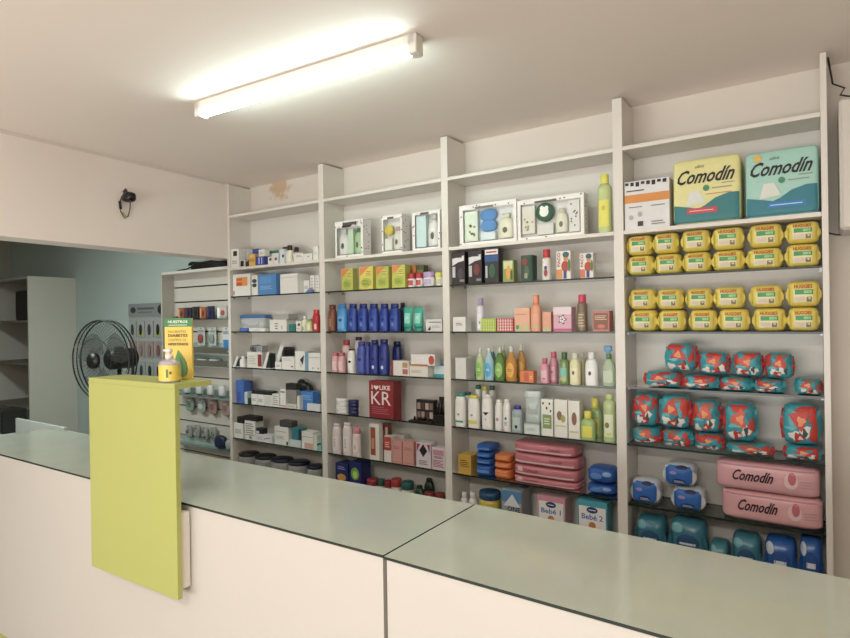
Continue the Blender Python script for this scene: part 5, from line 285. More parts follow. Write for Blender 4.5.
('pack', 'nappy_pack', 'pack', 'third teal and red nappy pack from left, lower row, rightmost bay, fourth glass shelf', 'nappy packs on the fourth glass shelf of the rightmost bay', -0.4205, 0.082, 1.0246, 0.12, 0.14, 0.079, {'c': '#2A9AA6', 'dc': [('e', 0.25, 0.3, 0.62, 0.85, '#C8321F'), ('e', 0.33, 0.42, 0.54, 0.7, '#D9B49A'), ('e', 0.66, 0.2, 0.92, 0.75, '#DDD8D2'), ('r', 0.6, 0.35, 0.7, 0.7, '#4c5a48'), ('e', 0.02, 0.1, 0.22, 0.6, '#B82E24')], 'n': 2.7, 'fin': 2}),
('pack', 'nappy_pack', 'pack', 'fourth teal and red nappy pack from left, lower row, rightmost bay, fourth glass shelf', 'nappy packs on the fourth glass shelf of the rightmost bay', -0.2556, 0.082, 1.0246, 0.1786, 0.14, 0.0512, {'c': '#2A9AA6', 'dc': [('e', 0.25, 0.3, 0.62, 0.85, '#C8321F'), ('e', 0.33, 0.42, 0.54, 0.7, '#D9B49A'), ('e', 0.66, 0.2, 0.92, 0.75, '#DDD8D2'), ('r', 0.6, 0.35, 0.7, 0.7, '#4c5a48'), ('e', 0.02, 0.1, 0.22, 0.6, '#B82E24')], 'n': 2.7, 'fin': 2}),
('pack', 'nappy_pack', 'pack', 'fifth teal and red nappy pack from left, lower row, rightmost bay, fourth glass shelf', 'nappy packs on the fourth glass shelf of the rightmost bay', -0.0645, 0.082, 1.0246, 0.1313, 0.14, 0.0619, {'c': '#2A9AA6', 'dc': [('e', 0.25, 0.3, 0.62, 0.85, '#C8321F'), ('e', 0.33, 0.42, 0.54, 0.7, '#D9B49A'), ('e', 0.66, 0.2, 0.92, 0.75, '#DDD8D2'), ('r', 0.6, 0.35, 0.7, 0.7, '#4c5a48'), ('e', 0.02, 0.1, 0.22, 0.6, '#B82E24')], 'n': 2.7, 'fin': 2}),
('pack', 'nappy_pack', 'pack', 'first teal and red nappy pack from left, upper row, rightmost bay, fourth glass shelf', 'nappy packs on the fourth glass shelf of the rightmost bay', -0.6981, 0.077, 1.1089, 0.1141, 0.13, 0.1611, {'c': '#2A9AA6', 'dc': [('e', 0.18, 0.42, 0.78, 0.92, '#C8321F'), ('e', 0.3, 0.55, 0.68, 0.8, '#E2854A'), ('r', 0.05, 0.3, 0.95, 0.4, '#2CA6B0'), ('e', 0.4, 0.08, 0.75, 0.32, '#C23A28'), ('e', 0.08, 0.06, 0.35, 0.28, '#D9D4CE'), ('r', 0.72, 0.1, 0.86, 0.3, '#4c5a48')], 'n': 2.7, 'fin': 2}),
('pack', 'nappy_pack', 'pack', 'second teal and red nappy pack from left, upper row, rightmost bay, fourth glass shelf', 'nappy packs on the fourth glass shelf of the rightmost bay', -0.5662, 0.077, 1.1096, 0.1371, 0.13, 0.1609, {'c': '#2A9AA6', 'dc': [('e', 0.18, 0.42, 0.78, 0.92, '#C8321F'), ('e', 0.3, 0.55, 0.68, 0.8, '#E2854A'), ('r', 0.05, 0.3, 0.95, 0.4, '#2CA6B0'), ('e', 0.4, 0.08, 0.75, 0.32, '#C23A28'), ('e', 0.08, 0.06, 0.35, 0.28, '#D9D4CE'), ('r', 0.72, 0.1, 0.86, 0.3, '#4c5a48')], 'n': 2.7, 'fin': 2}),
('pack', 'nappy_pack', 'pack', 'third teal and red nappy pack from left, upper row, rightmost bay, fourth glass shelf', 'nappy packs on the fourth glass shelf of the rightmost bay', -0.43, 0.077, 1.1044, 0.1171, 0.13, 0.1493, {'c': '#2A9AA6', 'dc': [('e', 0.18, 0.42, 0.78, 0.92, '#C8321F'), ('e', 0.3, 0.55, 0.68, 0.8, '#E2854A'), ('r', 0.05, 0.3, 0.95, 0.4, '#2CA6B0'), ('e', 0.4, 0.08, 0.75, 0.32, '#C23A28'), ('e', 0.08, 0.06, 0.35, 0.28, '#D9D4CE'), ('r', 0.72, 0.1, 0.86, 0.3, '#4c5a48')], 'n': 2.7, 'fin': 2}),
('pack', 'nappy_pack', 'pack', 'fourth teal and red nappy pack from left, upper row, rightmost bay, fourth glass shelf', 'nappy packs on the fourth glass shelf of the rightmost bay', -0.2939, 0.077, 1.0766, 0.1292, 0.13, 0.1772, {'c': '#2A9AA6', 'dc': [('e', 0.18, 0.42, 0.78, 0.92, '#C8321F'), ('e', 0.3, 0.55, 0.68, 0.8, '#E2854A'), ('r', 0.05, 0.3, 0.95, 0.4, '#2CA6B0'), ('e', 0.4, 0.08, 0.75, 0.32, '#C23A28'), ('e', 0.08, 0.06, 0.35, 0.28, '#D9D4CE'), ('r', 0.72, 0.1, 0.86, 0.3, '#4c5a48')], 'n': 2.7, 'fin': 2}),
('pack', 'nappy_pack', 'pack', 'fifth teal and red nappy pack from left, upper row, rightmost bay, fourth glass shelf', 'nappy packs on the fourth glass shelf of the rightmost bay', -0.0688, 0.077, 1.0872, 0.1371, 0.13, 0.1777, {'c': '#2A9AA6', 'dc': [('e', 0.18, 0.42, 0.78, 0.92, '#C8321F'), ('e', 0.3, 0.55, 0.68, 0.8, '#E2854A'), ('r', 0.05, 0.3, 0.95, 0.4, '#2CA6B0'), ('e', 0.4, 0.08, 0.75, 0.32, '#C23A28'), ('e', 0.08, 0.06, 0.35, 0.28, '#D9D4CE'), ('r', 0.72, 0.1, 0.86, 0.3, '#4c5a48')], 'n': 2.7, 'fin': 2}),
('pack', 'nappy_pack', 'pack', 'blue and white nappy pack standing alone at left, rightmost bay, fifth glass shelf', 'nappy packs on the fifth glass shelf of the rightmost bay', -0.7038, 0.077, 0.7347, 0.1339, 0.13, 0.1196, {'c': '#C4CCD4', 'dc': [('p', [(0.08, 0.2), (0.2, 0.06), (0.8, 0.06), (0.93, 0.25), (0.95, 0.75), (0.85, 0.93), (0.2, 0.95), (0.06, 0.8)], '#1F66B8'), ('e', 0.3, 0.1, 0.75, 0.38, '#16346e'), ('l', 0.36, 0.18, 0.7, 0.3, '#C8D4E8', 2), ('e', 0.2, 0.55, 0.45, 0.7, '#9a86c4'), ('e', 0.4, 0.8, 0.8, 0.97, '#1b2f5c')], 'n': 3.2, 'fin': 1}),
('pack', 'nappy_pack', 'pack', 'blue and white nappy pack, lower one beside pink packs, rightmost bay, fifth glass shelf', 'nappy packs on the fifth glass shelf of the rightmost bay', -0.5128, 0.082, 0.7347, 0.1419, 0.14, 0.1067, {'c': '#C4CCD4', 'dc': [('p', [(0.08, 0.2), (0.2, 0.06), (0.8, 0.06), (0.93, 0.25), (0.95, 0.75), (0.85, 0.93), (0.2, 0.95), (0.06, 0.8)], '#1F66B8'), ('e', 0.3, 0.1, 0.75, 0.38, '#16346e'), ('l', 0.36, 0.18, 0.7, 0.3, '#C8D4E8', 2), ('e', 0.2, 0.55, 0.45, 0.7, '#9a86c4'), ('e', 0.4, 0.8, 0.8, 0.97, '#1b2f5c')], 'n': 2.8, 'fin': 1}),
('pack', 'nappy_pack', 'pack', 'blue and white nappy pack resting on top of another, rightmost bay, fifth glass shelf', 'nappy packs on the fifth glass shelf of the rightmost bay', -0.549, 0.082, 0.8421, 0.1414, 0.14, 0.108, {'c': '#C4CCD4', 'dc': [('p', [(0.08, 0.2), (0.2, 0.06), (0.8, 0.06), (0.93, 0.25), (0.95, 0.75), (0.85, 0.93), (0.2, 0.95), (0.06, 0.8)], '#1F66B8'), ('e', 0.3, 0.1, 0.75, 0.38, '#16346e'), ('l', 0.36, 0.18, 0.7, 0.3, '#C8D4E8', 2), ('e', 0.2, 0.55, 0.45, 0.7, '#9a86c4'), ('e', 0.4, 0.8, 0.8, 0.97, '#1b2f5c')], 'n': 2.8, 'fin': 1}),
('pack', 'nappy_pack', 'pack', 'lower long pink pack reading Comodín, rightmost bay, fifth glass shelf', 'nappy packs on the fifth glass shelf of the rightmost bay', -0.1824, 0.087, 0.7347, 0.383, 0.15, 0.1316, {'c': '#E4A8AC', 'dc': [('t', 0.16, 0.36, 0.58, 0.76, '#2a1a20', 'Comodín', 'ib'), ('e', 0.68, 0.25, 0.82, 0.8, '#E8C4C6'), ('e', 0.72, 0.4, 0.8, 0.85, '#C8646e'), ('r', 0.02, 0.88, 0.98, 0.93, '#B8808a'), ('l', 0.84, 0.3, 0.97, 0.6, '#c99a9e', 3)], 'n': 5}),
('pack', 'nappy_pack', 'pack', 'upper long pink pack reading Comodín, rightmost bay, fifth glass shelf', 'nappy packs on the fifth glass shelf of the rightmost bay', -0.1981, 0.082, 0.8671, 0.3967, 0.14, 0.1273, {'c': '#E0A6AB', 'dc': [('t', 0.16, 0.36, 0.58, 0.76, '#2a1a20', 'Comodín', 'ib'), ('e', 0.68, 0.25, 0.82, 0.8, '#E8C4C6'), ('e', 0.72, 0.4, 0.8, 0.85, '#C8646e'), ('r', 0.02, 0.88, 0.98, 0.93, '#B8808a'), ('l', 0.84, 0.3, 0.97, 0.6, '#c99a9e', 3)], 'n': 5}),
('pack', 'nappy_pack', 'pack', 'leftmost teal plastic nappy pack, rightmost bay, bottom shelf', 'nappy packs on the bottom shelf of the rightmost bay', -0.683, 0.087, 0.4627, 0.1403, 0.15, 0.2127, {'c': '#2E7488', 'dc': [('e', 0.2, 0.35, 0.85, 0.75, '#1A4A72'), ('l', 0.3, 0.5, 0.75, 0.6, '#B8CCD4', 1), ('e', 0.05, 0.75, 0.4, 0.95, '#5FA0AC')], 'n': 3.2, 'fin': 1}),
('pack', 'nappy_pack', 'pack', 'second teal plastic nappy pack, rightmost bay, bottom shelf', 'nappy packs on the bottom shelf of the rightmost bay', -0.5172, 0.087, 0.4627, 0.1629, 0.15, 0.2287, {'c': '#2F7488', 'dc': [('e', 0.2, 0.35, 0.85, 0.75, '#1A4A72'), ('l', 0.3, 0.5, 0.75, 0.6, '#B8CCD4', 1), ('e', 0.05, 0.75, 0.4, 0.95, '#5FA0AC')], 'n': 3.2, 'fin': 1}),
('pack', 'nappy_pack', 'pack', 'low small teal pack, rightmost bay, bottom shelf', 'nappy packs on the bottom shelf of the rightmost bay', -0.3858, 0.087, 0.4627, 0.0807, 0.15, 0.1484, {'c': '#3A7E8C', 'dc': [('e', 0.2, 0.35, 0.85, 0.75, '#1A4A72'), ('l', 0.3, 0.5, 0.75, 0.6, '#B8CCD4', 1), ('e', 0.05, 0.75, 0.4, 0.95, '#5FA0AC')], 'n': 3.2, 'fin': 1}),
('pack', 'nappy_pack', 'pack', 'teal plastic nappy pack left of blue packs, rightmost bay, bottom shelf', 'nappy packs on the bottom shelf of the rightmost bay', -0.278, 0.087, 0.4627, 0.1159, 0.15, 0.2059, {'c': '#34788A', 'dc': [('e', 0.2, 0.35, 0.85, 0.75, '#1A4A72'), ('l', 0.3, 0.5, 0.75, 0.6, '#B8CCD4', 1), ('e', 0.05, 0.75, 0.4, 0.95, '#5FA0AC')], 'n': 3.2, 'fin': 1}),
('pack', 'nappy_pack', 'pack', 'blue and white nappy pack, left of last two, rightmost bay, bottom shelf', 'nappy packs on the bottom shelf of the rightmost bay', -0.1478, 0.087, 0.4627, 0.1203, 0.15, 0.2145, {'c': '#1E5CA8', 'dc': [('e', 0.15, 0.25, 0.85, 0.8, '#17478c'), ('r', 0.3, 0.5, 0.7, 0.6, '#C9D2DC'), ('e', 0.02, 0.7, 0.3, 0.95, '#b9c4d0')], 'n': 3.2, 'fin': 1}),
('pack', 'nappy_pack', 'pack', 'blue and white nappy pack against right upright, rightmost bay, bottom shelf', 'nappy packs on the bottom shelf of the rightmost bay', -0.0379, 0.087, 0.4627, 0.0829, 0.15, 0.2407, {'c': '#1E5CA8', 'dc': [('e', 0.15, 0.25, 0.85, 0.8, '#17478c'), ('r', 0.3, 0.5, 0.7, 0.6, '#C9D2DC'), ('e', 0.02, 0.7, 0.3, 0.95, '#b9c4d0')], 'n': 3.2, 'fin': 1})
]
SC=bpy.context.scene; COL=SC.collection
PI=math.pi
# ------------------------------------------------------------------ materials
def lin(h):
    h=h.lstrip('#'); o=[]
    if len(h)==3: h=''.join(c*2 for c in h)
    for i in (0,2,4):
        c=int(h[i:i+2],16)/255; o.append(c/12.92 if c<=.04045 else ((c+.055)/1.055)**2.4)
    return o
MATS={}
def mat(spec, rough=None, bump=0.0, nscale=40.0, var=.05, metal=0.0):
    """spec: '#rrggbb', or 't#rrggbb' for translucent plastic"""
    key=(spec,rough,bump,nscale,var,metal)
    if key in MATS: return MATS[key]
    tr=spec.startswith('t'); hx=spec[1:] if tr else spec
    m=bpy.data.materials.new(('clear_' if tr else 'paint_')+hx.lstrip('#')); m.use_nodes=True
    nt=m.node_tree; p=nt.nodes['Principled BSDF']
    c=lin(hx); g_=.3*c[0]+.6*c[1]+.1*c[2]; c=[x*.86+g_*.14 for x in c]
    tc=nt.nodes.new('ShaderNodeTexCoord'); nz=nt.nodes.new('ShaderNodeTexNoise')
    nz.inputs['Scale'].default_value=nscale; nz.inputs['Detail'].default_value=3
    nt.links.new(tc.outputs['Object'],nz.inputs['Vector'])
    mx=nt.nodes.new('ShaderNodeMix'); mx.data_type='RGBA'
    mx.inputs[6].default_value=(*[x*(1-var) for x in c],1); mx.inputs[7].default_value=(*[min(1,x*(1+var)) for x in c],1)
    nt.links.new(nz.outputs['Fac'],mx.inputs[0]); nt.links.new(mx.outputs[2],p.inputs['Base Color'])
    p.inputs['Roughness'].default_value=(.5 if rough is None else rough)
    p.inputs['Metallic'].default_value=metal
    if tr:
        p.inputs['Roughness'].default_value=.15
        p.inputs['Alpha'].default_value=.86
    if bump:
        b=nt.nodes.new('ShaderNodeBump'); b.inputs['Strength'].default_value=bump; b.inputs['Distance'].default_value=.002
        nt.links.new(nz.outputs['Fac'],b.inputs['Height']); nt.links.new(b.outputs['Normal'],p.inputs['Normal'])
    MATS[key]=m; return m
def pane_mat(name, tint, refl=.08, alpha=.9):
    """thin clear sheet: passes light with a slight tint and reflects by Fresnel"""
    m=bpy.data.materials.new(name); m.use_nodes=True; nt=m.node_tree; nt.nodes.clear()
    o=nt.nodes.new('ShaderNodeOutputMaterial'); t=nt.nodes.new('ShaderNodeBsdfTransparent'); g=nt.nodes.new('ShaderNodeBsdfGlossy')
    f=nt.nodes.new('ShaderNodeFresnel'); f.inputs['IOR'].default_value=1.45; mx=nt.nodes.new('ShaderNodeMixShader')
    nz=nt.nodes.new('ShaderNodeTexNoise'); nz.inputs['Scale'].default_value=3; rr=nt.nodes.new('ShaderNodeMapRange')
    rr.inputs[3].default_value=.04; rr.inputs[4].default_value=.1
    nt.links.new(nz.outputs['Fac'],rr.inputs[0]); nt.links.new(rr.outputs[0],g.inputs['Roughness'])
    t.inputs[0].default_value=(*tint,1); g.inputs[0].default_value=(1,1,1,1)
    nt.links.new(f.outputs[0],mx.inputs[0]); nt.links.new(t.outputs[0],mx.inputs[1]); nt.links.new(g.outputs[0],mx.inputs[2]); nt.links.new(mx.outputs[0],o.inputs[0])
    return m
GLASS=pane_mat('shelf_glass',(.78,.86,.82))
FILM=pane_mat('clear_film',(.93,.95,.95))
EDGE=mat('#1d2a25',rough=.25)
def wall_mat(name,hx,rough=.75,stain=None,scale=1.5,var=.03,bump=.06):
    m=bpy.data.materials.new(name); m.use_nodes=True; nt=m.node_tree; p=nt.nodes['Principled BSDF']
    c=lin(hx); tc=nt.nodes.new('ShaderNodeTexCoord'); nz=nt.nodes.new('ShaderNodeTexNoise'); nz.inputs['Scale'].default_value=scale; nz.inputs['Detail'].default_value=5
    nt.links.new(tc.outputs['Object'],nz.inputs['Vector'])
    mx=nt.nodes.new('ShaderNodeMix'); mx.data_type='RGBA'
    mx.inputs[6].default_value=(*[x*(1-var) for x in c],1); mx.inputs[7].default_value=(*[min(1,x*(1+var)) for x in c],1)
    nt.links.new(nz.outputs['Fac'],mx.inputs[0]); out=mx.outputs[2]
    if stain:
        # damp stain on the plaster: a blotch of its own shape around one point of the wall
        (sx,sy,sz),rad,shx=stain
        vm=nt.nodes.new('ShaderNodeVectorMath'); vm.operation='SUBTRACT'; vm.inputs[1].default_value=(sx,sy,sz)
        nt.links.new(tc.outputs['Object'],vm.inputs[0])
        ln=nt.nodes.new('ShaderNodeVectorMath'); ln.operation='LENGTH'; nt.links.new(vm.outputs[0],ln.inputs[0])
        n2=nt.nodes.new('ShaderNodeTexNoise'); n2.inputs['Scale'].default_value=22; n2.inputs['Detail'].default_value=4; nt.links.new(tc.outputs['Object'],n2.inputs['Vector'])
        ma=nt.nodes.new('ShaderNodeMath'); ma.operation='MULTIPLY_ADD'; ma.inputs[1].default_value=-rad*1.6; nt.links.new(n2.outputs['Fac'],ma.inputs[0]); nt.links.new(ln.outputs['Value'],ma.inputs[2])
        mr=nt.nodes.new('ShaderNodeMapRange'); mr.inputs[1].default_value=rad*.15; mr.inputs[2].default_value=-rad*.35; mr.inputs[3].default_value=0; mr.inputs[4].default_value=.6
        nt.links.new(ma.outputs[0],mr.inputs[0])
        m2=nt.nodes.new('ShaderNodeMix'); m2.data_type='RGBA'; m2.inputs[7].default_value=(*lin(shx),1)
        nt.links.new(mr.outputs[0],m2.inputs[0]); nt.links.new(out,m2.inputs[6]); out=m2.outputs[2]
    nt.links.new(out,p.inputs['Base Color']); p.inputs['Roughness'].default_value=rough
    n3=nt.nodes.new('ShaderNodeTexNoise'); n3.inputs['Scale'].default_value=60; nt.links.new(tc.outputs['Object'],n3.inputs['Vector'])
    b=nt.nodes.new('ShaderNodeBump'); b.inputs['Strength'].default_value=bump; b.inputs['Distance'].default_value=.003
    nt.links.new(n3.outputs['Fac'],b.inputs['Height']); nt.links.new(b.outputs['Normal'],p.inputs['Normal'])
    return m
# ------------------------------------------------------------------ mesh builder
class MB:
    def __init__(s): s.v=[];s.f=[];s.m=[];s.sm=[];s.mats=[]
    def mi(s,m):
        if isinstance(m,str): m=mat(m)
        if m not in s.mats: s.mats.append(m)
        return s.mats.index(m)
    def add(s,vs,fs,m,smooth=False):
        b=len(s.v); k=s.mi(m); s.v+=[tuple(v) for v in vs]
        for f in fs: s.f.append([b+i for i in f]); s.m.append(k); s.sm.append(smooth)
        return s
    def box(s,x0,x1,y0,y1,z0,z1,m,ch=0.0):
        if ch<=0:
            vs=[(x,y,z) for x in(x0,x1) for y in(y0,y1) for z in(z0,z1)]
            return s.add(vs,[(0,1,3,2),(4,6,7,5),(0,4,5,1),(2,3,7,6),(0,2,6,4),(1,5,7,3)],m)
        ch=min(ch,(x1-x0)*.3,(y1-y0)*.3,(z1-z0)*.3)
        bm=bmesh.new(); bmesh.ops.create_cube(bm,size=1)
        for v in bm.verts: v.co=Vector(((x0+x1)/2+v.co.x*(x1-x0),(y0+y1)/2+v.co.y*(y1-y0),(z0+z1)/2+v.co.z*(z1-z0)))
        bmesh.ops.bevel(bm,geom=bm.edges[:],offset=ch,segments=1,affect='EDGES')
        bm.verts.index_update(); s.add([v.co[:] for v in bm.verts],[[v.index for v in f.verts] for f in bm.faces],m); bm.free(); return s
    def lathe(s,prof,m,sx=1,sy=1,n=20,c=(0,0,0),se=2.0,smooth=True,cap=True):
        vs=[];fs=[]
        for r,z in prof:
            for i in range(n):
                a=2*PI*i/n; ca,sa=math.cos(a),math.sin(a); k=1.0
                if se!=2: k=1/((abs(ca)**se+abs(sa)**se)**(1/se))
                vs.append((c[0]+r*sx*ca*k,c[1]+r*sy*sa*k,c[2]+z))
        for j in range(len(prof)-1):
            for i in range(n): fs.append((j*n+i,j*n+(i+1)%n,(j+1)*n+(i+1)%n,(j+1)*n+i))
        if cap: fs.append(tuple(range(n))[::-1]); fs.append(tuple((len(prof)-1)*n+i for i in range(n)))
        return s.add(vs,fs,m,smooth)
    def prism(s,poly,y0,y1,m):      # polygon in xz pushed along y
        n=len(poly); vs=[(x,y0,z) for x,z in poly]+[(x,y1,z) for x,z in poly]
        fs=[tuple(range(n)),tuple(range(2*n-1,n-1,-1))]+[(i,i+n,(i+1)%n+n,(i+1)%n) for i in range(n)]
        return s.add(vs,fs,m)
    def sup(s,cx,cy,cz,a,b,c,n,m,nu=24,nv=12,wr=0.0,seed=0):
        vs=[];fs=[]; rnd=random.Random(seed)
        ph=[rnd.uniform(0,6) for _ in range(4)]
        def pw(t): return math.copysign(abs(t)**(2/n),t)
        for j in range(nv+1):
            t=-PI/2+PI*j/nv
            for i in range(nu):
                u=2*PI*i/nu
                x=pw(math.cos(t))*pw(math.cos(u)); y=pw(math.cos(t))*pw(math.sin(u)); z=pw(math.sin(t))
                w=1+wr*(math.sin(5*u+ph[0]+3*z)+math.sin(9*z+ph[1]+4*x)*.7)*(0.3+abs(x)**3)
                vs.append((cx+a*x*min(w,1),cy+b*y*w,cz+c*z*min(w,1)))
        for j in range(nv):
            for i in range(nu): fs.append((j*nu+i,j*nu+(i+1)%nu,(j+1)*nu+(i+1)%nu,(j+1)*nu+i))
        return s.add(vs,fs,m,True)
    def pillow(s,cz,a,b,c,n1,n2,m,nu=40,nv=14,wr=0.0,seed=0):
        # soft pack: outline exponent n1 seen from the front, bulge exponent n2 towards the front
        vs=[];fs=[]; rnd=random.Random(seed); ph=[rnd.uniform(0,6) for _ in range(4)]
        def pw(t,n): return math.copysign(abs(t)**(2/n),t)
        for j in range(nv+1):
            t=-PI/2+PI*j/nv; q=pw(max(0,math.cos(t)),n2); y=b*pw(math.sin(t),n2)
            for i in range(nu):
                u=2*PI*i/nu; ox,oz=pw(math.cos(u),n1),pw(math.sin(u),n1)
                w=1-.6*wr*abs(math.sin(4*u+ph[0])+.7*math.sin(7*u+ph[1]))*q
                vs.append((a*q*ox*w,y*(1+wr*math.sin(6*ox*q+ph[2])*math.cos(5*oz*q+ph[3])),cz+c*q*oz*w))
        for j in range(nv):
            for i in range(nu): fs.append((j*nu+i,j*nu+(i+1)%nu,(j+1)*nu+(i+1)%nu,(j+1)*nu+i))
        return s.add(vs,fs,m,True)
    def tube(s,pts,r,m,n=8,closed=False):
        vs=[];fs=[];P=[Vector(p) for p in pts]; N=len(P)
        for i,p in enumerate(P):
            d=(P[(i+1)%N]-P[i-1]) if closed else (P[min(i+1,N-1)]-P[max(i-1,0)])
            d.normalize(); a=d.orthogonal() if abs(d.z)>.95 else d.cross(Vector((0,0,1))); a.normalize(); b=d.cross(a)
            for k in range(n):
                t=2*PI*k/n; vs.append(tuple(p+a*(r*math.cos(t))+b*(r*math.sin(t))))
        M=N if closed else N-1
        for i in range(M):
            for k in range(n): fs.append((i*n+k,i*n+(k+1)%n,((i+1)%N)*n+(k+1)%n,((i+1)%N)*n+k))
        if not closed: fs.append(tuple(range(n))); fs.append(tuple((N-1)*n+k for k in range(n)))
        return s.add(vs,fs,m,True)
    def build(s,name,parent=None,loc=(0,0,0),rz=0):
        me=bpy.data.meshes.new(name); me.from_pydata(s.v,[],s.f)
        for m in s.mats: me.materials.append(m)
        me.polygons.foreach_set('material_index',s.m); me.polygons.foreach_set('use_smooth',s.sm); me.update()
        bm=bmesh.new(); bm.from_mesh(me); bmesh.ops.recalc_face_normals(bm,faces=bm.faces); bm.to_mesh(me); bm.free()
        o=bpy.data.objects.new(name,me); COL.objects.link(o); o.location=loc; o.rotation_euler=(0,0,rz)
        if parent: o.parent=parent
        return o
def tag(o,label=None,cat=None,group=None,kind=None):
    if label: o['label']=label
    if cat: o['category']=cat
    if group: o['group']=group
    if kind: o['kind']=kind
    return o
def empty(name,loc,rz=0):
    o=bpy.data.objects.new(name,None); COL.objects.link(o); o.location=loc; o.rotation_euler=(0,0,rz); o.empty_display_size=.03; return o
def structure(mb,name): return tag(mb.build(name),kind='structure')
# ------------------------------------------------------------------ lettering as mesh
TXT={}
def text_mesh(s,flags):
    k=(s,flags)
    if k in TXT: return TXT[k]
    cu=bpy.data.curves.new('lettering','FONT'); cu.body=s; cu.size=1; cu.resolution_u=2
    if 'b' in flags: cu.offset=.021
    if 'i' in flags: cu.shear=.55
    ob=bpy.data.objects.new('lettering',cu); COL.objects.link(ob)
    dg=bpy.context.evaluated_depsgraph_get(); me=bpy.data.meshes.new_from_object(ob.evaluated_get(dg))
    vs=[v.co[:] for v in me.vertices]; fs=[list(p.vertices) for p in me.polygons]
    bpy.data.objects.remove(ob); bpy.data.curves.remove(cu); bpy.data.meshes.remove(me)
    x0=min(v[0] for v in vs);x1=max(v[0] for v in vs);y0=min(v[1] for v in vs);y1=max(v[1] for v in vs)
    vs=[((v[0]-x0)/(x1-x0),(v[1]-y0)/(y1-y0)) for v in vs]
    TXT[k]=(vs,fs); return TXT[k]
# printed patches laid onto a front surface fy(x,z); printed patches belong to the mesh they lie on
def deco(mb,dc,w,h,fy,z0=0.0,off=.0007):
    lay=0
    for D in dc:
        t=D[0]; lay+=1; e=off+.00022*lay
        def P(u,v): 
            x=(u-.5)*w; z=z0+v*h; return (x,fy(x,z)-e,z)
        if t in 'rl':
            a,b,c,d,k=D[1:6]; bands=[(b,d)]
            if t=='l': n=D[6]; st=(d-b)/n; bands=[(b+i*st+st*.25,b+i*st+st*.7) for i in range(n)]
            for bi,(z_0,z_1) in enumerate(bands):
                c2=c if t=='r' else a+(c-a)*(1,.85,.95,.7,.9,.8)[bi%6]
                nx=max(1,int((c2-a)*10)); nz=max(1,int((z_1-z_0)*6)) if t=='r' else 1
                vs=[P(a+(c2-a)*i/nx,z_0+(z_1-z_0)*j/nz) for j in range(nz+1) for i in range(nx+1)]
                fs=[(j*(nx+1)+i,j*(nx+1)+i+1,(j+1)*(nx+1)+i+1,(j+1)*(nx+1)+i) for j in range(nz) for i in range(nx)]
                mb.add(vs,fs,k)
        elif t in 'efh':
            a,b,c,d,k=D[1:6]; cx,cz,rx,rz=(a+c)/2,(b+d)/2,(c-a)/2,(d-b)/2
            def ring(f,n,kk,cx=cx,cz=cz):
                vs=[P(cx,cz)];fs=[]
                for q in (.5,1):
                    for i in range(n):
                        x,z=f(2*PI*i/n); vs.append(P(cx+rx*q*x,cz+rz*q*z))
                for i in range(n):
                    j=(i+1)%n; fs.append((0,1+i,1+j)); fs.append((1+i,1+n+i,1+n+j,1+j))
                mb.add(vs,fs,kk)
            if t=='e': ring(lambda a:(math.cos(a),math.sin(a)),16,k)
            elif t=='h': ring(lambda a:(math.sin(a)**3,(13*math.cos(a)-5*math.cos(2*a)-2*math.cos(3*a)-math.cos(4*a))/16),24,k)
            else:
                fl=lambda s:(lambda a:(s*(.72+.28*math.cos(5*a))*math.cos(a),s*(.72+.28*math.cos(5*a))*math.sin(a)))
                ring(fl(1.15),30,D[6]); e+=.0003; ring(fl(.85),30,k); e+=.0003; ring(lambda a:(.22*math.cos(a),.22*math.sin(a)),10,D[6])
        elif t=='p':
            pts=D[1]; uv=[tuple(q) for q in pts]; T3=[tuple(uv[i] for i in t_) for t_ in tri2(pts)]
            if max(abs(fy(w*.4,z0+h*.5)-fy(0,z0+h*.5)),abs(fy(0,z0+h*.9)-fy(0,z0+h*.5)))>1e-5:
                for _ in range(3):
                    N3=[]
                    for A_,B_,C_ in T3:
                        ab=((A_[0]+B_[0])/2,(A_[1]+B_[1])/2); bc=((C_[0]+B_[0])/2,(C_[1]+B_[1])/2); ca=((A_[0]+C_[0])/2,(A_[1]+C_[1])/2)
                        N3+=[(A_,ab,ca),(ab,B_,bc),(ca,bc,C_),(ab,bc,ca)]
                    T3=N3
            vs=[P(*q) for t_ in T3 for q in t_]
            mb.add(vs,[(3*i,3*i+1,3*i+2) for i in range(len(T3))],D[2])
        elif t=='t':
            a,b,c,d,k,s,fl=D[1:8]
            vs,fs=text_mesh(s,fl.replace('v',''))
            if 'v' in fl: mb.add([P(a+(c-a)*(1-y),b+(d-b)*x) for x,y in vs],fs,k)
            else: mb.add([P(a+(c-a)*x,b+(d-b)*y) for x,y in vs],fs,k)
def tri2(pts):
    from mathutils.geometry import tessellate_polygon
    return [tuple(t) for t in tessellate_polygon([[Vector((x,z,0)) for x,z in pts]])]
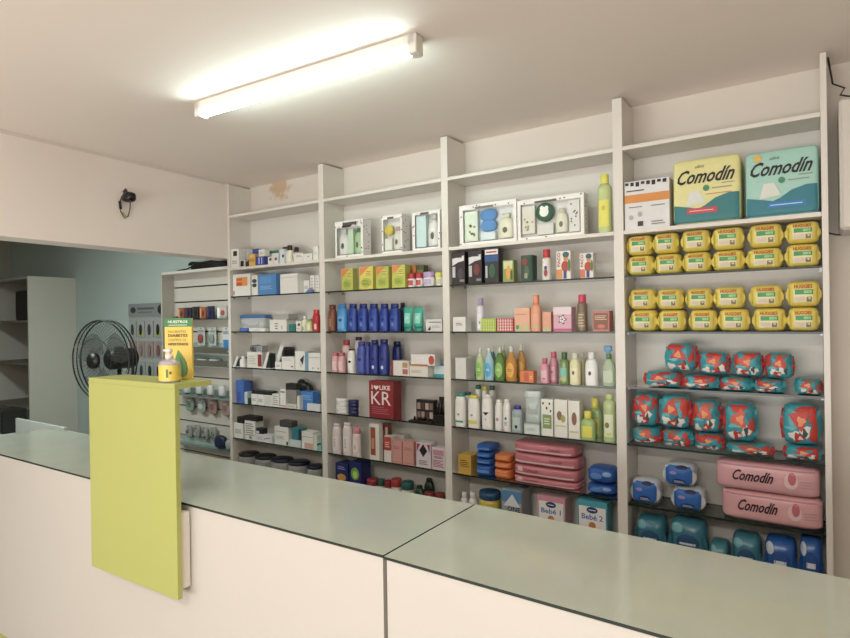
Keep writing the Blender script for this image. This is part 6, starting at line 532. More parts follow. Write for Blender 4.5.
# ------------------------------------------------------------------ products
def shade(h,f):
    h=h.lstrip('t#'); return '#%02x%02x%02x'%tuple(max(0,min(255,int(int(h[i:i+2],16)*f))) for i in(0,2,4))
def carton(name,w,d,h,P):
    mb=MB(); mb.box(-w/2,w/2,-d/2,d/2,0,h,mat(P['c'],.45),ch=.0012)
    # tuck-flap seam along the top and the side panel's fold line
    if h>.03: mb.box(-w*.42,w*.42,-d*.32,-d*.32+.0006,h-.0004,h+.0005,shade(P['c'],.7))
    deco(mb,P.get('dc',[]),w,h,lambda x,z:-d/2)
    return mb.build(name)
PROF={'straight':lambda t:1 if t<.9 else 1-.4*((t-.9)/.1)**2,
 'can':lambda t:1 if t<.93 else 1-(t-.93)/.07*.25,
 'shampoo':lambda t:.95+.05*math.sin(PI*min(1,t*1.2)) if t<.78 else .96*(1-.26*((t-.78)/.22)**2),
 'round':lambda t:.95+.05*math.sin(PI*t) if t<.76 else .98-.4*((t-.76)/.24)**1.6,
 'baby':lambda t:.78+.22*math.sin(PI*min(1,(t+.1)/1.0)) if t<.72 else max(.36,.895-.54*((t-.72)/.28)**.8)}
def bottle(name,w,d,h,P):
    root=empty(name,(0,0,0)); pf=PROF[P.get('prof','straight')]; cf=P.get('capf',.18); hb=h*(1-cf)
    a=w/2*(1.13 if P.get('prof') in('baby','round') else 1); b=min(d/2,w*.62 if P.get('prof')!='can' else w/2); se=2.0 if P.get('prof') in('can','baby') else 2.6
    N=14; pro=[(pf(i/N),hb*i/N) for i in range(N+1)]; pro[0]=(pro[0][0]*.93,0); pro.insert(1,(pro[1][0]*.99,hb*.02))
    mb=MB(); mb.lathe(pro,mat(P['c'],.3),a,b,n=20,se=se); mb.build('bottle_body',root)
    top=pf(1.0); cr=top*(1.0 if P.get('prof') in('straight','can') else 1.02)
    cm=MB(); ca=a*cr; cb=b*cr
    if P.get('prof')=='round': ca=cb=(ca+cb)/2
    if P.get('prof')=='baby': ca=cb=(ca+cb)/2
    cm.lathe([(.96,hb),(1,hb+.001),(1,h-.002 if cf>.08 else h-.001),(.9,h)],mat(P['cap'],.35),ca,cb,n=18,se=se)
    cm.build('cap',root)
    lab=P.get('lab')
    def fy(x,z):
        t=min(1,max(0,z/hb)); A=a*pf(t); q=min(.98,abs(x)/A); return -b*pf(t)*(1-q**se)**(1/se)
    if lab:
        lm=MB(); lw=w*.74; z0,z1=hb*.12,hb*.66
        if P.get('prof')=='baby': 
            deco(lm,[('e',0,0,1,1,lab)],lw,z1-z0,fy,z0,.0006)
        else: deco(lm,[('r',0,0,1,1,lab)],lw,z1-z0,fy,z0,.0006)
        deco(lm,P.get('dc',[]),lw,z1-z0,fy,z0,.0011)
        lm.build('label',root)
    return root
def tube(name,w,d,h,P):
    root=empty(name,(0,0,0)); cf=P.get('capf',.16); hc=h*cf; a=w/2; b=min(d/2,a*.8)
    inv=P.get('inv')
    mb=MB(); n=20; vs=[];fs=[]; N=10
    for j in range(N+1):
        t=j/N; z=hc+(h-hc)*t if not inv else (h-hc)*t
        k=t if not inv else 0
        ax=a*(.86+.14*k) if not inv else a*(1-.15*max(0,(t-.8)/.2)); bb=b*(1-k)**.6+.0012 if not inv else b*(1-.15*max(0,(t-.8)/.2))
        for i in range(n):
            u=2*PI*i/n; vs.append((ax*math.cos(u),bb*math.sin(u),z))
    for j in range(N):
        for i in range(n): fs.append((j*n+i,j*n+(i+1)%n,(j+1)*n+(i+1)%n,(j+1)*n+i))
    fs.append(tuple(range(n))); fs.append(tuple(N*n+i for i in range(n)))
    mb.add(vs,fs,mat(P['c'],.35),True); mb.build('tube_body',root)
    cm=MB(); z0=0 if not inv else h-hc
    cm.lathe([(.93,z0),(1,z0+.002),(1,z0+hc-.001),(.9,z0+hc)],mat(P['cap'],.35),a*.84,b*.84,n=18); cm.build('cap',root)
    hb=h-hc; base=hc if not inv else 0
    def fy(x,z):
        t=min(1,max(0,(z-base)/hb)); ax=a*(.86+.14*t) if not inv else a; bb=b*(1-t)**.6+.0012 if not inv else b
        return -bb*math.sqrt(max(.02,1-(x/ax)**2))
    lm=MB(); deco(lm,[('r',0,0,1,1,P['lab'])]+P.get('dc',[]),w*.6,hb*.5,fy,base+hb*.2,.0012); lm.build('label',root)
    return root
def jar(name,w,d,h,P):
    root=empty(name,(0,0,0)); cf=P.get('capf',.35); hb=h*(1-cf); a=w/2; b=min(d/2,a)
    MB().lathe([(.86,0),(.97,hb*.06),(1,hb*.2),(1,hb*.85),(.93,hb)],mat(P['c'],.3),a,b,n=22).build('jar_body',root)
    MB().lathe([(.98,hb),(1,hb+.001),(1,h-.002),(.95,h)],mat(P['cap'],.35),a,b,n=22).build('lid',root)
    def fy(x,z): return -b*math.sqrt(max(.02,1-(x/a)**2))
    if P.get('lab') or P.get('dc'):
        lm=MB(); deco(lm,([('r',0,0,1,1,P['lab'])] if P.get('lab') else [])+P.get('dc',[]),w*.7,hb*.6,fy,hb*.2,.0008); lm.build('label',root)
    return root
def pack(name,w,d,h,P,seed=0):
    mb=MB(); n=P.get('n',3.4); a,b,c=w/2,d/2,h/2; fin=P.get('fin',0)
    if fin==2: a*=1.01
    body=mat(P['c'],.28 if n<6 else .35)
    n1={3.4:5.0,3.2:5.0,2.8:4.0,2.7:4.5,9:16,5:8,3:6,2.6:3.5}.get(n,n); n2={9:12,5:4.5,2.7:3.0,3:3.2}.get(n,3.0)
    wr={3.4:.02,3.2:.035,2.8:.045,2.7:.05,9:.006,5:.015,3:.03,2.6:.06}.get(n,.02)
    mb.pillow(c,a,b,c,n1,n2,body,wr=wr,seed=seed)
    def fy(x,z):
        q=min(.985,(abs(x/a)**n1+abs((z-c)/c)**n1)**(1/n1)); return -b*(1-q**n2)**(1/n2)*(1+wr*.8)
    rnd=random.Random(seed)
    if fin==1:      # folded end flaps left and right
        for s in(-1,1):
            mb.add([(s*a*.84,-b*.82,c*1.5),(s*a*1.05,-b*.62,c*1.1),(s*a*1.05,-b*.6,c*.72),(s*a*.82,-b*.84,c*.32),(s*a*.8,-b*.2,c*.5),(s*a*.8,-b*.2,c*1.4)],
              [(0,1,2,3),(1,0,5),(2,1,5,4),(3,2,4)],mat(P['c'] if P['c']!='#C4CCD4' else '#D5DADF',.3))
    elif fin==2:    # crimped fins at both ends
        for s in(-1,1):
            pts=[]
            for i in range(7):
                z=c*(.25+1.5*i/6); pts.append((s*a*(1.08-.1*abs(i-3)/3+rnd.uniform(-.02,.02)),-b*.45+rnd.uniform(-.01,.01),z))
            inn=[(s*a*.8,-b*.7,c*(.35+1.3*i/6)) for i in range(7)]
            mb.add(inn+pts,[(i,i+1,i+8,i+7) for i in range(6)],mat('#B82A2A' if rnd.random()<.7 else '#2A9AA6',.3))
            mb.add([(x,y+.003,z) for x,y,z in inn+pts],[(i,i+1,i+8,i+7) for i in range(6)],mat('#B82A2A',.3))
    dc=list(P.get('dc',[]))
    if fin==2:      # busy crumpled print: red, white, orange and dark patches, different on every pack
        def blob(cx,cz,rx,rz,k,n=9):
            ph=rnd.uniform(0,6); return ('p',[(min(.97,max(.03,cx+rx*(1+.35*math.sin(3*t+ph))*math.cos(t))),min(.97,max(.03,cz+rz*(1+.35*math.sin(3*t+ph))*math.sin(t)))) for t in [2*PI*i/n for i in range(n)]],k)
        R_=['#C4301F','#B92A22','#D04A2E']
        dc=[blob(.08 if rnd.random()<.5 else .9,rnd.uniform(.2,.8),.14,.3,R_[0]),blob(rnd.uniform(.3,.7),.9,.3,.12,rnd.choice(['#8d6a5c','#B92A22'])),
            blob(rnd.uniform(.15,.35),rnd.uniform(.1,.3),.15,.13,'#D9D4CE'),blob(rnd.uniform(.6,.8),rnd.uniform(.12,.4),.15,.15,'#D9D4CE'),
            blob(rnd.uniform(.6,.75),.3,.07,.13,'#3c4a44'),blob(.45+rnd.uniform(-.1,.1),rnd.uniform(.55,.65),.24,.24,R_[rnd.randrange(3)]),
            blob(.47+rnd.uniform(-.08,.08),.6,.12,.12,'#E08A50'),blob(.5+rnd.uniform(-.1,.1),.18,.14,.12,R_[1]),blob(.5,.17,.07,.05,'#E3C9BC'),
            blob(rnd.uniform(.8,.92),.75,.1,.2,rnd.choice(['#C4301F','#1f7f8c'])),blob(.3+rnd.uniform(-.1,.1),.42,.2,.05,'#4FB9C0')]
    deco(mb,dc,w*.94,h*.94,fy,h*.03,.0018)
    return mb.build(name)
def gift(name,w,d,h,P):
    root=empty(name,(0,0,0)); x0,z0,x1,z1=P['win']; t=.004
    X=lambda u:(u-.5)*w; Z=lambda v:v*h
    f=MB(); m=mat('#ECE9E4',.5)
    f.box(-w/2,w/2,d/2-t,d/2,0,h,m); f.box(-w/2,-w/2+t,-d/2,d/2-t,0,h,m); f.box(w/2-t,w/2,-d/2,d/2-t,0,h,m)
    f.box(-w/2+t,w/2-t,-d/2,d/2-t,0,t,m); f.box(-w/2+t,w/2-t,-d/2,d/2-t,h-t,h,m)
    for (a,b,c,e) in ((0,0,x0,1),(x1,0,1,1),(x0,0,x1,z0),(x0,z1,x1,1)):
        f.box(X(a),X(c),-d/2-.0006,-d/2+.001,Z(b),Z(e),m)
    rnd=random.Random(int(w*1e4))
    sp=[]
    for i in range(90):
        u,v=rnd.random(),rnd.random()
        if x0-.03<u<x1+.03 and z0-.03<v<z1+.03: continue
        if not(.02<u<.98 and .02<v<.98): continue
        r=.0048; sp.append(('e',u-r/w,v-r*.8/h,u+r/w,v+r*.8/h,rnd.choice(['#4a4744','#6d6a66','#3a3836'])))
    if P.get('tag'): sp.append(('r',x0+.25*(x1-x0),z1,x0+.62*(x1-x0),min(.99,z1+.05),P['tag']))
    deco(f,sp+P.get('D',[]),w,h,lambda x,z:-d/2-.0006)
    # spotted side panel
    for i in range(10):
        y=rnd.uniform(-d*.4,d*.4); z=rnd.uniform(.05,.95)*h; r=.004
        f.add([(w/2+.0006,y+r*math.cos(a),z+r*math.sin(a)) for a in [k*PI/4 for k in range(8)]],[tuple(range(8))],'#5a5754')
    f.build('box_shell',root)
    wm=MB(); wm.add([(X(x0),-d/2+.0015,Z(z0)),(X(x1),-d/2+.0015,Z(z0)),(X(x1),-d/2+.0015,Z(z1)),(X(x0),-d/2+.0015,Z(z1))],[(0,1,2,3)],FILM); wm.build('window_film',root)
    f2=MB(); f2.box(-w/2+t+.0005,w/2-t-.0005,d*.12,d*.12+.002,t+.0005,h-t-.0005,mat('#F2EFEA',.6)); f2.build('inner_liner',root)
    for k,a,b,c,e,c1,c2 in P['inner']:
        a_,b_=x0+(x1-x0)*a,x0+(x1-x0)*b; c_,e_=z0+(z1-z0)*c,z0+(z1-z0)*e
        cx=(X(a_)+X(b_))/2; ww=X(b_)-X(a_); hh=(e_-c_)*h; zz=Z(c_)
        if k=='b':
            q=MB(); r=min(ww/2,d*.26); yc=-d*.19; q.lathe([(.85,0),(1,hh*.05),(1,hh*.55),(.85,hh*.72),(.5,hh*.8),(.45,hh*.82)],mat(c1,.35),ww/2,r,c=(cx,yc,zz),n=16)
            q.lathe([(.5,hh*.82),(.5,hh*.98),(.42,hh)],mat(c2,.35),ww/2,r,c=(cx,yc,zz),n=14)
            q.add([(cx+ww*.16*math.cos(t_),yc-r-.0008,zz+hh*.33+hh*.12*math.sin(t_)) for t_ in [i*PI/5 for i in range(10)]],[tuple(range(10))],'#6a6552')
            q.build('toiletry_bottle',root)
        elif k=='p':
            q=MB(); q.box(cx-ww/2,cx+ww/2,-d*.42,d*.08,zz,zz+hh,mat(c1,.4),ch=.001)
            if c2: 
                for i in range(9):
                    u=cx+rnd.uniform(-.32,.32)*ww; z=zz+hh*rnd.uniform(.12,.55 if c2!='#5a5852' else .9); r=ww*.09
                    q.add([(u+r*math.cos(t_),-d*.42-.0008,z+r*math.sin(t_)) for t_ in [i_*PI/3 for i_ in range(6)]],[tuple(range(6))],c2)
            q.build('inner_carton',root)
        elif k=='d':
            q=MB(); r=min(ww,hh)/2; vs=[]; q.lathe([(1,0),(1,.02),(.92,.024)],mat(c1,.6),r,r,n=24)
            q.v=[(cx+x,-d*.12-z,zz+hh/2+y) for x,y,z in q.v]
            if c2:
                for (dx,dz,rr,cc) in ((0,0,.52,c2),(-.25,.42,.24,c2),(.28,.42,.22,c2),(0,-.05,.22,'#2a3a30'),(0,.5,.12,'#2a3a30')):
                    q.add([(cx+r*dx+r*rr*math.cos(t_),-d*.12-.0262-rr*.001,zz+hh/2+r*dz+r*rr*math.sin(t_)) for t_ in [i*PI/7 for i in range(14)]],[tuple(range(14))],cc)
            q.build('bath_sponge',root)
        else:
            q=MB(); 
            for i,(dz) in enumerate((.25,.72)): q.sup(cx,-d*.16,zz+hh*dz,ww/2,d*.26,hh*.27,2.6,mat(c1,.8,bump=.5),nu=18,nv=10,wr=.05,seed=i)
            q.build('bath_sponge',root)
    return root
def wedge(name,w,d,h,P):
    mb=MB(); mb.prism([(-w/2,0),(w/2,0),(w*.1,h)],-d/2,d/2,mat(P['c'],.4)); mb.prism([(0.05*w,h*.55),(w*.35,h*.5),(w*.15,h*1.02)],-d/2-.001,d/2,mat('#D98AA8',.4)); return mb.build(name)
def tub(name,w,d,h,P):
    root=empty(name,(0,0,0)); mb=MB(); c=mat('t'+P['c'],.25)
    mb.lathe([(.9,0),(.94,h*.1),(.97,h*.8)],c,w/2,d/2,n=24,se=6); rr=random.Random(3)
    for i in range(8):
        x=-w*.36+w*.09*i; mb.box(x,x+w*.05,-d*.47-.0006,-d*.47,h*.3,h*(.45+.15*rr.random()),'#9a9c9a')
    mb.build('tub_body',root)
    MB().lathe([(.98,h*.8),(1,h*.82),(1,h*.95),(.96,h)],mat(P['cap'],.35),w/2,d/2,n=24,se=6).build('lid',root)
    return root
def slant(name,w,d,h,P):
    root=empty(name,(0,0,0)); c=mat(P['c'],.5); s=MB()
    # angled side walls: tall at the back, cut down to the front corner
    s.prism([(-w/2,0),(-w*.08,0),(w/2,h*.98),(w*.22,h)],-d/2,-d/2+.003,c)
    s.box(-w/2,w/2,d/2-.003,d/2,0,h*.9,mat('#2b2a28',.6)); s.box(-w/2,w/2,-d/2+.003,d/2-.003,0,.003,c)  # back panel coloured dark for the shade inside the box
    s.build('slanted_panel',root)
    k=MB(); k.prism([(-w*.06,.003),(w/2,.003),(w/2,h*.8)],-d/2+.004,d/2-.004,mat('#22211f',.7)); k.build('shade_wedge',root)  # solid dark wedge stands in for the shaded inside
    return root
def roll(name,w,d,h,P):
    mb=MB(); mb.lathe([(1,-d/2),(1,d/2)],mat(P['c'],.8),w/2,h/2,n=20); mb.v=[(x,z,y+h/2) for x,y,z in mb.v]
    mb.add([(w*.2*math.cos(t),-d/2-.0006,h/2+h*.2*math.sin(t)) for t in [i*PI/6 for i in range(12)]],[tuple(range(12))],'#2b2b2d'); return mb.build(name)
def bag(name,w,d,h,P):
    mb=MB(); m=mat(P['c'],.35); mb.sup(0,0,h*.45,w/2,d/2,h*.45,3,m,wr=.06,seed=2); mb.sup(-w*.2,0,h*.75,w*.28,d*.3,h*.24,2.4,m,wr=.08,seed=5); return mb.build(name)
def makeup(name,w,d,h,P):
    root=empty(name,(0,0,0)); m=mat(P['c'],.3)
    MB().box(-w/2,w/2,-d/2,d/2,0,.006,mat('#16120f',.3),ch=.001).build('tray',root)
    b=MB(); b.box(-w*.35,w*.45,0,d*.4,.006,h,m,ch=.002)
    for i in range(4):
        for j in range(2): b.box(-w*.3+w*.18*i,-w*.3+w*.18*i+w*.14,-.001,.0,.016+j*h*.42,.012+h*.34+j*h*.42,['#7d6a60','#a08a7c','#4c3a34','#b9a69a'][(i+j)%4])
    b.build('palette_board',root)
    q=MB()
    for i in range(5): q.lathe([(1,0),(1,.02),(.9,.022)],mat(['#2a1c1a','#5a3a34','#1c1614'][i%3],.3),.007,.007,c=(-w*.32+w*.15*i,-d*.25,.006),n=12)
    q.build('compact',root); return root
def rackblk(name,w,d,h,P):
    root=empty(name,(0,0,0)); MB().box(-w/2,w/2,-d/2,d/2,0,h*.35,mat(P['c'],.3),ch=.002).build('stand_base',root)
    k=MB(); k.box(-w/2,w/2,d*.3,d*.4,h*.35,h,mat('#201918',.3),ch=.001); k.build('stand_back',root)
    for i in range(3): MB().lathe([(1,0),(1,h*.4),(.7,h*.42),(.7,h*.52)],mat('#2e2523',.25),w*.11,w*.11,c=(-w*.3+w*.3*i,-d*.15,h*.35),n=12).build('mascara_tube',root)
    return root
def spray(name,w,d,h,P):
    root=empty(name,(0,0,0)); a=w/2; b=min(d/2,a*.7)
    MB().lathe([(.9,0),(1,h*.04),(1,h*.4),(.85,h*.55),(.4,h*.64),(.32,h*.68)],mat(P['c'],.2),a,b,n=22,se=2.4).build('bottle_body',root)
    MB().box(-a*.72,a*.72,-b-.001,-b+.002,h*.1,h*.38,mat('#B9C7AE',.4)).build('label',root)
    MB().lathe([(.4,h*.68),(.4,h*.78),(.3,h*.8)],mat('#5C8A3C',.3),a,a,n=16).build('collar',root)
    t=MB(); m=mat(P['cap'],.3); t.box(-a*.75,a*.45,-a*.22,a*.22,h*.86,h,m,ch=.003); t.box(-a*.2,a*.15,-a*.18,a*.18,h*.78,h*.87,m); t.prism([(-a*.5,h*.7),(-a*.38,h*.7),(-a*.3,h*.87),(-a*.45,h*.87)],-a*.12,a*.12,m); t.build('trigger',root)
    return root
BUILD=dict(carton=carton,bottle=bottle,tube=tube,jar=jar,gift=gift,wedge=wedge,tub=tub,slant=slant,roll=roll,bag=bag,makeup=makeup,rackblk=rackblk,spray=spray)
for i,(kind,name,cat,label,group,x,y,z,w,d,h,P) in enumerate(ITEMS):
    o=pack(name,w,d,h,P,i) if kind=='pack' else BUILD[kind](name,w,d,h,P)
    o.location=(x,y,z+.0004); tag(o,label,cat,group or None)
# ------------------------------------------------------------------ room
zb_=2.134; ZC=TOP+.012; YB=.21; FL=0.0; YE=-5.6; XR=2.2; XA=-8.3
WALL=wall_mat('cream_plaster','#D6CDC4')
def room_box(name,x0,x1,y0,y1,z0,z1,m):
    mb=MB(); mb.box(x0,x1,y0,y1,z0,z1,m); return structure(mb,name)
fl=wall_mat('floor_tile','#B3AA9C',rough=.35,scale=6,var=.08); room_box('floor',XA-.1,XR+.1,YE-1.5,YB+.1,-.08,FL,fl)
room_box('ceiling',XA-.1,XR+.1,YE,YB+.1,ZC,ZC+.1,wall_mat('ceiling_paint','#EDE2DA',scale=1.0))
room_box('wall_back',XL['0L']-.05,XR+.1,YB,YB+.1,FL,ZC,wall_mat('back_plaster','#D8D0C6',stain=((-3.43,YB,2.675),.125,'#B98F58')))
room_box('wall_alcove',XA,XL['0L']-.05,YB,YB+.1,FL,ZC,wall_mat('alcove_plaster','#B9C6C1'))
room_box('wall_left',XA-.1,XA,YE,YB+.1,FL,ZC,wall_mat('alcove_side','#BDB7AC'))
room_box('wall_left',-4.05,-3.92,YE,-2.3,FL,zb_,WALL)  # unseen partition added to keep entrance daylight out of the alcove
room_box('wall_right',XR,XR+.1,YE,YB,FL,ZC,WALL)
# street side: wall with a wide open shop entrance
room_box('wall_front_left',XA,-3.9,YE-.1,YE,FL,ZC,WALL); room_box('wall_front_right',1.7,XR,YE-.1,YE,FL,ZC,WALL); room_box('wall_front_head',-3.9,1.7,YE-.1,YE,2.35,ZC,WALL)
# deep beam over the opening to the alcove
bm_=MB(); bx0,bx1=-3.80,-3.70; y0,y1=0.0,-1.62; zb=2.135
yb_=-5.5; xf=bx0+(bx1-bx0)*(yb_/y1)
vs=[(bx0,YB,zb),(xf,yb_,zb),(xf-.2,yb_,zb),(bx0-.2,YB,zb)]; vs+=[(x,y,ZC) for x,y,_ in vs]
bm_.add(vs,[(0,1,2,3),(4,7,6,5),(0,4,5,1),(1,5,6,2),(2,6,7,3),(3,7,4,0)],wall_mat('beam_plaster','#F3E9E2'))
structure(bm_,'wall_beam')
t=MB(); t.add([(bx0+.002,-.02,ZC-.03),(xf+.002,yb_,ZC-.03),(xf+.024,yb_,ZC-.0005),(bx0+.024,-.02,ZC-.0005),(bx0+.001,-.02,ZC-.0005),(xf+.001,yb_,ZC-.0005)],[(0,1,2,3),(0,4,5,1),(3,2,5,4),(0,3,4),(1,5,2)],wall_mat('cove_paint','#DCD2C8')); structure(t,'trim_1')
# ------------------------------------------------------------------ shelving
WH=mat('#DED8CE',.4,var=.02,nscale=8)
WHB=mat('#D9D5CC',.5,var=.02,nscale=8)
SH=empty('shelving_unit',(-1.9,0,0)); tag(SH,'built-in white shelving wall with glass shelves behind the counter','shelves')
def part(mb,name,root):
    ox,oy,oz=root.location; o=mb.build(name,root); o.location=(-ox,-oy,-oz); return o
E_=['0L','0R','1L','1R','2L','2R','3L','3R','4L','4R']
for i in range(5):
    a,b=XL['%dL'%i],XL['%dR'%i]
    part(MB().box(a,b,0,YB-.001,FL+.001,TOP,WH,ch=.0012),'upright',SH)
for i in range(4):
    a,b=XL['%dR'%i]+.0006,XL['%dL'%(i+1)]-.0006; Z=ZB if i==3 else ZT
    part(MB().box(a,b,YB-.006,YB-.001,.06,UT-.022,WHB),'back_panel',SH)
    for z in (UT,LT): 
        part(MB().box(a,b,.0005,YB-.007,z-.019,z,WH,ch=.001),'board_shelf',SH)
    part(MB().box(a,b,.002,YB-.007,.06,.08,WH,ch=.001),'base_board',SH)
    for g in('g1','g2','g3','g4','g5','g6'):
        z=Z[g]; m=MB(); x0,x1,yy0,yy1=a+.0005,b-.0005,.004,YB-.008
        m.add([(x,y,q) for x in(x0,x1) for y in(yy0,yy1) for q in(z-.009,z)],[(0,4,6,2),(1,3,7,5)],GLASS)
        m.add([(x,y,q) for x in(x0,x1) for y in(yy0,yy1) for q in(z-.009,z)],[(0,1,5,4),(2,6,7,3),(0,2,3,1),(4,5,7,6)],EDGE)
        part(m,'glass_shelf',SH)
        for s,xx in((0,a),(1,b)):
            for yy in (.03,.17):
                q=MB(); x_a,x_b=(xx,xx+.010) if s==0 else (xx-.010,xx); q.box(x_a,x_b,yy,yy+.008,z-.017,z-.0095,mat('#8b8c8a',.3,metal=.8)); part(q,'shelf_pin',SH)
# ------------------------------------------------------------------ slatwall unit
SX0,SX1=-4.715,XL['0L']-.0008; ST=2.078
SU=empty('slatwall_unit',(-4.26,0,0)); tag(SU,'white slatwall display unit left of the glass shelves','display unit')
part(MB().box(SX0,SX0+.018,0,YB-.001,.001,ST,mat('#BDB9AC',.5),ch=.001),'side_panel',SU)
part(MB().box(SX0+.018,SX1,0,YB-.001,ST-.022,ST,WH,ch=.001),'top_panel',SU)
sw=MB(); sm=mat('#CFC9BC',.5); z=ST-.022; pitch=.128; k=0; gz=1.947
zs=[gz-pitch*j for j in range(-1,14)]
prev=ST-.0225
for g in zs:
    if g>prev-.01: continue
    sw.box(SX0+.0185,SX1-.0005,.115,.13,g+.006,prev,sm); sw.box(SX0+.0185,SX1-.0005,.1305,.139,g-.006,g+.006,mat('#3a3632',.6)); prev=g-.006
sw.box(SX0+.0185,SX1-.0005,.115,.13,.05,prev,sm)
sw.box(SX0+.0185,SX1-.0005,.14,.15,.05,ST-.023,sm); part(sw,'slat_panel',SU)
ACR=pane_mat('acrylic',(.78,.86,.84)); AE=mat('#9FB0AA',.25)
TR=[]
def tray(x0,x1,z,h,label,green=True):
    r=empty('acrylic_tray',((x0+x1)/2,.06,z)); tag(r,label,'tray','acrylic trays on the slatwall')
    m=MB(); d=.052; w=(x1-x0)/2
    m.box(-w,w,-d,d,-.004,0,AE if green else ACR); m.add([(-w,-d,0),(w,-d,0),(w,-d,h),(-w,-d,h)],[(0,1,2,3)],ACR)
    for s in(-1,1): m.add([(s*w,-d,0),(s*w,d,0),(s*w,d,h*1.6),(s*w,-d,h)],[(0,1,2,3)],ACR)
    m.build('tray_body',r)
    MB().box(-w,w,d-.002,d+.0025,-.004,h*1.6,AE).build('hook_strip',r)
    return r
tray(-4.56,-3.83,1.668,.02,'topmost clear tray holding dark and orange packets on slatwall',False)
tray(-4.50,-3.83,1.392,.05,'clear green-edged tray under the hanging blister packs on slatwall')
tray(-4.50,-3.83,1.285,.05,'green-edged tray with two white rolls on slatwall')
tray(-4.60,-3.83,1.035,.03,'clear tray holding four white tubes in middle of slatwall')
tray(-4.60,-3.83,.62,.03,'lowest clear tray with dark blue pouch on slatwall')
def packet(name,cat,label,x,z,w,h,c,dc,y=.06,d=.02,group=None,tilt=0):
    m=MB(); m.box(-w/2,w/2,-d/2,d/2,0,h,mat(c,.35),ch=.002)
    deco(m,dc,w,h,lambda a,b:-d/2); o=m.build(name); o.location=(x,y,z+.0005); o.rotation_euler=(0,tilt,0); return tag(o,label,cat,group)
pk=[('orange and brown packet at left end of top slatwall tray',-4.50,'#A8603C',.10),('purple-black packet in top slatwall tray',-4.40,'#3A2C48',.10),('dark packet with white edge in top slatwall tray',-4.30,'#33302f',.105),('rust orange packet in middle of top slatwall tray',-4.20,'#B0663C',.10),('navy packet in top slatwall tray',-4.10,'#2C2E58',.105),('white packet with red picture in top slatwall tray',-3.95,'#C9C2BC',.10)]
for j,(l,x,c,h) in enumerate(pk):
    packet('snack_packet','packet',l,x,1.668,.075 if j<5 else .12,h,c,[('r',.05,.1,.3,.9,shade(c,1.5)),('e',.4,.25,.85,.7,'#B4553a' if j==5 else shade(c,.6))],group='packets in the top slatwall tray')
hg=[('hanging blister pack with red product on slatwall',-4.27,'#C9CCC8','#A84A3C'),('hanging clear blister pack with grey product on slatwall',-4.12,'#C4CDC9','#8f9a96'),('hanging white pack with bright blue lower half on slatwall',-3.94,'#D2D8D8','#2E84C4')]
for l,x,c,c2 in hg:
    blue='blue' in l; r=empty('hanging_blister_pack',(x,.085,1.45 if not blue else 1.40)); tag(r,l,'blister pack','hanging packs on the slatwall'); hh=.15 if not blue else .2
    m=MB(); m.box(-.048,.048,-.002,.002,0,hh,mat(c,.3),ch=.001); deco(m,[('e',.42,.9,.58,.96,'#55524e'),('r',.1,.72,.9,.85,'#9aa3a0')]+([('r',.1,.05,.9,.5,c2)] if blue else []),.096,hh,lambda a,b:-.002); m.build('backing_card',r)
    if not blue: 
        q=MB(); q.sup(0,-.012,hh*.38,.03,.01,hh*.26,2.5,mat(c2,.35),nu=14,nv=8); q.build('product_bubble',r)
    MB().tube([(0,.03,hh*.93),(0,-.008,hh*.93),(0,-.012,hh*.97)],.0018,mat('#9a9c9a',.3,metal=.9)).build('hook',r)
for l,x in(('left white bandage roll in green-edged tray',-4.22),('right white bandage roll in green-edged tray',-4.06)):
    m=MB(); m.lathe([(1,0),(1,.055)],mat('#C9CBC6',.7),.05,.045,n=20); m.lathe([(.4,.055),(.4,.056)],mat('#6a6f6c',.7),.05,.045,n=14); o=m.build('bandage_roll'); o.location=(x,.06,1.2858); tag(o,l,'bandage','rolls in the green-edged tray')
for j,(l,x) in enumerate((('first white tube from left in middle slatwall tray',-4.44),('second white tube from left in middle slatwall tray',-4.27),('third white tube, red-dotted, in middle slatwall tray',-4.12),('fourth white tube, beside upright, in middle slatwall tray',-3.97))):
    r=empty('cream_tube',(x,.06,1.0358)); tag(r,l,'tube','tubes in the middle slatwall tray'); r.rotation_euler=(0,0,0)
    m=MB(); m.lathe([(.9,.012),(1,.02),(1,.07),(.7,.095)],mat('#CCD0CE',.35),.035,.022,n=16); m.build('tube_body',r)
    MB().lathe([(.8,.004),(.85,.012)],mat('#3a4a52' if j!=2 else '#B83030',.4),.035,.022,n=14).build('cap',r)
lo=[('clear hanging pouch with green print, left, low on slatwall',-4.44,'#8FA294','#5c7a64'),('clear hanging pouch with white print, middle, low on slatwall',-4.28,'#A3ABA5','#c9cec9'),('pinkish hanging pouch, left of pair, low on slatwall',-4.13,'#A88C84','#8a5c54'),('pinkish hanging pouch, beside upright, low on slatwall',-3.96,'#AD948B','#93665c')]
for l,x,c,c2 in lo:
    r=empty('hanging_pouch',(x,.085,.885)); tag(r,l,'pouch','hanging pouches on the slatwall')
    m=MB(); m.sup(0,0,.058,.055,.012,.058,3,mat(c,.25),nu=18,nv=10,wr=.04); deco(m,[('e',.2,.3,.8,.7,c2),('r',.25,.78,.75,.88,'#d0d4d0')],.1,.116,lambda a,b:-.0125); m.build('pouch_body',r)
    MB().tube([(0,.03,.108),(0,-.012,.108),(0,-.016,.114)],.0018,mat('#9a9c9a',.3,metal=.9)).build('hook',r)
rnd=random.Random(9)
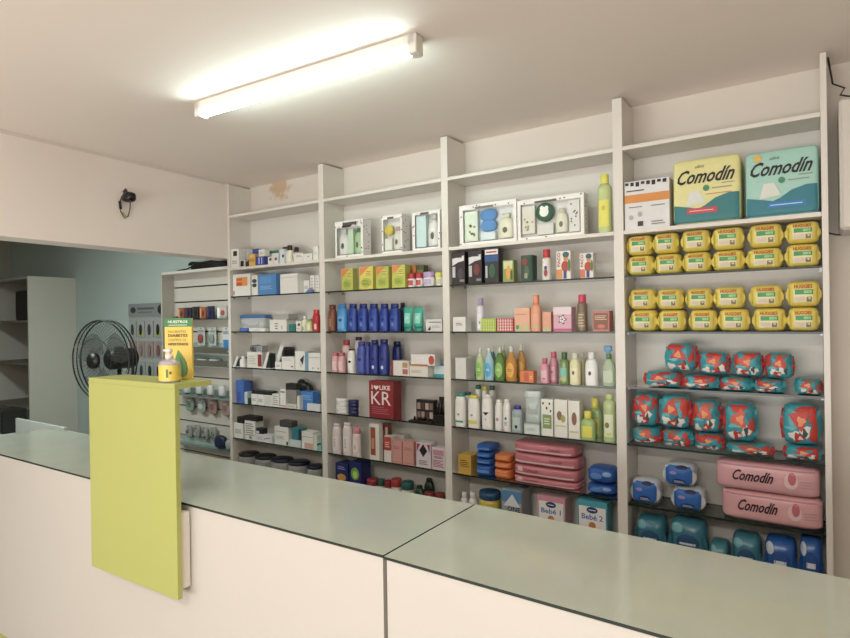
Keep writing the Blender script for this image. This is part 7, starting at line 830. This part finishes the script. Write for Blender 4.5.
for j in range(4):
    x=-4.46+.11*j
    r=empty('hanging_pouch',(x,.085,.66+.01*(j%2))); tag(r,['first','second','third','fourth'][j]+' spotted grey pouch hanging just above the lowest slatwall tray','pouch','spotted pouches above the lowest tray')
    m=MB(); m.sup(0,0,.055,.045,.012,.055,3,mat('#989a94',.3),nu=16,nv=8,wr=.04)
    deco(m,[('e',u,v,u+.2,v+.16,rnd.choice(['#2e2c2a','#cfd0cc','#5a5a56'])) for u,v in [(rnd.uniform(.1,.7),rnd.uniform(.15,.75)) for _ in range(6)]],.08,.1,lambda a,b:-.0125); m.build('pouch_body',r)
    MB().tube([(0,.03,.104),(0,-.012,.104),(0,-.016,.11)],.0018,mat('#9a9c9a',.3,metal=.9)).build('hook',r)
m=MB(); m.sup(0,0,.055,.07,.03,.055,2.8,mat('#1E2C4C',.35),nu=20,nv=10,wr=.05); o=m.build('zip_pouch'); o.location=(-4.0,.06,.6208); tag(o,'dark blue pouch in the lowest slatwall tray','pouch')
m=MB(); m.sup(0,0,.045,.035,.03,.045,2.6,mat('#A9B3B2',.25),nu=16,nv=8,wr=.05); o=m.build('clear_pouch'); o.location=(-3.885,.06,.6208); tag(o,'pale clear pouch beside dark blue pouch in lowest tray','pouch')
# coiled black cables on top of the slatwall unit
cb=MB(); rnd=random.Random(11)
for k in range(5):
    pts=[]; ph=rnd.uniform(0,6); a0=rnd.uniform(.2,.33); cx=-4.12+rnd.uniform(-.08,.02)
    for i in range(41):
        t=2*PI*i/40; pts.append((cx+a0*math.cos(t),.10+(.035+.012*k/2)*math.sin(t),ST+.012+.012*k+.006*math.sin(5*t+ph)))
    cb.tube(pts,.009,mat('#161614',.5),n=6)
pts=[(-4.42+.04*i,.07+.02*math.sin(i*1.3),ST+.02+.025*abs(math.sin(i*1.1))) for i in range(9)]; cb.tube([(-4.56,.06,ST+.008)]+pts,.006,mat('#161614',.5),n=6)
o=cb.build('cable_coil'); tag(o,'tangled black cables heaped on top of the slatwall unit','cable')
# ------------------------------------------------------------------ accessory display on the alcove wall
AR=empty('accessory_display',(-5.3,YB,1.14)); tag(AR,'wall display card of small accessories between fan and slatwall unit','display')
X0,X1=-5.59,-4.85; W_=X1-X0
part(MB().box(X0,X1,YB-.012,YB-.001,1.13,1.83,mat('#A7ADAA',.5),ch=.002),'backing_board',AR)
hd=MB(); hd.box(X0,X1,YB-.016,YB-.0125,1.70,1.83,mat('#8E9291',.4)); deco(hd,[('e',.05,.3,.18,.75,'#3c4040'),('r',.22,.55,.6,.7,'#5d6260'),('r',.22,.3,.55,.4,'#70757a'),('e',.68,.1,.95,.95,'#2b2a2a')],W_,.13,lambda a,b:0,0); 
hd.v=[(x+ (X0+X1)/2 if i>=8 else x, y+(YB-.0165) if i>=8 else y, z+1.70 if i>=8 else z) for i,(x,y,z) in enumerate(hd.v)]
part(hd,'header_card',AR)
rnd=random.Random(5)
for r_ in range(3):
    for c_ in range(5):
        cx=X0+.08+c_*.145; cz=1.53-r_*.195; cc=['#A9ACA8','#A48C88','#9EA39F'][r_]
        m=MB(); m.box(cx-.058,cx+.058,YB-.020,YB-.0165,cz-.02,cz+.135,mat(cc,.35),ch=.001)
        dk=rnd.choice(['#25282a','#1d1f24','#39403c']) if r_!=1 else rnd.choice(['#7d5450','#4b3c3a','#8b7a74'])
        m.sup(cx,YB-.026,cz+.05,.022,.007,.052,2.4,mat(dk,.4),nu=12,nv=8)
        if r_==0 and c_ in(1,3): m.box(cx-.05,cx+.04,YB-.0225,YB-.0205,cz-.01,cz+.02,'#A9B03C')
        part(m,'accessory_pack',AR)
# ------------------------------------------------------------------ pedestal fan
FX,FY,FZ=-4.10,-.8,1.393
FN=empty('pedestal_fan',(FX,FY,0)); tag(FN,'black pedestal fan behind the counter beside the white cabinet','fan')
nrm=Vector((.20,-.98,0)).normalized(); sd=Vector((-nrm.y,nrm.x,0)); up=Vector((0,0,1)); BK=mat('#171513',.4)
def fp(a,r,o): return Vector((FX,FY,FZ))+sd*(r*math.cos(a))+up*(r*math.sin(a))+nrm*o
Rr=.275; m=MB()
for o_,rr,th in((.03,Rr,.0055),(-.03,Rr,.0055),(0,Rr*1.005,.004)): m.tube([fp(2*PI*i/64,rr,o_) for i in range(64)],th,BK,n=6,closed=True)
part(m,'cage_rim',FN)
for side,nm_ in((1,'front_grille'),(-1,'rear_grille')):
    m=MB()
    for i in range(60):
        a=2*PI*i/60; pts=[fp(a+ .25*side*(1-q),.05+(Rr-.05)*q,side*(.03+.05*math.cos(q*PI/2)**.8)) for q in (0,.25,.5,.75,1)]
        m.tube(pts,.0011,BK,n=4)
    for q in (.45,): m.tube([fp(2*PI*i/48,.05+(Rr-.05)*q,side*(.03+.05*math.cos(q*PI/2)**.8)) for i in range(48)],.002,BK,n=5,closed=True)
    part(m,nm_,FN)
m=MB(); 
for sgn in(1,):
    m.tube([fp(0,.0,.07),fp(0,0,.095)],.052,BK,n=24)
part(m,'hub_cap',FN)
bl_=mat('#4A4D4C',.7); bl_=bl_.copy(); bl_.node_tree.nodes['Principled BSDF'].inputs['Alpha'].default_value=.3; bl_.name='smoky_blade'
for k in range(3):
    m=MB(); a0=2*PI*k/3+.4; vs=[];n_=8
    for j in range(5):
        r=.05+.185*j/4; wd=.25+.55*math.sin(PI*(j+1)/6)
        for i in range(n_+1):
            t=i/n_-.5; vs.append(tuple(fp(a0+t*wd*1.6+.15*j/4,r,.02*t*2)))
    nn=len(vs); vs+=[tuple(Vector(v)+nrm*.003) for v in vs]
    fs=[]
    for j in range(4):
        for i in range(n_): q=j*(n_+1)+i; fs.append((q,q+1,q+n_+2,q+n_+1)); fs.append((q+nn,q+n_+1+nn,q+n_+2+nn,q+1+nn))
    m.add(vs,fs,bl_,True); part(m,'fan_blade',FN)
m=MB(); m.tube([fp(0,0,-.05),fp(0,0,-.08),fp(0,0,-.2),fp(0,0,-.225)],.072,BK,n=20); m.tube([fp(0,0,-.12)+Vector((0,0,.05)),fp(0,0,-.12)+Vector((0,0,.085))],.03,BK,n=12); part(m,'motor_housing',FN)
pc=fp(0,0,-.12)
part(MB().tube([(pc.x,pc.y,.03),(pc.x,pc.y,FZ-.05)],.014,BK,n=12),'pole',FN)
part(MB().lathe([(1,.001),(1,.02),(.3,.045),(.12,.06)],BK,.21,.21,n=32,c=(pc.x,pc.y,0)),'base',FN)
# ------------------------------------------------------------------ cabinet in the alcove
CB=empty('tall_cabinet',(-7.0,-.02,0)); tag(CB,'tall white open cabinet standing in the alcove left of fan','cabinet')
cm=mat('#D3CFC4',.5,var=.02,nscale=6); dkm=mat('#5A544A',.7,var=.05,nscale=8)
part(MB().box(-6.685,-6.66,-.252,YB-.002,.001,2.14,cm,ch=.001),'side_panel',CB)
part(MB().box(-7.72,-7.695,-.252,YB-.002,.001,2.14,cm,ch=.001),'side_panel',CB)
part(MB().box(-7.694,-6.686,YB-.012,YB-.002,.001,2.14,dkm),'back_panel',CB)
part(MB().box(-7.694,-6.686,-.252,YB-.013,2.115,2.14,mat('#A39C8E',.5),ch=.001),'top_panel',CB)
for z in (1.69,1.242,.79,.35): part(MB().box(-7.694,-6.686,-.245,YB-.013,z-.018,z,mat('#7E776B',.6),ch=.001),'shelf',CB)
def simple(name,cat,label,f): o=f.build(name); return tag(o,label,cat)
o=MB().box(-.16,.16,-.06,.06,0,.31,mat('#191716',.6),ch=.01); 
bb=o.build('black_case'); bb.location=(-6.87,-.17,1.6905); tag(bb,'black case standing on the upper shelf of the white cabinet','case')
o=MB(); o.box(-.05,.05,-.05,.05,0,.13,mat('#3c372f',.6),ch=.006); bb=o.build('brown_carton'); bb.location=(-6.78,-.12,1.2425); tag(bb,'small brown carton on middle shelf of the white cabinet','carton')
# low desk and device behind the counter end
DS=empty('side_desk',(-4.88,-.95,0)); tag(DS,'low white desk end behind the left end of the counter','desk')
part(MB().box(-5.28,-4.47,-.90,-.88,.05,.905,mat('#C9CEC8',.45),ch=.001),'back_board',DS)
part(MB().box(-5.9,-4.47,-.879,-.45,.70,.72,mat('#C9CEC8',.45),ch=.001),'desk_top',DS)
for x in(-5.89,-4.49): part(MB().box(x,x+.02,-.879,-.46,.001,.699,mat('#C9CEC8',.45)),'leg_panel',DS)
DV=empty('label_printer',(-5.84,-.74,.7205)); tag(DV,'dark grey machine on the desk at the far left edge','printer')
MB().box(-.12,.12,-.1,.1,.001,.20,mat('#1b1a18',.4),ch=.012).build('printer_body',DV)
k=MB()
for i in range(3): k.box(-.09,.09,-.104,-.1005,.05+.04*i,.06+.04*i,'#8c8c86')
k.build('vent_slats',DV)
# ------------------------------------------------------------------ counter
H=.9945; YF,YK=-1.632,-1.125
CW=mat('#C4BEB5',.4,var=.015,nscale=3)
TG=bpy.data.materials.new('counter_glass'); TG.use_nodes=True
nt=TG.node_tree; p=nt.nodes['Principled BSDF']; nz=nt.nodes.new('ShaderNodeTexNoise'); nz.inputs['Scale'].default_value=7; nz.inputs['Detail'].default_value=4
tc=nt.nodes.new('ShaderNodeTexCoord'); nt.links.new(tc.outputs['Object'],nz.inputs['Vector'])
mx=nt.nodes.new('ShaderNodeMix'); mx.data_type='RGBA'; mx.inputs[6].default_value=(*lin('#B2B9AC'),1); mx.inputs[7].default_value=(*lin('#BDC2B4'),1)
nt.links.new(nz.outputs['Fac'],mx.inputs[0]); nt.links.new(mx.outputs[2],p.inputs['Base Color'])
rr=nt.nodes.new('ShaderNodeMapRange'); rr.inputs[3].default_value=.07; rr.inputs[4].default_value=.16; nt.links.new(nz.outputs['Fac'],rr.inputs[0]); nt.links.new(rr.outputs[0],p.inputs['Roughness'])
p.inputs['IOR'].default_value=1.6
GP=mat('#AAAE50',.45,var=.02,nscale=3)
def counter(x0,x1,yf0,yf1,yk0,yk1,label):
    r=empty('shop_counter',((x0+x1)/2,-1.38,0)); tag(r,label,'counter','white counters with green glass tops')
    def quad(a,b,c,d,e,f,z0,z1,m,name,mm=None):   # corners x0/x1 front and back
        q=MB(); vs=[(a,c,z0),(b,d,z0),(b,f,z0),(a,e,z0)]; vs+=[(x,y,z1) for x,y,_ in vs]
        q.add(vs,[(4,5,6,7),(0,3,2,1)],m); q.add(vs,[(0,1,5,4),(1,2,6,5),(2,3,7,6),(3,0,4,7)],mm or m); part(q,name,r)
    i=.006
    quad(x0+i,x1-i,yf0+i,yf1+i,yf0+i+.02,yf1+i+.02,.07,H-.0085,CW,'front_panel')
    quad(x0+i,x0+i+.02,yf0+i+.0205,yf0+i+.0205,yk0-i,yk0-i,.001,H-.0085,CW,'side_panel')
    quad(x1-i-.02,x1-i,yf1+i+.0205,yf1+i+.0205,yk1-i,yk1-i,.001,H-.0085,CW,'side_panel')
    quad(x0+i+.0205,x1-i-.0205,yf0+i+.021,yf1+i+.021,yk0-i,yk1-i,H-.03,H-.0085,mat('#C9CBC0',.5),'top_board')
    quad(x0+i+.0205,x1-i-.0205,yf0+i+.021,yf1+i+.021,yk0-i,yk1-i,.40,.418,CW,'inner_shelf')
    quad(x0+i,x1-i,yf0+.012,yf1+.012,yf0+.026,yf1+.026,.001,.069,GP,'green_plinth')
    quad(x0,x1,yf0,yf1,yk0,yk1,H-.008,H,TG,'glass_top',EDGE)
counter(-3.985,-1.006,-1.668,-1.617,-1.185,-1.103,'left counter with green glass top, behind the lime green panel')
counter(-1.000,1.55,-1.622,-1.640,-1.100,-1.155,'right counter with green glass top, nearest the camera')
# lime green panel fixed on the counter front with its small top shelf
PN=empty('green_display_panel',(-2.17,-1.69,.65)); tag(PN,'lime green upright panel with ledge fixed to the white counter front','panel')
def slab(x0,x1,y0,y1,z0,z1,name,m,dy=0):
    q=MB(); vs=[(x0,y0,z0),(x1,y0+dy,z0),(x1,y1+dy,z0),(x0,y1,z0)]; vs+=[(x,y,z1) for x,y,_ in vs]
    q.add(vs,[(0,3,2,1),(4,5,6,7),(0,1,5,4),(1,2,6,5),(2,3,7,6),(3,0,4,7)],m); part(q,name,PN)
slab(-2.435,-1.872,-1.705,-1.687,.672,1.4125,'upright_panel',GP,.018)
slab(-2.435,-1.872,-1.705,-1.555,1.413,1.431,'ledge',GP,.018)
for x in(-2.37,-1.90): slab(x-.02,x+.02 if x<-2 else x+.018,-1.6865,-1.6465 if x<-2 else -1.6475,.70,.97,'spacer_block',mat('#E3DACC',.5),.017 if x>-2 else 0.0)
# gel bottle
GB=empty('gel_bottle',(-1.968,-1.645,1.4315)); tag(GB,'squat yellow-labelled hand gel bottle with white pump on green ledge','bottle')
MB().lathe([(.95,0),(1,.004),(1,.066),(.93,.074),(.45,.082)],mat('t#B9B0B4',.2),.043,.034,n=28).build('bottle_body',GB)
l=MB(); l.lathe([(1,.006),(1,.062)],mat('#E0C21E',.4),.0438,.0348,n=28,cap=False); 
a_=math.atan2(-1.25,2.05)
for (u0,u1,z0,z1,c) in((-.15,.05,.018,.048,'#5c7a2e'),(.15,.35,.03,.04,'#6a5a1e')):
    l.add([(.0446*math.cos(a_-.3+u),.0356*math.sin(a_-.3+u),z) for u,z in((u0,z0),(u1,z0),(u1,z1),(u0,z1))],[(0,1,2,3)],c)
l.build('label',GB)
q=MB(); w_=mat('#E4D9D0',.35); q.lathe([(1,.082),(1,.1),(.5,.101),(.5,.108)],w_,.014,.014,n=16); q.lathe([(1,.108),(1,.119),(.8,.121)],w_,.011,.011,n=14); q.box(-.03,.004,-.006,.006,.11,.118,w_,ch=.001); q.build('pump',GB)
# leaflet holder: yellow printed stand with green header
LS=empty('leaflet_stand',(-2.035,-1.562,1.4315)); LS.rotation_euler=(0,0,.35); tag(LS,'tall yellow leaflet stand with green header and leaf behind the gel bottle','leaflet stand')
q=MB(); q.box(-.06,.06,-.005,.005,0,.232,mat('#E2BE22',.45),ch=.0008)
deco(q,[('r',-.02,.86,1.02,1,'#2F7A3E'),('t',.14,.92,.86,.965,'#D8E6D0','NUESTROS','b'),('r',.16,.88,.84,.895,'#A8CBA8'),
 ('t',.14,.76,.8,.80,'#8A7A1c','PACIENTES',''),('t',.14,.69,.86,.74,'#4a4420','DIABETES','b'),('t',.14,.62,.8,.665,'#8A7A1c','CONTROL DE',''),('t',.14,.55,.88,.595,'#4a4420','HIPERTENSOS','b'),
 ('p',[(.5,.48),(.62,.4),(.78,.28),(.84,.17),(.8,.08),(.66,.03),(.48,.05),(.36,.12),(.34,.22),(.4,.34)],'#3F8A2E'),('p',[(.56,.4),(.7,.24),(.72,.1),(.64,.06),(.6,.2)],'#2C6A24')],.12,.232,lambda a,b:-.005)
q.build('printed_card',LS)
q=MB(); q.prism([(-.04,0),(.04,0),(.04,.006),(-.04,.006)],.0055,.02,mat('#D9B820',.45)); q.build('foot',LS)
# ------------------------------------------------------------------ security camera on the beam
def beamx(y): return bx0+(bx1-bx0)*(y/y1)
CY=-.84; CX=beamx(CY)+.001
CC=empty('security_camera',(CX,CY,2.47)); tag(CC,'small black security camera with dangling cable on the white beam','camera')
MB().lathe([(1,0),(1,.012)],mat('#D6CCC4',.5),.03,.03,n=20).build('mount',CC); CC.children[0].rotation_euler=(0,PI/2,0); CC.children[0].location=(0,0,.01)
m=MB(); m.tube([(.008,0,.03),(.03,.0,.045),(.05,0,.02)],.008,mat('#3b352f',.5)); m.build('bracket_arm',CC)
m=MB(); m.sup(.07,0,-.01,.045,.034,.032,3,mat('#15110e',.3),nu=20,nv=12); m.tube([(.1,-.005,-.012),(.118,-.006,-.014)],.02,mat('#0e0c0a',.2),n=16); m.build('camera_head',CC)
m=MB(); m.tube([(.02,-.02,.0),(.02,-.035,-.05),(.02,-.028,-.10),(.02,-.005,-.14),(.02,.02,-.125),(.02,.034,-.07),(.03,.03,-.02)],.0035,mat('#4a443c',.5),n=6)
m.tube([(.02,-.034,-.035),(.02,-.028,-.085)],.008,mat('#1d1a17',.5),n=8); m.tube([(.02,-.012,-.105),(.02,-.004,-.14)],.006,mat('#A8A23c',.5),n=8); m.build('cable',CC)
# ------------------------------------------------------------------ fluorescent lamp
LM=empty('fluorescent_lamp',(-1.9,-1.1,ZC)); tag(LM,'lit white fluorescent tube lamp mounted on the ceiling','lamp')
A0=Vector((-2.50,-1.135)); A1=Vector((-1.235,-1.07)); dv=(A1-A0); Ln=dv.length; ang=math.atan2(dv.y,dv.x); mid=(A0+A1)/2
LM.location=(mid.x,mid.y,ZC); LM.rotation_euler=(0,0,ang)
wt=mat('#E6E2D8',.4)
MB().box(-Ln/2,Ln/2,-.026,.03,-.040,-.0008,wt,ch=.003).build('housing',LM)
for s in(-1,1): MB().box(min(s*(Ln/2-.035),s*(Ln/2+.004)),max(s*(Ln/2-.035),s*(Ln/2+.004)),-.026,.030,-.074,-.0008,wt,ch=.004).build('end_cap',LM)
em=bpy.data.materials.new('lit_tube'); em.use_nodes=True; nt=em.node_tree; nt.nodes.clear(); e=nt.nodes.new('ShaderNodeEmission'); oo=nt.nodes.new('ShaderNodeOutputMaterial')
e.inputs[0].default_value=(.80,1,.95,1); e.inputs[1].default_value=TUBE_POWER; nt.links.new(e.outputs[0],oo.inputs[0])
q=MB(); q.tube([(-Ln/2+.036,-.002,-.062),(0,-.002,-.062),(Ln/2-.036,-.002,-.062)],.0145,em,n=20); q.build('tube',LM)
# ------------------------------------------------------------------ right wall items
AC=empty('air_conditioner',(.36,.03,1.98)); tag(AC,'white wall-mounted air unit at the right edge of the picture','air unit')
q=MB(); q.box(.076,.66,-.03,YB-.001,1.975,2.50,mat('#CFC8BE',.4),ch=.012); part(q,'unit_casing',AC)
q=MB(); 
for i in range(5): q.box(.12,.6,-.034,-.0305,2.0+.02*i,2.008+.02*i,'#8f8a82')
part(q,'air_grille',AC)
q=MB(); q.tube([(.045,.10,ZC-.002),(.06,.09,2.60),(.10,.08,2.57),(.085,.08,2.545),(.12,.08,2.53),(.12,.09,2.5015)],.004,mat('#2d2924',.5),n=6); tag(q.build('hanging_cable'),'dark cable hanging from the ceiling above the white air unit','cable')
q=MB(); q.tube([(XL['4R']+.001,YB-.006,1.993),(.07,YB-.006,1.982),(.2,YB-.006,1.972),(.5,YB-.006,1.968),(1.0,YB-.006,1.972)],.004,mat('#6b635a',.6),n=6); tag(q.build('wall_cable'),'thin grey cable running along the wall right of the shelves','cable')
# ------------------------------------------------------------------ light, camera
def area(name,loc,rot,sx,sy,power,col):
    l=bpy.data.lights.new(name,'AREA'); l.shape='RECTANGLE'; l.size=sx; l.size_y=sy; l.energy=power; l.color=col
    o=bpy.data.objects.new(name,l); COL.objects.link(o); o.location=loc; o.rotation_euler=rot; return o
area('daylight_entrance',(-1.6,YE-.5,.9),(PI/2+.75,0,-.12),5.2,1.7,DAY_POWER,(1.0,.955,.91))
area('alcove_ceiling_lamp',(-4.9,-1.6,ZC-.03),(0,0,0),1.1,.3,ALC_POWER,(.85,1.0,.97))
area('unseen_fill_lamp',(-.4,-3.9,ZC-.03),(0,0,0),1.2,.3,FILL_POWER,(1.0,.95,.90))  # unseen fill lamp, added to brighten the shop side and the beam
w=bpy.data.worlds.new('world'); SC.world=w; w.use_nodes=True; w.node_tree.nodes['Background'].inputs[0].default_value=(.9,.95,1,1); w.node_tree.nodes['Background'].inputs[1].default_value=.5
cam=bpy.data.cameras.new('camera'); cam.sensor_width=36; cam.lens=F/850*36; cam.clip_start=.05
co=bpy.data.objects.new('camera',cam); COL.objects.link(co)
cy,sy=math.cos(YAW),math.sin(YAW);cp,sp=math.cos(PIT),math.sin(PIT);cr,sr=math.cos(ROL),math.sin(ROL)
fwd=Vector((-sy*cp,cy*cp,sp)); rt=Vector((cy,sy,0)); u_=rt.cross(fwd); r2=cr*rt+sr*u_; u2=-sr*rt+cr*u_
co.matrix_world=Matrix(((r2.x,u2.x,-fwd.x,CAM[0]),(r2.y,u2.y,-fwd.y,CAM[1]),(r2.z,u2.z,-fwd.z,CAM[2]),(0,0,0,1)))
SC.camera=co
SC.view_settings.view_transform='Standard'; SC.view_settings.look='None'; SC.view_settings.gamma=1; SC.view_settings.exposure=EXPOSURE
